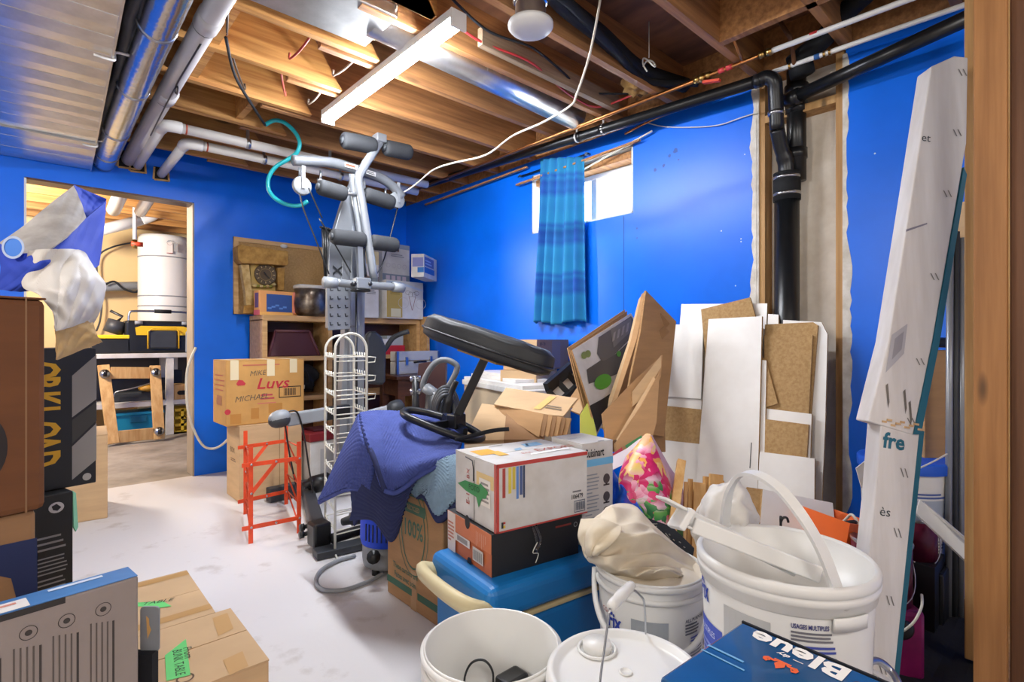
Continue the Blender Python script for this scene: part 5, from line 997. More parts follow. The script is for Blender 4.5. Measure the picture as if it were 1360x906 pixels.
# appliance box
N = dp(773, 690, 1.80); N.z = ct
B = Box(N, YW, 750, 814, 590, lenL=.17)
t = thing('appliance_box', B.c, 'white kitchen appliance box with blue band behind the red-edged carton', 'box')
b = MB(B.M); b.bx(0, B.R, 0, B.Ln, 0, B.h - .003, 'white_card'); b.build('box_body', t, bevel=.002)
b = MB(B.M); b.bx(0, B.R, 0, B.Ln, B.h - .003, B.h, 'white_card'); b.build('top_flap', t)
p = MB(); R_, h_ = B.R, B.h
p.text(B.fR, R_ * .06, h_ * .86, h_ * .115, 'Cuisinart', '#16181b', bold=.02, sx=.62); p.rect(B.fR, 0, h_ * .765, R_, h_ * .835, '#6fb3da')
p.lines(B.fR, R_ * .1, h_ * .2, R_ * .55, h_ * .70, 14, '#8f9499', fill=.35)
for v in (.60, .42, .27): p.rect(B.fR, R_ * .68, h_ * (v - .05), R_ * .88, h_ * (v - .035), '#3a2f2c'); p.disc(B.fR, R_ * .78, h_ * (v + .02), R_ * .11, '#4a4340', ry=h_ * .05); p.rect(B.fR, R_ * .75, h_ * (v - .05), R_ * .81, h_ * v, '#2c2624')
p.rect(B.fT, R_ * .55, B.Ln * .02, R_ * .75, B.Ln * .06, '#2c2c33'); p.lines(B.fT, R_ * .1, B.Ln * .5, R_ * .5, B.Ln * .6, 2, '#9a9aa0'); p.build('printing', t, fix=False)
# ---------------------------------------------------------------- padded bench upside on the quilts
t = thing('padded_seat', dp(600, 575, 2.2), 'black padded swivel bench seat on post lying on the blue quilt', 'seat')
a0, a1 = dp(570, 436, 2.30), dp(731, 492, 2.02); ax = (a1 - a0).normalized(); pt, pb = dp(648, 468, 2.17), dp(606, 556, 2.20); pd = (pt - pb).normalized()
nn = (pd - ax * pd.dot(ax)).normalized(); sd = ax.cross(nn); L_ = (a1 - a0).length; c0 = (a0 + a1) / 2
Ms = Matrix(((ax.x, sd.x, nn.x, c0.x), (ax.y, sd.y, nn.y, c0.y), (ax.z, sd.z, nn.z, c0.z), (0, 0, 0, 1)))
def pad(u, v):
    a = 2 * pi * u; prof = [(0, -.032), (.86, -.034), (.97, -.022), (1.0, .012), (.98, .050), (.90, .066), (.5, .074), (0, .075)]
    i = min(int(v * 7), 6); f_ = v * 7 - i; r = prof[i][0] * (1 - f_) + prof[i + 1][0] * f_; z = prof[i][1] * (1 - f_) + prof[i + 1][1] * f_
    cx_, sx_ = cos(a), sin(a); sq = lambda q: (abs(q) ** .72) * (1 if q >= 0 else -1)
    w_ = 1 - .22 * max(0, cx_)
    return V((L_ * .5 * r * sq(cx_), .135 * w_ * r * sq(sx_), z + .0022 * sin(a * 9) * (1 if .75 < r < .98 and z > 0 else 0)))
b = MB(Ms); b.grid(pad, 72, 28, 'vinyl'); cu_ = b.build('cushion', t)
b = MB(Ms); b.tube([V((L_ * .505 * (abs(cos(a)) ** .72) * (1 if cos(a) > 0 else -1), .1365 * (1 - .22 * max(0, cos(a))) * (abs(sin(a)) ** .72) * (1 if sin(a) > 0 else -1), .004)) for a in [2 * pi * i / 60 + .01 for i in range(60)]], .005, 'black_plastic', 6, closed=True); b.build('seam_piping', cu_)
b = MB(Ms); b.bx(-.09, .10, -.06, .06, -.045, -.030, 'chipboard'); b.build('plywood_plate', t, label='pale plywood plate')
b = MB(); b.bar(pt, pb, .036, .036, 'black_plastic', fw); b.build('post', t, bevel=.004)
lp = smooth([dp(*q) for q in ((536, 547, 2.28), (548, 545, 2.32), (575, 550, 2.33), (610, 562, 2.28), (640, 580, 2.2), (622, 584, 2.10), (590, 574, 2.12), (560, 562, 2.16), (540, 553, 2.2))], 6, True)
b = MB(); b.tube(lp, .016, 'black_plastic', 10, closed=True); b.build('loop_base', t)
b = MB(); b.bar(dp(590, 553, 2.30), dp(618, 574, 2.13), .03, .02, 'black_plastic'); b.bar(dp(575, 566, 2.14), dp(612, 560, 2.27), .03, .02, 'black_plastic'); b.build('base_bracket', t)
b = MB(); b.bx(pb.x - .03, pb.x + .03, pb.y - .03, pb.y + .03, pb.z - .04, pb.z + .02, 'black_plastic'); b.build('post_socket', t, bevel=.006)
line('strap', [dp(*q) for q in ((606, 584, 2.06), (630, 578, 2.0), (655, 572, 1.98), (676, 570, 1.97))], .008, 'black_cloth', 'black strap trailing from the seat base behind the white carton', 'strap', 6)
# ---------------------------------------------------------------- chest with lid slabs behind
N = dp(700, 560, 3.05); N.z = 0
B = Box(N, -16, 592, 760, 519, lenR=.30); B.Ln = min(B.Ln, 1.0); B.fL = frame(B.N + B.dL * B.Ln, -B.dL, up)
t = thing('storage_chest', B.c, 'beige storage chest under flat white slabs behind the padded seat', 'chest')
b = MB(B.M); b.bx(0, B.R, 0, B.Ln, 0, B.h - .035, '#b9a78c'); b.build('chest_body', t, bevel=.006)
b = MB(B.M); b.bx(-.012, B.R + .01, -.012, B.Ln + .01, B.h - .035, B.h, 'white_card'); b.build('lid', t, bevel=.004)
zt = B.h
for i, (du, dl, l_) in enumerate(((.0, .06, 'lower white slab lying on the beige chest'), (.05, .25, 'middle white slab lying on the beige chest'), (.08, .4, 'topmost white slab on the beige chest'))):
    b = MB(B.M); b.bx(du, B.R - .02, dl, B.Ln - .02 * i, zt + .0005, zt + .022, 'melamine'); b.build('foam_slab', label=l_, cat='board', bevel=.002); zt += .0225
# cartons by the window wall under the curtain
N = V(dp(712, 490, 3.35)[:2] + (.0,)); B = Box(N, 30, 690, 752, 500); B.Ln = .4; B.R = min(B.R, .4)
t = carton('moving_carton', 'brown carton standing below the two-tone carton against the blue wall', Box(N, 20, 680, 740, 492, lenL=.26, h=.86), 'card_pale')
N = V(dp(713, 490, 3.36)[:2] + (.861,)); B = Box(N, 14, 684, 755, 451, lenL=.26)
t = carton('small_carton', 'carton with pale and brown sides on top, below the curtain', B, 'card_pale', tape=None)
p = MB(); p.rect(B.fR, 0, 0, B.R, B.h, '#96704b', .0005); p.text(B.fR, B.R * .08, B.h * .80, .03, 'BP-78', '#4a3826', bold=.01); p.rect(B.fR, B.R * .45, B.h * .05, B.R * .72, B.h * .95, '#8d7564', .0008); p.build('printing', t, fix=False)
# ---------------------------------------------------------------- upright vacuum and clutter by the desk
t = thing('upright_vacuum', dp(575, 560, 2.95), 'grey and black upright vacuum with looped handle and coiled hose', 'vacuum cleaner')
zz = 2.95
mk('vac_grey', '#6b6f73', 0.45)
b = MB(); b.tube(smooth([dp(*q, zz) for q in ((564, 520), (562, 510), (570, 492), (580, 481), (592, 478), (604, 483), (607, 490), (600, 506), (590, 522))], 5), [.017] * 41, 'vac_grey', 10); b.build('handle', t)
b = MB(); b.tube([dp(566, 515, zz), dp(575, 522, zz - .02), dp(585, 530, zz - .02)], .032, 'vac_grey', 10); b.build('neck', t)
b = MB(); b.tube([dp(578, 520, zz), dp(580, 600, zz), dp(584, 690, zz)], [.05, .09, .11], 'black_plastic', 14); b.build('vacuum_body', t)
for i in range(4):
    R2 = .11 - .012 * i; c = dp(592, 548, zz - .12 - .015 * i); b = MB(); b.tube([c + rt * (R2 * .62 * cos(a)) + up * (R2 * 1.25 * sin(a)) + fw * (.01 * sin(a * 2)) for a in [2 * pi * k / 28 for k in range(28)]], .012, 'dark_grey', 8, closed=True); b.build('hose_coil', t)
b = MB(); b.tube(smooth([dp(*q, zz - .16) for q in ((606, 506), (600, 520), (594, 540), (592, 560))], 4), [.016] * 6 + [.03] * 7, 'black_plastic', 8); b.build('hose_wand', t)
b = MB(); c = dp(584, 690, zz); b.bx(c.x - .16, c.x + .16, c.y - .18, c.y + .12, 0, .09, 'dark_grey'); b.build('floor_head', t, bevel=.02); b = MB(); b.tube([V((c.x, c.y, .08)), dp(584, 690, zz)], .06, 'black_plastic', 12); b.build('pivot_neck', t)
sheet('leather_case', ((556, 483, 3.3), (592, 478, 3.3), (590, 560, 3.3), (548, 565, 3.3)), .09, '#3b1d1c', label='dark brown case standing behind the vacuum handle', cat='case')
b = MB(); A = dp(552, 500, 3.2); b.tube([A, dp(552, 590, 3.2)], .022, 'black_plastic', 10)
for q in (503, 520): c = dp(552, q, 3.2); b.tube([c - rt * .03, c + rt * .03], .02, 'steel', 8)
b.tube([dp(552, 590, 3.2), V(dp(552, 590, 3.2)[:2] + (0,))], .02, 'black_plastic', 8); b.build('music_stand', label='black pole with metal clamps beside the brown case', cat='stand')
# ---------------------------------------------------------------- flattened cartons lying in a stack
sheet('folded_carton', ((616, 586, 2.25), (640, 536, 2.42), (676, 540, 2.42), (672, 584, 2.22)), .02, 'card_pale', label='cream folded carton panel right of the quilt loop', cat='cardboard')
sheet('folded_carton', ((673, 541, 2.40), (728, 556, 2.30), (722, 584, 2.2), (669, 584, 2.2)), .02, 'card_dark', label='dark brown carton panel under the taped cream sheet', cat='cardboard')
for i in range(7):
    d = .012 * i
    sheet('cardboard_sheet', ((668 + 4 * i, 538 + 1.5 * i, 2.36 - d), (722 + 6 * i, 550 + 1.0 * i, 2.27 - d), (716 + 6 * i, 580, 2.16 - d), (714 + 6 * i, 580, 2.19 - d), (660 + 4 * i, 545 + i, 2.42)), .006, 'card_dark' if i % 2 else 'card', label=f'brown flattened carton in the leaning row, {["first","second","third","fourth","fifth","sixth","seventh"][i]} from the left', cat='cardboard', group='flattened cartons in the low stack')
o, P, n = sheet('cardboard_sheet', ((672, 515, 2.55), (767, 529, 2.32), (748, 553, 2.2), (722, 550, 2.22), (656, 537, 2.42)), .008, 'card_pale', label='cream flattened carton with tape strip lying on the brown row', cat='cardboard')
fm = frame(P[4], P[2] - P[4], P[0] - P[4]); fm = fm @ Matrix.Translation((0, 0, .001 if fm.col[2].xyz.dot(CAM - P[0]) > 0 else -.003)); W_ = (P[2] - P[4]).length; Hh = (P[0] - P[4]).length
p = MB(); p.poly(fm, [(W_ * .56, Hh * .1), (W_ * .66, Hh * .1), (W_ * .68, Hh * .85), (W_ * .58, Hh * .85)], '#d0ad62', .002); p.lines(fm, W_ * .68, Hh * .2, W_ * .92, Hh * .4, 2, '#7a6a52', e=.002)
p.build('printing', o, fix=False)
o.name = 'taped_cardboard'
# ---------------------------------------------------------------- flattened cartons leaning on the window wall
o, P, n = sheet('printed_carton', ((760, 465, 2.62), (838, 416, 2.95), (843, 424, 2.95), (836, 452, 2.92), (810, 545, 2.62), (793, 578, 2.42), (783, 537, 2.45)), .01, 'white_card', label='flattened white and grey printed carton with green oval', cat='cardboard', edge='card_edge')
def inset(o, pts, k, e):
    b = MB(); b.add([dp(*q) - n * e for q in pts], [tuple(range(len(pts)))], k); return b
def zof(px, py):  # depth of the printed carton's plane under a pixel
    r = ray(px, py); return n.dot(P[0] - CAM) / n.dot(r)
p = MB()
def ins(pts, k, e=.002): p.add([CAM + ray(*q) * (zof(*q) - e * 3) for q in pts], [tuple(range(len(pts)))], k)
ins(((795, 448), (838, 420), (842, 426), (835, 452), (812, 475), (800, 482), (793, 470)), '#5d5a55')
ins(((779, 491), (800, 477), (818, 470), (834, 455), (824, 495), (812, 500), (782, 510)), '#4d4a46')
ins(((811, 437), (838, 422), (838, 440), (815, 462)), '#78756f', .003)
ins(((783, 539), (800, 530), (812, 522), (806, 550), (793, 574)), '#232221')
ins([(801 + 11 * cos(a) + 3 * sin(a), 507 - 5 * cos(a) + 9 * sin(a)) for a in [2 * pi * i / 20 for i in range(20)]], '#4f9a2e', .004)
ins([(822 + 3 * cos(a), 470 + 4 * sin(a)) for a in [2 * pi * i / 10 for i in range(10)]], '#4f9a2e', .004)
for dx in (0, 5): ins([(776 + dx + 4 * cos(a), 472 - dx * .4 + 5 * sin(a)) for a in [2 * pi * i / 10 for i in range(10)]], '#7c8a4c', .004)
for i in range(4): ins(((815 + 6 * i, 442 - 4 * i), (818 + 6 * i, 440 - 4 * i), (816 + 6 * i, 452 - 4 * i), (813 + 6 * i, 454 - 4 * i)), '#9a968f', .005)
p.build('printing', o, fix=False)
for i, (dx, k) in enumerate(((-3, 'card_edge'), (-6, 'card'))):
    sheet('cardboard_sheet', ((760 + dx, 464 - i * 2, 2.66 + .02 * i), (836 + dx, 413 - 2 * i, 3.0 + .02 * i), (830, 470, 2.95), (812, 545, 2.7), (789 + dx, 576, 2.5)), .006, k, label=['brown cardboard layer just behind the printed carton', 'second brown layer behind the printed carton'][i], cat='cardboard')
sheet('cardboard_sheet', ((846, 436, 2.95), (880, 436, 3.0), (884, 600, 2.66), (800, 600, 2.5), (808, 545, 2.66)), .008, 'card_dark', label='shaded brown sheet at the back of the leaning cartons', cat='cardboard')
sheet('large_carton', ((858, 386, 2.75), (898, 427, 2.82), (882, 580, 2.66), (826, 570, 2.45), (838, 500, 2.55), (851, 440, 2.66)), .012, 'card', label='tall brown flattened carton, highest one leaning on the wall', cat='cardboard', edge='card_edge')
b = MB(); A, B_ = dp(874, 420, 2.765), dp(886, 434, 2.78); b.bar(A, B_, .045, .002, 'card_dark', up); b.bar(dp(877, 438, 2.745), dp(884, 446, 2.75), .06, .002, 'card_dark', up); b.build('handle_print', bpy.data.objects['large_carton'])
for i, pts in enumerate((((852, 391, 2.82), (858, 386, 2.80), (846, 450, 2.72), (806, 572, 2.45), (803, 566, 2.47), (838, 452, 2.72)), ((848, 398, 2.86), (853, 391, 2.86), (838, 460, 2.76), (800, 570, 2.48), (796, 566, 2.5), (834, 455, 2.8)))):
    sheet('cardboard_sheet', pts, .008, 'card_pale' if i else 'card', label=['narrow brown sheet edge left of the tall brown carton', 'second narrow sheet edge left of the tall brown carton'][i], cat='cardboard')
sheet('cardboard_sheet', ((800, 549, 2.28), (846, 502, 2.42), (880, 471, 2.55), (878, 500, 2.5), (850, 560, 2.3), (806, 592, 2.15)), .01, 'card', label='brown flattened carton with torn slot, low in front', cat='cardboard', edge='card_edge')
sheet('cardboard_sheet', ((840, 520, 2.36), (878, 472, 2.46), (878, 488, 2.45), (848, 534, 2.32), (840, 540, 2.32)), .01, 'card_pale', label='pale brown small flattened carton above the gift bag', cat='cardboard', edge='card_edge')
sheet('cardboard_sheet', ((818, 588, 2.14), (852, 538, 2.26), (876, 494, 2.38), (872, 560, 2.25), (862, 600, 2.12), (820, 606, 2.08)), .02, 'card', label='brown folded carton directly behind the floral gift bag', cat='cardboard', edge='card_edge')
sheet('cardboard_sheet', ((818, 584, 2.17), (868, 500, 2.40), (872, 506, 2.39), (826, 588, 2.15)), .01, 'card_pale', label='thin pale sheet along the folded carton behind the gift bag', cat='cardboard')
# black picture frame and small sheets left of the printed carton
t = thing('picture_frame', dp(745, 530, 2.75), 'black multi-pane picture frame leaning left of the printed carton', 'frame')
A, B_ = dp(726, 516, 2.72), dp(766, 481, 2.9); b = MB(); b.bar(A, B_, .055, .03, 'black_plastic', up); b.build('frame_rail', t)
A, B_ = dp(742, 535, 2.72), dp(782, 500, 2.9); b = MB(); b.bar(A, B_, .03, .03, 'black_plastic', up); b.build('frame_rail', t)
for f in (0, .33, .66, 1): a = dp(728, 519, 2.72).lerp(dp(766, 485, 2.9), f); c = dp(742, 534, 2.72).lerp(dp(780, 502, 2.9), f); b = MB(); b.bar(a, c, .03, .02, 'black_plastic'); b.build('frame_bar', t)
sheet('picture_mat', ((730, 522, 2.725), (768, 489, 2.905), (778, 500, 2.905), (742, 531, 2.725)), .004, 'white_card', t)
sheet('cardboard_sheet', ((752, 535, 2.66), (780, 496, 2.8), (784, 506, 2.78), (766, 545, 2.6)), .01, 'card', label='brown sheet between the picture frame and green sheet', cat='cardboard')
sheet('cardboard_sheet', ((758, 545, 2.62), (783, 512, 2.72), (787, 520, 2.7), (770, 550, 2.58)), .01, 'card_pale', label='pale narrow sheet just above the green sheet', cat='cardboard')
sheet('green_sheet', ((770, 552, 2.5), (783, 530, 2.56), (793, 580, 2.38), (770, 585, 2.34)), .008, '#9a9a2c', label='olive green sheet left of the printed carton', cat='cardboard')
# ---------------------------------------------------------------- boards leaning on the window wall
def lean(px, py, off):
    r = ray(px, py); a = .255; return CAM + r * ((2.47 - off + a * H) / (r.x - a * r.z))
LN = V((1, 0, -.255)).normalized()
def board(pts, off, k, label, th=.014, name='shelf_board', edge='chipboard', group=None):
    P = [lean(x, y, off) for x, y in pts]; m = len(P); P2 = [p_ + LN * th for p_ in P]
    lo = min(min(p_.z for p_ in P), min(p_.z for p_ in P2))
    b = MB(); b.add(P + P2, [tuple(range(m)), tuple(range(m, 2 * m))[::-1]], k); b.add(P + P2, [(i, (i + 1) % m, m + (i + 1) % m, m + i) for i in range(m)], edge)
    return b.build(name, label=label, cat='board', group=group)
W, K = 'melamine', 'chipboard'
board(((905, 404), (1019, 403), (1006, 720), (880, 720)), .0, W, 'white board at the back left, top edge behind tan scrap')
board(((1020, 417), (1034, 418), (1030, 700), (1012, 700)), .0, W, 'narrow white board peeking up beside the black stack')
board(((1040, 425), (1091, 428), (1099, 444), (1096, 560), (1089, 722), (1030, 722)), .02, W, 'tall white board farthest right of the leaning pile')
board(((885, 436), (935, 438), (925, 735), (852, 735)), .017, W, 'white board down the left side behind smaller pieces')
board(((888, 431), (934, 431), (931, 530), (880, 526)), .033, W, 'short white board, upper left of the leaning pile', edge='white_card')
board(((885, 539), (932, 544), (930, 590), (879, 584)), .033, K, 'bare tan chipboard piece in the middle of the left column')
board(((875, 584), (931, 590), (926, 735), (850, 735)), .035, W, 'white board at the lower left above the gift bag')
board(((931, 411), (996, 395), (1004, 424), (1010, 560), (945, 560)), .035, K, 'tan chipboard scrap with tilted top behind centre board')
board(((1016, 431), (1080, 428), (1086, 432), (1076, 560), (1016, 560)), .036, K, 'tan chipboard whose top shows above the right tan board')
board(((1015, 445), (1079, 445), (1074, 552), (1014, 547)), .052, K, 'large bare tan chipboard on the right of centre board')
board(((1005, 470), (1017, 478), (1033, 536), (1017, 541), (1005, 541)), .068, K, 'small slanted tan chipboard offcut beside centre board')
board(((1012, 542), (1078, 550), (1076, 612), (1011, 604)), .060, W, 'white strip board under the large tan chipboard')
board(((1012, 556), (1074, 564), (1071, 610), (1010, 602)), .075, K, 'lower tan chipboard below the white strip')
board(((1011, 478), (1018, 479), (1014, 660), (1006, 660)), .076, W, 'thin white upright strip along centre board')
board(((1009, 600), (1082, 609), (1081, 720), (1003, 720)), .092, W, 'white board at lower right above the orange crate')
board(((941, 424), (1012, 420), (1004, 735), (918, 735)), .094, W, 'tall white centre board, front and most complete')
bpy.data.objects['shelf_board.015'].name = 'shelf_board_front' if False else 'shelf_board.015'
b = MB(); A, B_ = lean(998, 588, .0955), lean(996, 622, .0955); b.bar(A, B_, .004, .001, '#4a4a4a', (0, 1, 0)); b.build('scratch', bpy.data.objects['shelf_board.015'])
o, P, n = sheet('shelf_board', ((992, 647, 2.02), (1014, 650, 2.02), (1012, 720, 1.9), (985, 720, 1.9)), .015, 'chipboard', label='bare tan end piece behind the big pail handle', cat='board')
sheet('shelf_board', ((1013, 650, 2.0), (1106, 668, 2.02), (1112, 725, 1.92), (1008, 720, 1.9)), .015, 'melamine', label='white board lying low behind the big pail', cat='board', edge='chipboard')
# ---------------------------------------------------------------- curtain
t = thing('curtain', onX(742, 320, 2.80), 'blue and turquoise plaid curtain bunched on a rail at the window', 'curtain')
mm = bpy.data.materials.new('plaid'); mm.use_nodes = True; nt = mm.node_tree; bs = nt.nodes['Principled BSDF']; bs.inputs['Roughness'].default_value = .85
tc = nt.nodes.new('ShaderNodeTexCoord'); sp = nt.nodes.new('ShaderNodeSeparateXYZ'); nt.links.new(tc.outputs['UV'], sp.inputs[0])
def stripes(sock, cols):
    m_ = nt.nodes.new('ShaderNodeMath'); m_.operation = 'FRACT'; nt.links.new(sock, m_.inputs[0]); r = nt.nodes.new('ShaderNodeValToRGB'); r.color_ramp.interpolation = 'LINEAR'; nt.links.new(m_.outputs[0], r.inputs[0])
    while len(r.color_ramp.elements) < len(cols): r.color_ramp.elements.new(.5)
    for e, (p_, c_) in zip(r.color_ramp.elements, cols): e.position = p_; e.color = lin(c_)
    return r.outputs[0]
h1 = stripes(sp.outputs['Y'], ((0, '#1474a8'), (.26, '#1a86b4'), (.34, '#1248a0'), (.40, '#1670ae'), (.48, '#0f3f98'), (.60, '#1256a6'), (.68, '#0f3f98'), (.8, '#1a80b2'), (1, '#1474a8')))
h2 = stripes(sp.outputs['X'], ((0, '#2f8cc0'), (.3, '#2a7cba'), (.42, '#164ea6'), (.6, '#1f60b0'), (.7, '#2f8cc0'), (1, '#2f8cc0')))
mx = nt.nodes.new('ShaderNodeMix'); mx.data_type = 'RGBA'; mx.blend_type = 'MIX'; mx.inputs[0].default_value = .32; nt.links.new(h1, mx.inputs[6]); nt.links.new(h2, mx.inputs[7]); nt.links.new(mx.outputs[2], bs.inputs['Base Color'])
MATS['plaid'] = mm
tl, tr_, bl, br_ = onX(718, 211, 2.775), onX(774, 208, 2.775), onX(709, 430, 2.775), onX(778, 428, 2.775)
def curt(u, v):
    P = tl.lerp(tr_, u).lerp(bl.lerp(br_, u), v); amp = .014 + .026 * v
    P.x += amp * sin(u * 2 * pi * 5.5 + .9 * sin(v * 2.2) + 1.1 * sin(u * 5)) - .012 * v - .03 * v * 0; P.z += .012 * sin(u * pi * 3) * v; return P
b = MB(); b.grid(curt, 120, 60, 'plaid'); o = b.build('curtain_cloth', t, solid=.004)
uv = o.data.uv_layers.new(name='UVMap')
for lo in o.data.loops:
    i = lo.vertex_index; uv.data[lo.index].uv = ((i % 121) / 120 * 4.0, (i // 121) / 60 * 3.3)
b = MB(); b.tube([V((2.808, 3.0, 2.325)), V((2.808, 2.3, 2.325))], .006, 'black_abs', 10); b.build('curtain_rod', t)
for y in (2.98, 2.32): b = MB(); b.bx(2.80, 2.829, y - .01, y + .01, 2.318, 2.336, 'steel'); b.build('rod_bracket', t)
# ================================================================ pails and things in front
def pail(name, c, rt_, rb_, h, label, t=None, inner=.02, rim=True, ribs=2, k='white_plastic', group=None, cat='bucket', thick=.004):
    t = thing(name, c, label, cat, group); M = Matrix.Translation(c)
    b = MB(M); R_ = lambda z: rb_ + (rt_ - rb_) * z / h
    b.lathe([(0, .006), (rb_ - .01, .006), (rb_, .0), (R_(.01), .012), (R_(h * .7), h * .7), (R_(h), h - .004), (R_(h) - thick * .5, h), (R_(h) - thick, h - .004), (R_(h * .6) - thick, h * .6), (R_(inner) - thick, inner), (0, inner)], k, 56); b.build('pail_body', t)
    if rim:
        b = MB(M)
        for i in range(ribs):
            z = h * (.985 - .075 * i); b.lathe([(R_(z - .012) , z - .014), (R_(z) + .007, z - .012), (R_(z) + .008, z - .002), (R_(z) + .001, z)], k, 56)
        b.build('rim_rib', t)
    return t, M, R_
def wrap(b, c, a0, R_, e=.001):
    """bend flat print (x along the wall, y up) around a pail standing at c"""
    for i, p_ in enumerate(b.v): r = R_(p_.y) + e + p_.z; a = a0 + p_.x / R_(p_.y); b.v[i] = V((c.x + r * cos(a), c.y + r * sin(a), c.z + p_.y))
    return b
I4 = Matrix()
def crect(b, u0, v0, u1, v1, k, e=.0):
    n = max(2, int((u1 - u0) / .012))
    for i in range(n): b.rect(I4, u0 + (u1 - u0) * i / n, v0, u0 + (u1 - u0) * (i + 1) / n, v1, k, e)
def clines(b, u0, v0, u1, v1, n, k, seed=1, e=.0008):
    R = random.Random(seed); dv = (v1 - v0) / n
    for i in range(n):
        v = v1 - (i + .5) * dv; crect(b, u0, v - dv * .27, u0 + (u1 - u0) * R.uniform(.8, 1), v + dv * .27, k, e)
def face_angle(c): return math.atan2(-c.y, -c.x)
# open white bucket
c = dp(653, 850, 1.175); c.z = 0
t, M, R_ = pail('open_bucket', c, .149, .135, .382, 'empty white plastic bucket without lid, holding a black charger', inner=.20, ribs=3)
b = MB(); q = c + V((0, 0, .201)); fw2 = V((fw.x, fw.y, 0)); o_ = q + fw2 * .08
pts = [o_ - rt * .065 + up * .003, o_ - rt * .067 + up * .05, o_ - rt * .05 + up * .085, o_ - rt * .02 + up * .09, o_ - rt * .0 + up * .06, o_ - rt * .003 + up * .003]
b.tube(smooth(pts, 6), .0028, 'black_plastic', 6)
R = random.Random(4); b.tube(smooth([o_ + rt * R.uniform(-.07, .07) + fw2 * R.uniform(-.03, .03) + up * R.uniform(.004, .03) for i in range(14)], 5), .0028, 'black_plastic', 6)
o = b.build('charger_cable', at=q, label='black charger cable coiled in the open white bucket', cat='cable')
b = MB(Matrix.Translation(o_ + rt * .045 + up * .0305)); b.bx(-.035, .035, -.025, .025, -.028, .028, 'black_plastic'); b.build('power_adapter', o, bevel=.008)
# bucket with lid
c = dp(831, 893, 1.05); c.z = 0
t, M, R_ = pail('lidded_bucket', c, .146, .132, .372, 'white plastic bucket with spouted lid and wire bail, in front', ribs=2)
b = MB(M); b.lathe([(.156, .345), (.159, .375), (.156, .392), (.150, .398), (.142, .396), (.136, .386), (.128, .384), (0, .385)], 'white_plastic', 64); b.lathe([(.156, .345), (.150, .345)], 'white_plastic', 64); bl_ = b.build('lid', t)
q = fl(793, 862, .386); b = MB(Matrix.Translation(q)); b.lathe([(.042, 0), (.042, .004), (.038, .005), (.036, 0)], 'white_plastic', 32); b.lathe([(.030, 0), (.031, .012), (.029, .017), (0, .020)], 'white_plastic', 32); b.build('spout_cap', bl_, label='round white spout cap')
q = fl(831, 893, .386); b = MB(Matrix.Translation(q)); b.lathe([(.013, 0), (.013, .003), (.010, .003), (.010, 0), (0, .0)], 'white_plastic', 20); b.build('moulded_ring', bl_)
e0, e1 = dp(792, 955, .93), dp(858, 828, 1.19); e0.z = .33; e1.z = .345
b = MB(); b.tube(smooth([e0, dp(797, 906, .96), dp(803, 860, .98), dp(810, 808, 1.0)], 5), .0022, 'steel', 8); b.tube(smooth([dp(838, 781, 1.09), dp(849, 790, 1.13), dp(856, 805, 1.16), e1], 5), .0022, 'steel', 8); wbl = b.build('wire_bail', t)
A, B_ = dp(811, 806, 1.0), dp(839, 777, 1.09); b = MB(); b.tube([A, A.lerp(B_, .1), A.lerp(B_, .33), A.lerp(B_, .36), A.lerp(B_, .64), A.lerp(B_, .67), A.lerp(B_, .9), B_], [.0085, .0105, .0105, .0115, .0115, .0105, .0105, .0085], 'white_plastic', 14); b.build('bail_grip', wbl, label='white plastic bail grip')
for e in (e0, e1): b = MB(); d = (e - (c + up * e.z)); d.z = 0; d.normalize(); b.tube([e - d * .02, e + d * .006], .012, 'white_plastic', 12); b.build('bail_ear', t)
# compound pail with canvas
c = dp(864, 752, 1.49); c.z = 0
NAVY, BLU = '#20306e', '#2a3f9c'
t, M, R_ = pail('compound_pail', c, .146, .132, .425, 'white drywall compound pail stuffed with canvas drop cloth', ribs=2)
a0 = face_angle(c); p = MB()
p.text(I4, -.125, .285, .055, 'Fix', BLU, bold=.03, e=.001, sx=.7); p.text(I4, -.152, .315, .016, 'CGC', '#a8322c', e=.001)
crect(p, -.155, .20, -.06, .25, BLU); crect(p, -.155, .10, -.05, .195, '#2c49b8'); crect(p, -.155, .256, -.10, .275, NAVY); crect(p, -.05, .22, .045, .33, '#9a9fa3')
crect(p, .05, .16, .10, .225, '#24449c'); p.disc(I4, .075, .192, .014, '#c9d2e0', .001)
p.text(I4, .092, .325, .012, 'ALL PURPOSE', '#3c3f55', bold=.02, e=.001); clines(p, .092, .29, .145, .322, 4, '#5a5c66'); clines(p, .11, .262, .165, .285, 3, '#3d4a9c'); clines(p, .108, .03, .17, .255, 26, '#70727a', 3); crect(p, .183, .03, .186, .34, NAVY); clines(p, .19, .05, .25, .3, 14, '#70727a', 5)
wrap(p, c, a0, R_); p.build('printing', t, fix=False)
hz = [c + V((cos(a0 + a) * (R_(.39) + .012 + .02 * cos(a) ** 2), sin(a0 + a) * (R_(.39) + .012 + .02 * cos(a) ** 2), .395 - .14 * max(0, cos(a)) ** .8)) for a in [-pi / 2 + pi * i / 24 for i in range(25)]]
b = MB(); b.tube(hz, .0075, 'white_plastic', 8, flat=1.0); b.build('bail_strap', t, label='white plastic bail hanging down the front')
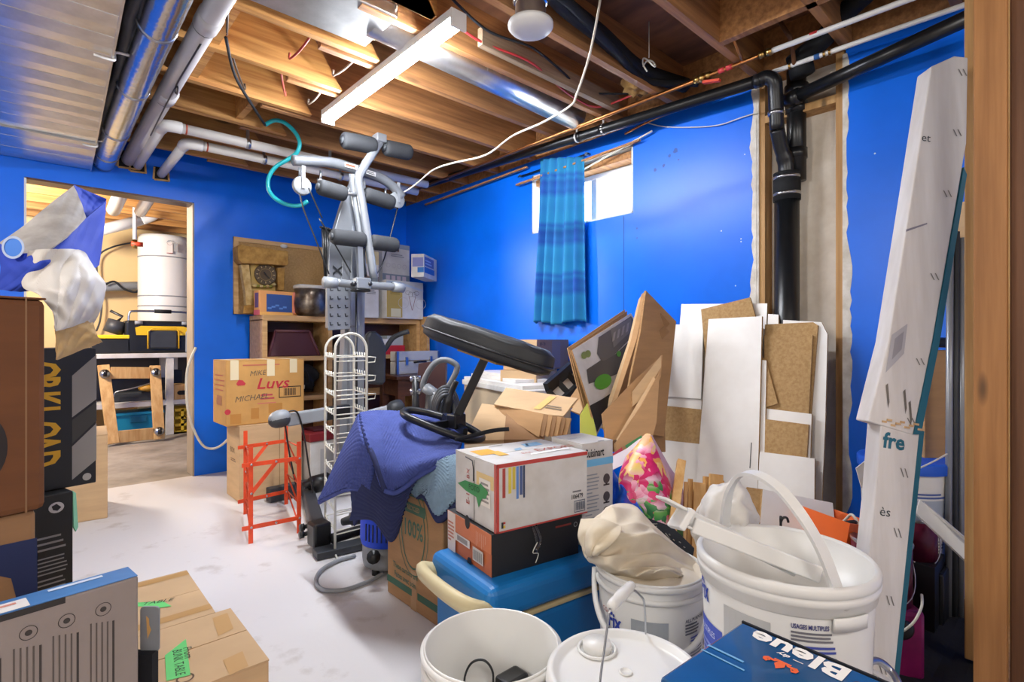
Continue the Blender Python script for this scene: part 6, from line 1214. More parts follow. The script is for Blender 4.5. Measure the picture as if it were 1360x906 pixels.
# canvas
t = thing('drop_cloth', c + up * .42, 'crumpled cream canvas drop cloth spilling from the compound pail', 'cloth')
rows = [[(800, 684, 1.64), (812, 672, 1.66), (840, 672, 1.68), (872, 702, 1.66), (905, 732, 1.62), (932, 756, 1.56)], [(784, 696, 1.58), (806, 682, 1.60), (838, 686, 1.60), (866, 712, 1.56), (895, 738, 1.54), (928, 758, 1.52)], [(774, 712, 1.52), (798, 708, 1.51), (828, 712, 1.49), (858, 728, 1.47), (886, 746, 1.47), (918, 762, 1.47)], [(774, 732, 1.48), (798, 728, 1.43), (824, 734, 1.43), (850, 748, 1.42), (880, 760, 1.42), (910, 766, 1.43)], [(782, 746, 1.46), (802, 748, 1.39), (824, 756, 1.395), (850, 766, 1.395), (876, 768, 1.40), (903, 768, 1.41)], [(788, 748, 1.48), (808, 760, 1.43), (828, 766, 1.43), (852, 774, 1.43), (878, 776, 1.43), (905, 776, 1.44)]]
f = net(rows); R = random.Random(9); ph = [R.uniform(0, 6) for _ in range(8)]
def rdg(x): return (1 - abs(sin(x))) ** 1.3
def canv(u, v):
    P = f(u, v); w_ = min(1, 5 * v * (1 - v) + .15) * min(1, 7 * u * (1 - u) + .3)
    x = u + .10 * sin(6 * v + ph[0]); y = v + .08 * sin(7 * u + ph[1])
    h_ = .044 * rdg(4.4 * y + 1.6 * x + ph[2]) + .026 * rdg(9 * x - 3.5 * y + ph[3]) * rdg(2.5 * y + ph[4]) + .012 * rdg(15 * y + 8 * x + ph[5]) + .005 * sin(31 * x + 12 * y)
    return P + (CAM - P).normalized() * h_ * w_ * .8 + up * .55 * h_ * w_
b = MB(); b.grid(canv, 150, 120, 'canvas'); b.build('cloth_heap', t, solid=.004)
f2 = net([[(772, 690, 1.50), (800, 690, 1.46), (826, 700, 1.45)], [(768, 712, 1.46), (790, 704, 1.41), (822, 712, 1.40)], [(774, 728, 1.44), (788, 722, 1.39), (806, 728, 1.38)], [(780, 740, 1.44), (786, 738, 1.395), (792, 738, 1.39)]])
b = MB(); b.grid(lambda u, v: f2(u, v) + (CAM - f2(u, v)).normalized() * (.012 * abs(sin(7 * u + 3 * v)) + .006 * sin(9 * v)), 40, 40, 'canvas'); b.build('hanging_fold', t, solid=.004)
cp = V((dp(864, 752, 1.49).x, dp(864, 752, 1.49).y, 0)); b = MB(Matrix.Translation(cp)); b.grid(lambda u, v: V((.139 * v * cos(2 * pi * u), .139 * v * sin(2 * pi * u), .412 + .014 * abs(sin(5 * u * pi + 6 * v)) * sin(pi * min(1, v * 1.02)) + .006 * sin(23 * u + 5 * v))), 60, 16, 'canvas'); b.build('tucked_cloth', t)
# black dirty tray and the white tray parts behind
sheet('paint_tray', ((861, 688, 1.74), (893, 700, 1.70), (922, 728, 1.62), (918, 748, 1.58), (890, 735, 1.62), (864, 705, 1.70)), .012, 'black_cloth', label='black plastic paint tray with dried white smears behind the cloth', cat='tray')
b = MB(); R = random.Random(8)
trayo = bpy.data.objects['paint_tray']
for i in range(9): A = dp(866 + 6 * i, 697 + 4.2 * i + R.uniform(-3, 6), 1.71 - .013 * i); A += (CAM - A).normalized() * .012; b.tube([A, A + V((R.uniform(-.02, .02), R.uniform(-.01, .01), R.uniform(-.03, .01)))], .0015, '#9a9488', 5)
b.build('paint_smear', trayo)
# big pail (standing in a second one)
c = dp(1040, 737, 1.075); c.z = .22
t, M, R_ = pail('big_compound_pail', c, .158, .142, .40, 'big white drywall compound pail with raised bail, front right', ribs=1, inner=.25)
b = MB(M); b.lathe([(.157, .346), (.160, .348), (.161, .364), (.165, .367), (.166, .378), (.163, .381), (.166, .384), (.166, .396), (.160, .403), (.154, .398)], 'white_plastic', 64); b.build('rim_band', t)
a0 = face_angle(c); p = MB()
p.text(I4, -.20, .305, .055, 'Fix', BLU, bold=.03, e=.001, sx=.62); crect(p, -.205, .12, -.115, .265, '#4054b4'); p.text(I4, -.20, .24, .017, 'MULTIPLES', '#c9d0ee', e=.0016, bold=.01, sx=.8); clines(p, -.20, .13, -.13, .225, 8, '#8a96d4', 2, .0012)
crect(p, -.11, .18, -.02, .325, '#b3b4b2'); p.poly(I4, [(-.10, .15), (-.10, .21), (-.03, .16), (-.06, .13)], '#8f928f', .001)
p.text(I4, .012, .326, .0115, 'USAGES MULTIPLES', '#2c2f6c', bold=.03, e=.001, sx=.62); clines(p, .012, .302, .09, .322, 3, '#6a6a70', 4); clines(p, .012, .282, .09, .298, 2, '#3d4a9c', 5); clines(p, .012, .05, .09, .278, 26, '#77777a', 6)
crect(p, .212, .02, .219, .29, '#55504a')
wrap(p, c, a0, R_); p.build('printing', t, fix=False)
hp = smooth([dp(*q) for q in ((1119, 803, .925), (1108, 772, .925), (1090, 728, .935), (1064, 684, .955), (1034, 648, .995), (1004, 630, 1.04), (982, 632, 1.09), (968, 655, 1.12), (963, 690, 1.15), (964, 700, 1.16))], 6)
b = MB(); n_ = len(hp)
for i in range(n_ - 1): b.bar(hp[i], hp[i + 1] + (hp[i + 1] - hp[i]) * .12, .022, .007, 'white_plastic', (c + up * .2 - hp[i]).cross(hp[i + 1] - hp[i]))
b.build('bail_handle', t, label='arched white plastic bail'); 
b = MB(); A = dp(1119, 803, .925); d = (A - c); d.z = 0; d.normalize(); b.tube([A - d * .015, A + d * .006], .016, 'white_plastic', 16); b.tube([A + d * .005, A + d * .010], .007, 'white_plastic', 10); b.build('bail_ear', t)
b = MB(M); b.lathe([(.161, .325), (.163, .350)], 'white_plastic', 20, a0=a0 + .50, a1=a0 + .95); b.build('bail_tab', t, solid=.004)
t2, M2, R2_ = pail('big_compound_pail', V((c.x, c.y, 0)), .150, .136, .36, 'lower white pail under the big compound pail, out of frame', ribs=0, rim=False, inner=.21)
# white trough lying across the big pail, crumpled film inside
t = thing('plastic_trough', dp(1000, 735, 1.0), 'long white plastic trough lying across the big pail rim', 'trough')
A, B_ = dp(920, 697, 1.02), dp(1090, 764, .985); sdv = V((.35, .94, 0)).normalized()
b = MB(); b.bar(A, B_, .012, .030, 'white_plastic', sdv); b.bar(A + sdv * .05 + up * .012, B_ + sdv * .05 - up * .01, .006, .03, 'white_plastic', sdv); b.bar(A + sdv * .025 - up * .008, B_ + sdv * .025 - up * .012, .056, .006, 'white_plastic', sdv); b.build('trough_body', t, bevel=.003)
b = MB(); d_ = (A - B_).normalized(); b.bar(A + sdv * .025 + d_ * .0 , A + sdv * .025 + d_ * .012 + up * .004, .075, .045, 'white_plastic', sdv); b.bar(A + sdv * .03 + up * .022, A + sdv * .03 + up * .022 + d_ * .045 + up * .006, .085, .006, 'white_plastic', sdv); b.build('end_flange', t, bevel=.003)
mk('film', '#e6e6e4', 0.35, var=0.03)
t = thing('plastic_film', c + up * .30, 'crumpled white plastic film inside the big pail', 'plastic')
f3 = lambda u, v: V((c.x + v * .135 * cos(2 * pi * u), c.y + v * .135 * sin(2 * pi * u), c.z + .27 + .035 * sin(9 * u + 5 * v) * sin(7 * v - 3 * u) + .02 * sin(19 * u) * sin(15 * v)))
b = MB(); b.grid(f3, 36, 36, 'film', smooth=False); b.build('film_sheet', t)
def blob(name, P, r, k, label, cat, seed, sq=(1, 1, 1), amp=.25, root=None, rough=True):
    bm = bmesh.new(); bmesh.ops.create_icosphere(bm, subdivisions=4, radius=1); R = random.Random(seed); a = [R.uniform(0, 6) for _ in range(6)]
    vs = []
    for v_ in bm.verts:
        q = v_.co; d = 1 + amp * (.5 * sin(4 * q.x + a[0]) * sin(5 * q.y + a[1]) + .35 * abs(sin(8 * q.z + 4 * q.x + a[2])) + .25 * sin(11 * q.y + 6 * q.z + a[3])); vs.append(V((q.x * sq[0], q.y * sq[1], q.z * sq[2])) * d * r)
    b = MB(Matrix.Translation(P)); b.add(vs, [[q.index for q in f_.verts] for f_ in bm.faces], k, True); bm.free(); return b.build(name, root, label=label, cat=cat)
blob('white_rag', dp(968, 690, 1.30), .085, 'white_card', 'white cloth bundle wedged behind the big pail', 'cloth', 3, (.75, .7, 1.05))
blob('white_rag', dp(940, 700, 1.42), .05, 'white_card', 'small white cloth lump beside the wood offcuts', 'cloth', 7, (.8, .8, 1.3))
for P, nm in ((dp(968, 690, 1.30), 'stool'),):
    pass
# blue beer carton, front right
q0 = dp(985, 826, .845); Zt = q0.z
e1 = V((cos(radians(-93)), sin(radians(-93)), 0)); e2 = V((cos(radians(182)), sin(radians(182)), 0))
t = thing('beer_carton', q0 + e1 * .15 + e2 * .11, 'dark blue beer carton with white lettering and orange emblem', 'box')
mk('beer_blue', '#0a5288', 0.22, col2='#084470', scale=(4,), coat=.4)
Mb = frame(q0 + e1 * .30, -e1, e2)   # x runs back along the edge, y towards the viewer's left, z up
b = MB(Mb); b.bx(0, .30, 0, .22, -.22, 0, 'beer_blue'); b.build('carton_body', t, bevel=.004)
p = MB(); p.text(Mb, .140, .007, .050, 'Bleue', '#e9e6df', bold=.035, sx=1.18, e=.0009)
p.text(Mb, .208, .038, .012, 'dry', '#e9e6df', bold=.03, shear=.3, e=.0009); p.lines(Mb, .19, .040, .206, .046, 1, '#d9d6cf', fill=.3)
OR_ = '#e0622c'; u0, v0 = .210, .062; sc = .0165
p.poly(Mb, [(u0 + sc * x, v0 + sc * y) for x, y in ((0, 1.25), (.42, .55), (.28, -.05), (0, -.2), (-.28, -.05), (-.42, .55))], OR_)
for s_ in (-1, 1):
    p.poly(Mb, [(u0 + s_ * sc * x, v0 + sc * y) for x, y in ((.30, .0), (.7, .05), (1.2, -.05), (1.45, .25), (1.35, .65), (1.0, .8), (.95, .55), (1.1, .4), (.8, .3), (.5, .3))][::s_], OR_)
    p.ring(Mb, u0 + s_ * sc * 1.12, v0 + sc * .38, sc * .3, sc * .12, OR_)
p.rect(Mb, u0 - sc * .7, v0 - sc * .22, u0 + sc * .7, v0 - sc * .02, OR_)
p.disc(Mb, .125, .040, .008, '#2a1512', ry=.014); p.rect(Mb, .245, .10, .299, .104, '#6fa6cc'); p.rect(Mb, .235, .118, .299, .121, '#6fa6cc'); p.build('printing', t, fix=False)
b = MB(Mb); b.bx(-.0, .30, -.004, 0, -.02, .001, '#11161c'); b.build('open_flap', t)
b = MB(Mb); b.bx(.005, .295, .005, .215, -Zt, -.2202, 'card'); b.build('plain_carton', label='plain carton under the blue beer carton, mostly out of frame', cat='box')
# ================================================================ between the pails and the boards
# floral bag
Z0_, Z1_ = dp(868, 700, 1.86).z - dp(860, 690, 1.95).z + .05, dp(862, 577, 2.0).z - dp(860, 690, 1.95).z + .10
mk('floral', '#d8c9d0', 0.4)
nt = MATS['floral'].node_tree; bs = nt.nodes['Principled BSDF']
tc = nt.nodes.new('ShaderNodeTexCoord'); vo = nt.nodes.new('ShaderNodeTexVoronoi'); vo.inputs['Scale'].default_value = 42; n1 = nt.nodes.new('ShaderNodeTexNoise'); n1.inputs['Scale'].default_value = 10; n1.inputs['Detail'].default_value = 3
dm = nt.nodes.new('ShaderNodeMix'); dm.data_type = 'VECTOR'; dm.inputs[0].default_value = .12; nt.links.new(tc.outputs['Object'], n1.inputs[0]); nt.links.new(tc.outputs['Object'], dm.inputs[4]); nt.links.new(n1.outputs['Color'], dm.inputs[5]); nt.links.new(dm.outputs[1], vo.inputs[0])
sp = nt.nodes.new('ShaderNodeSeparateXYZ'); nt.links.new(tc.outputs['Object'], sp.inputs[0]); sc_ = nt.nodes.new('ShaderNodeSeparateColor'); nt.links.new(vo.outputs['Color'], sc_.inputs[0])
ad = nt.nodes.new('ShaderNodeMath'); ad.operation = 'MULTIPLY_ADD'; nt.links.new(sc_.outputs[0], ad.inputs[0]); ad.inputs[1].default_value = .17; nt.links.new(sp.outputs['Z'], ad.inputs[2])
vr = nt.nodes.new('ShaderNodeValToRGB'); vr.color_ramp.interpolation = 'LINEAR'; mr = nt.nodes.new('ShaderNodeMapRange'); mr.inputs[1].default_value = Z0_; mr.inputs[2].default_value = Z1_; nt.links.new(ad.outputs[0], mr.inputs[0]); nt.links.new(mr.outputs[0], vr.inputs[0])
cols = ((0, '#1e5c34'), (.22, '#2f7a3c'), (.28, '#5c9c40'), (.34, '#d9b0c0'), (.42, '#b01c50'), (.50, '#d0286a'), (.58, '#c2185a'), (.66, '#e4a0b8'), (.74, '#d9c070'), (.84, '#e8a24a'), (1, '#e0b48a'))
while len(vr.color_ramp.elements) < len(cols): vr.color_ramp.elements.new(.5)
for e, (p_, c_) in zip(vr.color_ramp.elements, cols): e.position = p_; e.color = lin(c_)
nt.links.new(vr.outputs[0], bs.inputs['Base Color'])
t = thing('gift_bag', dp(860, 690, 1.95), 'floral gift bag with pink flowers and pointed top', 'bag')
fg = net([[(832, 606, 2.03), (845, 592, 2.02), (857, 577, 2.0), (864, 577, 2.0)], [(822, 635, 1.95), (842, 625, 1.92), (864, 618, 1.92), (878, 612, 1.98)], [(826, 665, 1.9), (846, 662, 1.86), (872, 660, 1.86), (892, 650, 1.94)], [(835, 690, 1.88), (855, 695, 1.84), (880, 695, 1.84), (906, 690, 1.92)], [(838, 740, 1.88), (858, 745, 1.84), (880, 745, 1.84), (906, 740, 1.92)]])
b = MB(); b.grid(lambda u, v: fg(u, v) + (CAM - fg(u, v)).normalized() * (.012 * sin(7 * u + 3 * v)), 30, 40, 'floral'); b.build('front_panel', t, solid=.003)
fg2 = net([[(863, 577, 2.0), (866, 579, 2.03)], [(878, 612, 1.98), (888, 618, 2.05)], [(892, 650, 1.94), (908, 655, 2.05)], [(906, 740, 1.92), (915, 740, 2.05)]])
b = MB(); b.grid(fg2, 6, 20, '#cfa4b8'); b.build('side_gusset', t, solid=.003)
sheet('inner_panel', ((813, 606, 2.06), (832, 596, 2.07), (857, 577, 2.05), (850, 596, 2.04), (838, 612, 2.02), (814, 624, 2.02)), .003, '#d9cdd2', t)
sheet('green_edge', ((830, 592, 2.075), (852, 578, 2.065), (853, 583, 2.06), (834, 598, 2.07)), .003, '#3c8a50', t)
sheet('red_edge', ((812, 604, 2.08), (826, 594, 2.085), (827, 599, 2.08), (813, 609, 2.075)), .003, '#c2304c', t)
mk('blue_film', '#1b62d8', 0.3, col2='#0f46b0', scale=(14,))
fb = net([[(812, 622, 1.97), (824, 640, 1.93), (834, 655, 1.9)], [(813, 655, 1.93), (828, 662, 1.87), (846, 668, 1.86)], [(816, 690, 1.88), (836, 690, 1.80), (858, 692, 1.84)], [(818, 720, 1.88), (838, 725, 1.80), (858, 722, 1.84)]])
t = thing('plastic_bag', dp(836, 720, 1.85), 'shiny blue plastic bag below the floral gift bag', 'bag')
b = MB(); b.grid(lambda u, v: fb(u, v) + (CAM - fb(u, v)).normalized() * (.015 * sin(11 * u + 7 * v) + .01 * sin(17 * v)), 40, 40, 'blue_film', smooth=False); b.build('bag_film', t, solid=.003)
# two sticks and the bundle of offcuts
def post(name, px, py, pxb, d0, d1, w_, th, k, label, group=None, cat='wood'):
    A, B_ = dp(px, py, d0), dp(pxb, 700, d1); dd = (B_ - A); B_ = A + dd * ((A.z) / (-dd.z)) if dd.z < 0 else B_
    b = MB(); b.bar(A, B_, w_, th, k, rt); return b.build(name, label=label, cat=cat, group=group, bevel=.0015)
post('wood_stick', 874.5, 615, 880, 1.95, 1.86, .020, .018, 'raw_wood', 'thin pale wood stick standing in front of the floral bag')
post('wood_stick', 905, 612, 893, 1.98, 1.83, .030, .024, 'raw_wood', 'thicker honey-coloured wood stick right of the floral bag')
for i, (px, py, w_, lab) in enumerate(((911, 640, .012, 'thin wood offcut, leftmost of the bundle'), (917, 636, .016, 'second narrow wood offcut from the left of the bundle'), (929, 641, .045, 'wide pale wood offcut in the middle of the bundle'), (939, 633, .028, 'tall offcut just behind the middle of the bundle'), (951, 630, .05, 'widest pale wood offcut on the right of the bundle'), (958, 638, .018, 'darker narrow offcut at the right end of the bundle'))):
    post('wood_offcut', px, py, px - 2, 2.0 + .02 * (i % 2), 1.96 + .02 * (i % 2), w_, .016, 'raw_wood', lab, 'wood offcuts between floral bag and boards')
# orange crate
N = dp(1086, 716, 1.83); N.z = .15
mk('orange_plastic', '#e8692c', 0.4, var=0.06)
t = thing('orange_tray', N + V((.1, 0, 0)), 'bright orange plastic tray holding cables behind the big pail', 'tray')
Mo = Matrix.Translation(dp(1112, 700, 1.9) - up * .06) @ Matrix.Rotation(radians(-25), 4, 'Z') @ Matrix.Rotation(radians(12), 4, 'Y')
b = MB(Mo); w_, l_, h_ = .085, .10, .10
b.add([(-w_, -l_, 0), (w_, -l_, 0), (w_, l_, 0), (-w_, l_, 0), (-w_ - .015, -l_ - .015, h_), (w_ + .015, -l_ - .015, h_), (w_ + .015, l_ + .015, h_), (-w_ - .015, l_ + .015, h_)], [(0, 1, 2, 3), (0, 4, 5, 1), (1, 5, 6, 2), (2, 6, 7, 3), (3, 7, 4, 0)], 'orange_plastic'); b.build('tray_body', t, solid=.004)
b = MB(Mo); b.tube(smooth([(-.03, .05, .02), (0, .0, .07), (.03, -.03, .09), (.05, .03, .06), (.02, .06, .05)], 5), .008, 'black_plastic', 8); b.tube(smooth([(.04, .05, .03), (.05, .02, .09), (.03, -.02, .11), (.06, -.05, .05)], 5), .005, 'white_wire', 6); b.build('tray_cables', None, label='black and white cables bundled in the orange tray', cat='cable')
b = MB(); q = dp(1112, 700, 1.9); b.bx(q.x - .1, q.x + .1, q.y - .1, q.y + .1, 0, q.z - .075, 'card_dark'); b.build('support_carton', label='brown carton under the orange tray, hidden behind the big pail', cat='box')
line('wire_hook', [V((dp(1037, 694, 1.75).x, dp(1037, 694, 1.75).y, 0)), dp(1037, 700, 1.75), dp(1037, 694, 1.75), dp(1040, 688, 1.75), dp(1045, 688, 1.75), dp(1047, 694, 1.75)], .004, 'black_plastic', 'black wire hook poking up behind the big pail', 'wire', 6)
# ================================================================ right side, by the partition
mk('white_print_card', '#d6d3d2', 0.5, col2='#c6c1bd', scale=(2,), stretch=(8, 8, .6), bump=.08, bscale=8)
TEAL = '#1d5f74'
def split_x(P): return P
Pb = fl(1168, 948); Pt = dp(1262, 84, 1.60)
axl = (Pt - Pb).normalized(); Lc = (Pt - Pb).length
sdc = (rt - axl * rt.dot(axl)).normalized(); nc = axl.cross(sdc); nc = nc if nc.dot(CAM - Pb) > 0 else -nc
yawc = Matrix.Rotation(radians(0), 3, axl)
Mc_ = Matrix(((sdc.x, axl.x, nc.x, Pb.x), (sdc.y, axl.y, nc.y, Pb.y), (sdc.z, axl.z, nc.z, Pb.z), (0, 0, 0, 1)))
t = thing('long_carton', Pb, 'long white printed carton with teal edge leaning by the studs', 'box')
wl_, wr_ = -.075, .022
fk = .425   # crease where it buckles
b = MB(Mc_)
b.prism([(wl_, 0), (wr_ + .012, 0), (wr_ + .010, Lc * fk), (wl_ - .012, Lc * fk), (wl_ - .004, Lc * .3)], -.06, 0, 'white_print_card'); b.build('lower_section', t, bevel=.004)
Pc2 = Mc_ @ V((0, Lc * fk, .004)); ax2 = (dp(1262, 84, 1.60) - Pc2).normalized(); sd2 = (rt - ax2 * rt.dot(ax2)).normalized(); nc2 = ax2.cross(sd2); nc2 = nc2 if nc2.dot(CAM - Pc2) > 0 else -nc2
Mu = Matrix(((sd2.x, ax2.x, nc2.x, Pc2.x), (sd2.y, ax2.y, nc2.y, Pc2.y), (sd2.z, ax2.z, nc2.z, Pc2.z), (0, 0, 0, 1))); Mi = Mu.inverted()
def uv_(px, py):
    r = ray(px, py); q_ = Mi @ (CAM + r * (nc2.dot(Pc2 - CAM) / nc2.dot(r))); return (q_.x, q_.y)
b = MB(Mu); b.prism([uv_(*q) for q in ((1153, 560), (1213, 578), (1239, 453), (1272, 260), (1284, 190), (1286, 76), (1268, 74), (1237, 88), (1216, 225), (1180, 453))], -.058, 0, 'white_print_card'); b.build('upper_section', t, bevel=.004)
b = MB(Mc_)
b.prism([(wr_ + .008, 0), (wr_ + .022, 0), (wr_ + .018, Lc * .42), (wr_ + .004, Lc * .42)], -.055, .001, TEAL); b.build('teal_edge', t, label='teal side of the carton')
b = MB(Mu); b.prism([uv_(*q) for q in ((1213, 577), (1223, 577), (1248, 453), (1284, 232), (1280, 222), (1239, 453))], -.055, .001, TEAL); b.build('teal_edge', t, label='teal side of the carton')
b = MB(Mc_); R = random.Random(2); ys = [Lc * (fk + .004 * sin(i * 2.1)) for i in range(10)]
for i in range(9): u = wl_ - .012 + (wr_ - wl_ + .02) * i / 9; b.bx(u, u + (wr_ - wl_ + .02) / 9, ys[i] - .003, ys[i] + .003, .0, .006 + .003 * (i % 2), 'card_pale')
b.build('torn_crease', t)
p = MB(); p.text(Mc_, wl_ + .0, Lc * .387, .062, 'fre', TEAL, bold=.03, e=.0012, sx=.9); p.text(Mc_, wl_ + .012, Lc * .285, .038, 'ès', '#3a3f42', e=.0012); u0_, v0_ = uv_(1223, 187); p.text(Mu, u0_, v0_, .034, 'et', '#3a3f42', e=.0012)
p.poly(Mu, [uv_(*q) for q in ((1176, 495), (1200, 470), (1205, 430), (1184, 445))], '#a8a6ac', .0012); p.poly(Mu, [uv_(*q) for q in ((1184, 478), (1197, 464), (1200, 440), (1188, 450))], '#8e8c92', .0015)
p.poly(Mu, [uv_(*q) for q in ((1203, 305), (1231, 296), (1231, 298), (1203, 308))], '#7f7c8a', .0012)
for x_, y_ in ((1272, 92), (1265, 172), (1252, 253), (1235, 363), (1216, 476), (1204, 555)):
    for du in (0, 6): p.poly(Mu, [uv_(x_ + du, y_), uv_(x_ + du + 1.5, y_), uv_(x_ + du + 6, y_ + 9), uv_(x_ + du + 4.5, y_ + 9)], '#77736f', .0014)
for x_, y_ in ((1176, 512), (1199, 520), (1206, 535)): p.poly(Mu, [uv_(x_, y_), uv_(x_ + 3, y_ - 3), uv_(x_ + 5, y_ + 22), uv_(x_ + 3, y_ + 30)], '#6b655e', .0014)
for v in (.36, .27, .17, .07):
    for du in (0, .012): p.poly(Mc_, [(wr_ - .04 + du, Lc * v), (wr_ - .037 + du, Lc * v), (wr_ - .026 + du, Lc * v - .025), (wr_ - .029 + du, Lc * v - .025)], '#77736f', .0016)
p.build('printing', t, fix=False)
# things behind it, in the gap beside the studs
c = dp(1200, 605, 2.12); c.z = .21; Mv = Matrix.Translation(c)
t, M, R_ = pail('lidded_pail', c, .148, .134, .37, 'white pail with bright blue lid behind the long carton', ribs=1)
b = MB(M); b.lathe([(.157, .335), (.158, .37), (.152, .378), (.14, .372), (0, .372)], '#1858c8', 48); b.build('blue_lid', t, label='bright blue lid')
p = MB(); a0 = face_angle(c); crect(p, .0, .10, .16, .24, '#9fa8b4'); clines(p, .02, .245, .15, .27, 2, '#4a5f9c'); clines(p, .01, .02, .15, .09, 6, '#808890'); wrap(p, c, a0, R_); p.build('printing', t, fix=False)
line('white_tie', [dp(*q) for q in ((1219, 623, 1.88), (1240, 613, 1.9), (1258, 603, 1.95))], .003, 'white_wire', 'thin white cord crossing in front of the blue lid', 'cord', 6)
b = MB(); b.bx(c.x - .16, c.x + .16, c.y - .15, c.y + .17, 0, .209, 'black_plastic'); b.build('black_bin', label='black bin under the blue-lidded pail', cat='bin', bevel=.01)
t = thing('tan_carton', dp(1243, 600, 2.14), 'tall tan flat carton standing behind the blue-lidded pail', 'cardboard')
A = dp(1243, 465, 2.14); b = MB(); b.bar(A, V((A.x, A.y, 0)), .13, .05, 'card', rt); b.build('carton_panel', t, bevel=.003)
p = MB(); fm = frame(A + (CAM - A).normalized() * .03, rt, up); p.poly(fm, [(-.02, -.35), (.03, -.32), (.035, -.5), (.0, -.55), (-.03, -.48)], '#4a3320', .0); p.build('torn_hole', t, fix=False)
b = MB(); A = dp(1252, 455, 2.10); b.bar(A + rt * -.05, A + rt * .05, .04, .05, 'black_plastic', up); b.build('black_strap_roll', label='black rolled strap on top of the tan carton', cat='strap', bevel=.012)
for i, (px, k, lab) in enumerate(((1262, 'grey_paint', 'grey metal tube, leftmost of the bundle by the stud'), (1270, 'dark_grey', 'dark metal tube in the middle of the bundle by the stud'), (1278, 'grey_paint', 'grey metal tube nearest the stud'))):
    A = dp(px, 300 + 8 * i, 1.98); b = MB(); b.tube([A, V((A.x - .01, A.y + .005, .0))], .0115, k, 10); b.build('metal_tube', label=lab, cat='tube', group='metal tubes standing by the partition')
b = MB(); A = dp(1283, 268, 2.0); b.bar(A, A - up * .16, .02, .06, 'card_pale', rt); b.build('tape_wrap', label='tan tape wrap around the tops of the metal tubes', cat='tape')
sheet('trim_board', ((1222, 664, 1.88), (1290, 722, 1.78), (1290, 752, 1.76), (1217, 682, 1.86)), .014, 'white_plastic', label='white moulded trim board lying at a slant behind the carton', cat='board')
b = MB(); A, B_ = dp(1226, 668, 1.875), dp(1288, 721, 1.775); b.bar(A, B_, .008, .008, 'white_card'); b.build('bead_moulding', bpy.data.objects['trim_board'])
b = MB(); b.grid(lambda u, v: V((1.66 + u * 1.1, .235 + v * .38, .006 + .02 * abs(sin(9 * u + 4 * v)) * abs(sin(7 * v + 3 * u)))), 40, 16, 'black_cloth', smooth=False); b.build('dark_gap_sheet', label='dark sheet added for shadow and debris in the gap by the studs', cat='sheet')  # dark sheet put in for the gap's shadow and debris
# paint cans on a pink tin
mk('pink_tin', '#a8286e', 0.3, 0.3, col2='#7c1c58', scale=(6,), bump=.1, bscale=10)
mk('purple_label', '#7a1d3a', 0.3, 0.2, col2='#4a1230', scale=(5,))
def paint_can(c, r, h, k, label):
    t = thing('paint_can', c, label, 'paint can', 'paint cans behind the long carton'); M = Matrix.Translation(c)
    b = MB(M); b.lathe([(0, 0), (r, 0), (r, h - .008), (r - .004, h)], k, 36); b.build('can_body', t)
    b = MB(M); b.lathe([(r - .001, h - .012), (r + .003, h - .008), (r + .003, h), (r - .006, h + .003), (r - .014, h - .005), (r - .02, h - .002), (0, h - .004)], 'steel', 36); b.build('can_lid', t)
    b = MB(M); a0 = face_angle(c); b.tube([(cos(a0 + a) * (r + .006), sin(a0 + a) * (r + .006), h * .72 - .12 * max(0, cos(a - .5))) for a in [-1.0 + 3.0 * i / 16 for i in range(17)]], .002, 'steel', 6); b.build('can_bail', t); return t, M, a0
c1 = dp(1170, 790, 1.72); c1.z = 0
t = thing('pink_tin', c1, 'glossy pink square tin on the floor under the paint can', 'tin'); rr = .085
Mt = Matrix.Translation(c1) @ Matrix.Rotation(radians(40), 4, 'Z')
b = MB(Mt); b.bx(-rr, rr, -rr, rr, 0, .215, 'pink_tin'); b.build('tin_body', t, bevel=.014)
q = dp(1200, 836, 1.625); b = MB(); b.lathe([(0, 0), (.028, 0), (.03, .006), (.022, .012), (0, .01)], 'black_plastic', 18, frame(q, rt, up)); b.build('handle_boss', t)
b = MB(); b.tube(smooth([dp(*z_) for z_ in ((1200, 838, 1.60), (1214, 826, 1.58), (1224, 806, 1.59), (1224, 790, 1.63))], 5), .004, 'white_wire', 6); b.build('white_bail', t)
cc = V((c1.x, c1.y, .2155)); t, M, a0 = paint_can(cc, .083, .19, 'purple_label', 'dark red paint can standing on the pink tin')
p = MB(); crect(p, .035, .125, .07, .165, '#d9b48a'); p.text(I4, .0, .085, .035, 'on', '#c98f6a', e=.001); crect(p, .0, .04, .06, .046, '#b5304a'); crect(p, -.06, .12, .02, .17, '#8c2c3c'); wrap(p, cc, a0, lambda z: .083); p.build('printing', t, fix=False)
c3 = dp(1212, 760, 1.98); c3.z = 0
b = MB(); b.bx(c3.x - .09, c3.x + .09, c3.y - .08, c3.y + .08, 0, .25, 'black_plastic'); b.build('black_case', label='black case on the floor behind the paint cans', cat='case')
paint_can(V((c3.x, c3.y, .2505)), .075, .15, 'purple_label', 'smaller dark red can farther back on the black case')
line('chrome_hose', [dp(*q) for q in ((1146, 890, 1.15), (1154, 880, 1.16), (1166, 878, 1.17), (1180, 888, 1.17), (1192, 905, 1.15), (1200, 935, 1.12))], .008, 'steel', 'chrome braided hose curling beside the big pail', 'hose', 8)
b = MB(); A, B_ = dp(1146, 898, 1.22), dp(1196, 930, 1.18); b.bar(A, B_, .05, .02, 'white_card'); b.build('white_panel_scrap', label='white scrap strip on the floor by the carton foot', cat='board')
sheet('paper_scrap', ((1150, 668, 2.05), (1137, 622, 2.05), (1152, 610, 2.05), (1166, 630, 2.05)), .004, 'white_card', label='crumpled white paper poking out left of the long carton', cat='paper')
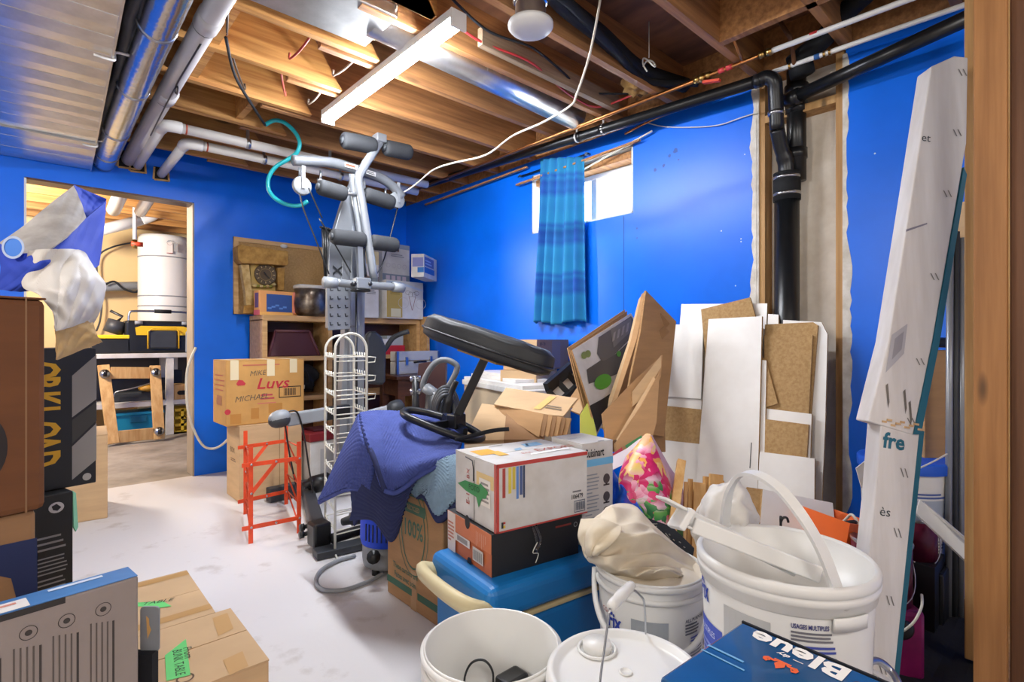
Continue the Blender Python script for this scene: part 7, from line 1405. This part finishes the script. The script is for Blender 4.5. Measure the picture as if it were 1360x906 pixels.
# ================================================================ left side foreground
N = dp(49, 672, 1.07); N.z = 0
B = Box(N, 108, -60, 58, 676, lenL=.5, lenR=.30)
t = carton('moving_carton', 'brown carton with dark blue printed loop, lowest at left edge', B, 'card_dark', flaps=False, bevel=.01)
p = MB(); Lw = B.Ln; fL = B.fL; NV = '#1f2a52'
p.poly(fL, [(Lw - .13, B.h - .075), (Lw - .06, B.h - .055), (Lw, B.h - .058), (Lw, B.h - .28), (Lw - .03, B.h - .36), (Lw - .08, B.h - .44), (Lw - .13, B.h - .44), (Lw - .07, B.h - .36), (Lw - .035, B.h - .27), (Lw - .028, B.h - .19), (Lw - .04, B.h - .125), (Lw - .07, B.h - .105), (Lw - .13, B.h - .12)], NV); p.rect(B.fR, 0, B.h - .34, B.R, B.h - .08, '#3a5590'); p.build('printing', t, fix=False)
hB = B.h
N = dp(62, 668, 1.07); N.z = hB + .001
B = Box(N, 108, -60, 71, 396, lenL=.5, lenR=.32)
t = carton('moving_carton', 'large brown carton stacked at the left edge, torn packaging on it', B, 'card_brown', seam='x', bevel=.012)
p = MB(); p.rect(B.fL, B.Ln - .034, 0, B.Ln - .031, B.h, '#8a6642'); p.ring(B.fL, B.Ln - .105, B.h * .32, .045, .02, '#231a14', ry=.07, n=30); p.build('printing', t, fix=False)
topA = B.N.z + B.h
# black boxes
N = dp(97, 700, 1.40); N.z = 0
B = Box(N, 104, 40, 101, 652, lenL=.30, lenR=.25)
t = thing('black_box', B.c, 'black printed box with white symbols, below the yellow-lettered box', 'box')
b = MB(B.M); b.bx(0, B.R, 0, B.Ln, 0, B.h, 'black_plastic'); b.build('box_body', t, bevel=.003)
p = MB(); Lw = B.Ln; p.disc(B.fL, Lw - .035, B.h - .035, .016, '#c9c7c4', ry=.014); p.poly(B.fL, [(Lw - .045, B.h - .03), (Lw - .035, B.h - .025), (Lw - .025, B.h - .036), (Lw - .033, B.h - .044), (Lw - .042, B.h - .040)], '#17181a', .002)
for v0, v1, n_ in ((.10, .145, 3), (.155, .205, 5), (.21, .245, 3), (.27, .285, 2), (.29, .315, 2), (.325, .345, 2)): p.lines(B.fL, Lw - .10, B.h - v1, Lw - .012, B.h - v0, n_, '#8d8b89', seed=int(v0 * 1000), fill=.35)
p.lines(B.fL, Lw - .04, B.h - .36, Lw - .01, B.h - .352, 1, '#c9c7c4'); 
for v in (.385, .41, .435): p.poly(B.fL, [(Lw - .03, B.h - v - .004), (Lw - .012, B.h - v + .002), (Lw - .012, B.h - v + .008), (Lw - .028, B.h - v + .004)], '#d4d2cf')
p.build('printing', t, fix=False)
hD = B.h
sheet('green_strip', ((97, 652, 1.405), (101, 655, 1.41), (104, 700, 1.42), (101, 706, 1.41), (98, 700, 1.405)), .004, '#8fd0ac', label='mint green foam strip along the black box edge', cat='strip')
N = dp(128, 643, 1.48); N.z = hD + .001
B = Box(N, 104, 40, 131, 462, lenL=.34, lenR=.22)
t = thing('black_box', B.c, 'black box with yellow vertical lettering and grey stripes', 'box')
b = MB(B.M); b.bx(0, B.R, 0, B.Ln, 0, B.h, 'black_plastic'); b.build('box_body', t, bevel=.003)
p = MB(); Lw, hh = B.Ln, B.h; fL = B.fL
for i, ch in enumerate('ORKLOAD'): p.text(fL, Lw - .150, hh * (.906 - .104 * i), .098, ch, '#d8a41e', rot=-pi / 2, bold=.035, sx=.56)
gs = '#8e8a86'
p.poly(fL, [(Lw - .055, hh * .80), (Lw, hh * .95), (Lw, hh * .62), (Lw - .055, hh * .50)], gs); p.poly(fL, [(Lw - .055, hh * .29), (Lw, hh * .44), (Lw, hh * .17), (Lw - .055, hh * .05)][::1], gs); p.poly(fL, [(Lw - .055, hh * .48), (Lw, hh * .60), (Lw, hh * .46), (Lw - .055, hh * .31)], '#3a3835')
p.disc(fL, Lw - .022, hh * .055, .010, '#a9a6a2'); p.build('printing', t, fix=False)
topC = B.N.z + B.h
# carton behind
N = fl(143, 688); B = Box(N, 86, 70, 160, 577, lenL=.55, lenR=.42)
t = carton('moving_carton', 'plain brown carton on the floor beside the doorway', B, 'card_pale', seam='x', bevel=.005)
# torn packaging on top
mk('blue_sheet', '#1f3fb0', 0.8, var=0.1, scale=(5,), bump=.2, bscale=14); mk('grey_sheet', '#b5b0ac', 0.8, col2='#8f8a86', scale=(9,), bump=.3, bscale=18); mk('white_sheet', '#d6d3cf', 0.6, col2='#bfb7ab', scale=(3,), bump=.2, bscale=12); mk('cream_sheet', '#cfae78', 0.8, var=.1)
t = thing('torn_packaging', (dp(70, 420, 1.2)), 'torn blue and white packaging crumpled on the left cartons', 'packaging')
def crump(name, rows, k, seed, amp=.008, nu=36, nv=36, label=None, root=None):
    f = net(rows); R = random.Random(seed); a = [R.uniform(0, 6) for _ in range(6)]
    def g(u, v): P = f(u, v); return P + (CAM - P).normalized() * amp * (sin(7 * u + 5 * v + a[0]) * sin(9 * v - 3 * u + a[1]) + .6 * abs(sin(13 * u + 8 * v + a[2])) + .4 * sin(21 * v + a[3]) * sin(19 * u + a[4]))
    b = MB(); b.grid(g, nu, nv, k, smooth=False); return b.build(name, root, solid=.003, label=label)
crump('blue_back', [[(98, 246, 1.44), (118, 255, 1.47), (141, 264, 1.5)], [(105, 268, 1.42), (122, 272, 1.46), (140, 280, 1.49)], [(112, 292, 1.40), (125, 292, 1.43), (138, 300, 1.46)]], 'blue_sheet', 1, .003, root=t)
crump('grey_lining', [[(-5, 326, 1.2), (30, 302, 1.25), (66, 272, 1.32), (98, 247, 1.42)], [(8, 337, 1.16), (42, 318, 1.2), (78, 294, 1.27), (107, 268, 1.38)], [(38, 340, 1.14), (62, 334, 1.17), (90, 314, 1.24), (114, 290, 1.35)]], 'grey_sheet', 2, .004, root=t)
crump('blue_panel', [[(56, 334, 1.17), (90, 312, 1.25), (115, 289, 1.35), (140, 268, 1.47)], [(70, 346, 1.16), (95, 336, 1.23), (117, 325, 1.33), (137, 308, 1.44)], [(80, 368, 1.16), (105, 360, 1.23), (122, 358, 1.31), (131, 352, 1.40)]], 'blue_sheet', 3, .004, root=t)
crump('blue_flap', [[(-8, 318, 1.16), (20, 335, 1.13), (45, 336, 1.13), (72, 334, 1.16)], [(2, 355, 1.15), (25, 360, 1.12), (55, 356, 1.12), (90, 352, 1.17)], [(-4, 384, 1.15), (12, 386, 1.13), (30, 387, 1.13), (64, 382, 1.16)]], 'blue_sheet', 4, .004, root=t)
p = MB(); q = dp(19, 329, 1.115); p.disc(frame(q, rt, up), 0, 0, .021, '#1f6fd0', .002, 24); p.ring(frame(q, rt, up), 0, 0, .024, .005, '#9fb0d0', .003, 30); p.build('punched_hole', t, fix=False)
crump('white_lining', [[(38, 333, 1.13), (75, 331, 1.15), (108, 333, 1.22), (118, 345, 1.27)], [(30, 378, 1.12), (70, 362, 1.12), (104, 350, 1.17), (130, 364, 1.25)], [(52, 392, 1.10), (84, 386, 1.10), (118, 372, 1.15), (140, 380, 1.22)], [(70, 415, 1.10), (92, 412, 1.11), (118, 404, 1.15), (134, 408, 1.21)], [(74, 440, 1.10), (94, 434, 1.13), (112, 428, 1.17), (124, 430, 1.21)]], 'white_sheet', 5, .010, 50, 50, root=t)
crump('white_lining', [[(72, 432, 1.11), (95, 428, 1.14), (122, 425, 1.20)], [(74, 448, 1.12), (98, 446, 1.16), (128, 444, 1.22)], [(75, 478, 1.14), (100, 468, 1.19), (136, 454, 1.26)]], 'cream_sheet', 6, .005, root=t)
# grey electronics box with blue top
N = dp(184, 800, 1.05); N.z = 0
B = Box(N, 98, 50, 170, 764, lenR=.065)
B.Ln = .235; B.fL = frame(B.N + B.dL * B.Ln, -B.dL, up)
t = thing('product_box', B.c, 'grey product box with blue top and printed icons, front left', 'box')
mk('taupe_card', '#8f837c', 0.5, var=.05); mk('blue_card', '#4a7fb8', 0.45, col2='#3a6ca6', scale=(6,))
b = MB(B.M); b.bx(0, B.R, 0, B.Ln, 0, B.h - .0015, 'taupe_card'); b.build('box_body', t, bevel=.004)
b = MB(B.M); b.bx(.001, B.R - .001, .001, B.Ln - .001, B.h - .0016, B.h, 'blue_card'); b.build('blue_top', t, label='blue top panel', bevel=.0006)
p = MB(); Lw, hh = B.Ln, B.h; fL = B.fL; fT = frame(B.N + B.dL * B.Ln + up * B.h, -B.dL, B.dR)
p.rect(fT, .0, .004, .075, .046, '#d9d5d2'); p.rect(fT, .012, .016, .026, .036, '#8d8a88', .0014); p.rect(fT, .03, .028, .06, .036, '#d08a7a', .0014); p.rect(fT, Lw * .45, .044, Lw * .8, .054, '#cfdbe8'); p.rect(fL, 0, hh - .012, Lw * .52, hh - .001, '#2a2522')
for i, (u, dv) in enumerate(((.02, .03), (.072, .028), (.124, .026), (.178, .024))):
    v = hh - .045 - .0 * i; p.ring(fL, u, v, .0125, .0012, '#3c3632'); p.disc(fL, u, v, .005, '#3c3632')
    for j in range(5): p.rect(fL, u - .02 + .0085 * j, hh - (.30 if j < 4 else .24) + .006 * ((i + j) % 3), u - .0175 + .0085 * j + (.001 if j == 4 else 0), hh - .065 - .002 * j, '#5a514b' if j < 4 else '#3a332f')
p.build('printing', t, fix=False)
P = dp(196, 838, 1.12); t = thing('hanging_tab_pack', V((P.x, P.y, 0)), 'grey hang tab pack standing behind the product box', 'package')
fm = frame(P, rt, up); Mf = fm @ Matrix.Translation((0, 0, -.01))
def rr_(w_, h_, r_): return [(sx_ * (w_ - r_) + r_ * cos(a), sy_ * (h_ - r_) + r_ * sin(a)) for sx_, sy_, a_ in ((1, 1, 0), (-1, 1, pi / 2), (-1, -1, pi), (1, -1, 3 * pi / 2)) for a in [a_ + k * pi / 8 for k in range(5)]]
b = MB(Mf); b.prism(rr_(.020, .048, .008), 0, .004, 'grey_plastic'); b.build('hang_tab', t)
p = MB(); p.poly(fm, [(-.006, .03), (.0, .024), (.001, .010), (.005, .0), (.0, -.012), (-.003, -.02), (-.004, -.002)], '#d0a060', -.004); p.build('tab_slot', t, fix=False)
b = MB(Mf); b.bx(-.08, .016, -P.z, -.045, 0, .02, 'black_cloth'); b.build('pack_body', t)
# taped cartons with green tags
x0, x1, ya, yb, z1 = .02, .39, 1.675, 2.05, .28
t = thing('tagged_carton', ((x0 + x1) / 2, (ya + yb) / 2, 0), 'tan carton with green tag lying flat on floor, farther one', 'box', 'cartons with green tags')
b = MB(); b.bx(x0, x1, ya, yb, 0, z1 - .003, 'card_pale'); b.build('box_body', t, bevel=.004)
for y0_, y1_ in ((ya, (ya + yb) / 2 - .001), ((ya + yb) / 2 + .001, yb)): b = MB(); b.bx(x0, x1, y0_, y1_, z1 - .003, z1, 'card_pale'); b.build('top_flap', t)
fT = frame((x0, ya, z1), (1, 0, 0), (0, 1, 0)); G = '#5fc46a'
p = MB(); p.rect(fT, 0, .33, .37, .365, '#b3894f'); p.rect(fT, 0, .03, .37, .065, '#b3894f'); tg = [fl(*q, z1) for q in ((182, 806), (183, 801), (216, 799), (228, 806), (212, 808))]; p.poly(fT, [(q.x - x0, q.y - ya) for q in tg], G, .0016)
q = fl(187, 805.5, z1); p.text(fT, q.x - x0, q.y - ya, .028, 'TABLE', '#1f3a22', rot=-.35, e=.002, shear=.2); p.build('printing', t, fix=False)
x0, x1, ya, yb, z1 = .02, .425, 1.33, 1.66, .285
t = thing('tagged_carton', ((x0 + x1) / 2, (ya + yb) / 2, 0), 'tan carton with large handwritten green tag, nearest at bottom left', 'box', 'cartons with green tags')
b = MB(); b.bx(x0, x1, ya, yb, 0, z1 - .003, 'card_pale'); b.build('box_body', t, bevel=.004)
ym = 1.505
for y0_, y1_ in ((ya, ym - .002), (ym + .002, yb)): b = MB(); b.bx(x0, x1, y0_, y1_, z1 - .003, z1 + .001, 'card_pale'); b.build('top_flap', t)
fT = frame((x0, ya, z1 + .001), (1, 0, 0), (0, 1, 0)); p = MB()
for pts in (((282, 822), (302, 815), (310, 836), (290, 846)), ((296, 878), (322, 866), (330, 886), (305, 898))): p.poly(fT, [(q.x - x0, q.y - ya) for q in [fl(*w_, z1) for w_ in pts]], '#b98f55')
p.poly(fT, [(q.x - x0, q.y - ya) for q in [fl(*w_, z1) for w_ in ((219, 872), (247, 850), (253, 898), (221, 906))]], G, .0016)
A, B_ = fl(243, 862, z1), fl(246, 880, z1); d = B_ - A; an = math.atan2(d.y, d.x); p.text(fT, A.x - x0, A.y - ya, .026, 'From', '#1f3a22', rot=an, e=.002, shear=.2); A = fl(229, 866, z1); p.text(fT, A.x - x0, A.y - ya, .028, 'BUNK TABLE', '#1f3a22', rot=an, e=.002, sx=.75, shear=.2)
q = fl(246, 902, z1); p.ring(fT, q.x - x0, q.y - ya, .018, .004, '#5a3f26'); p.build('printing', t, fix=False)
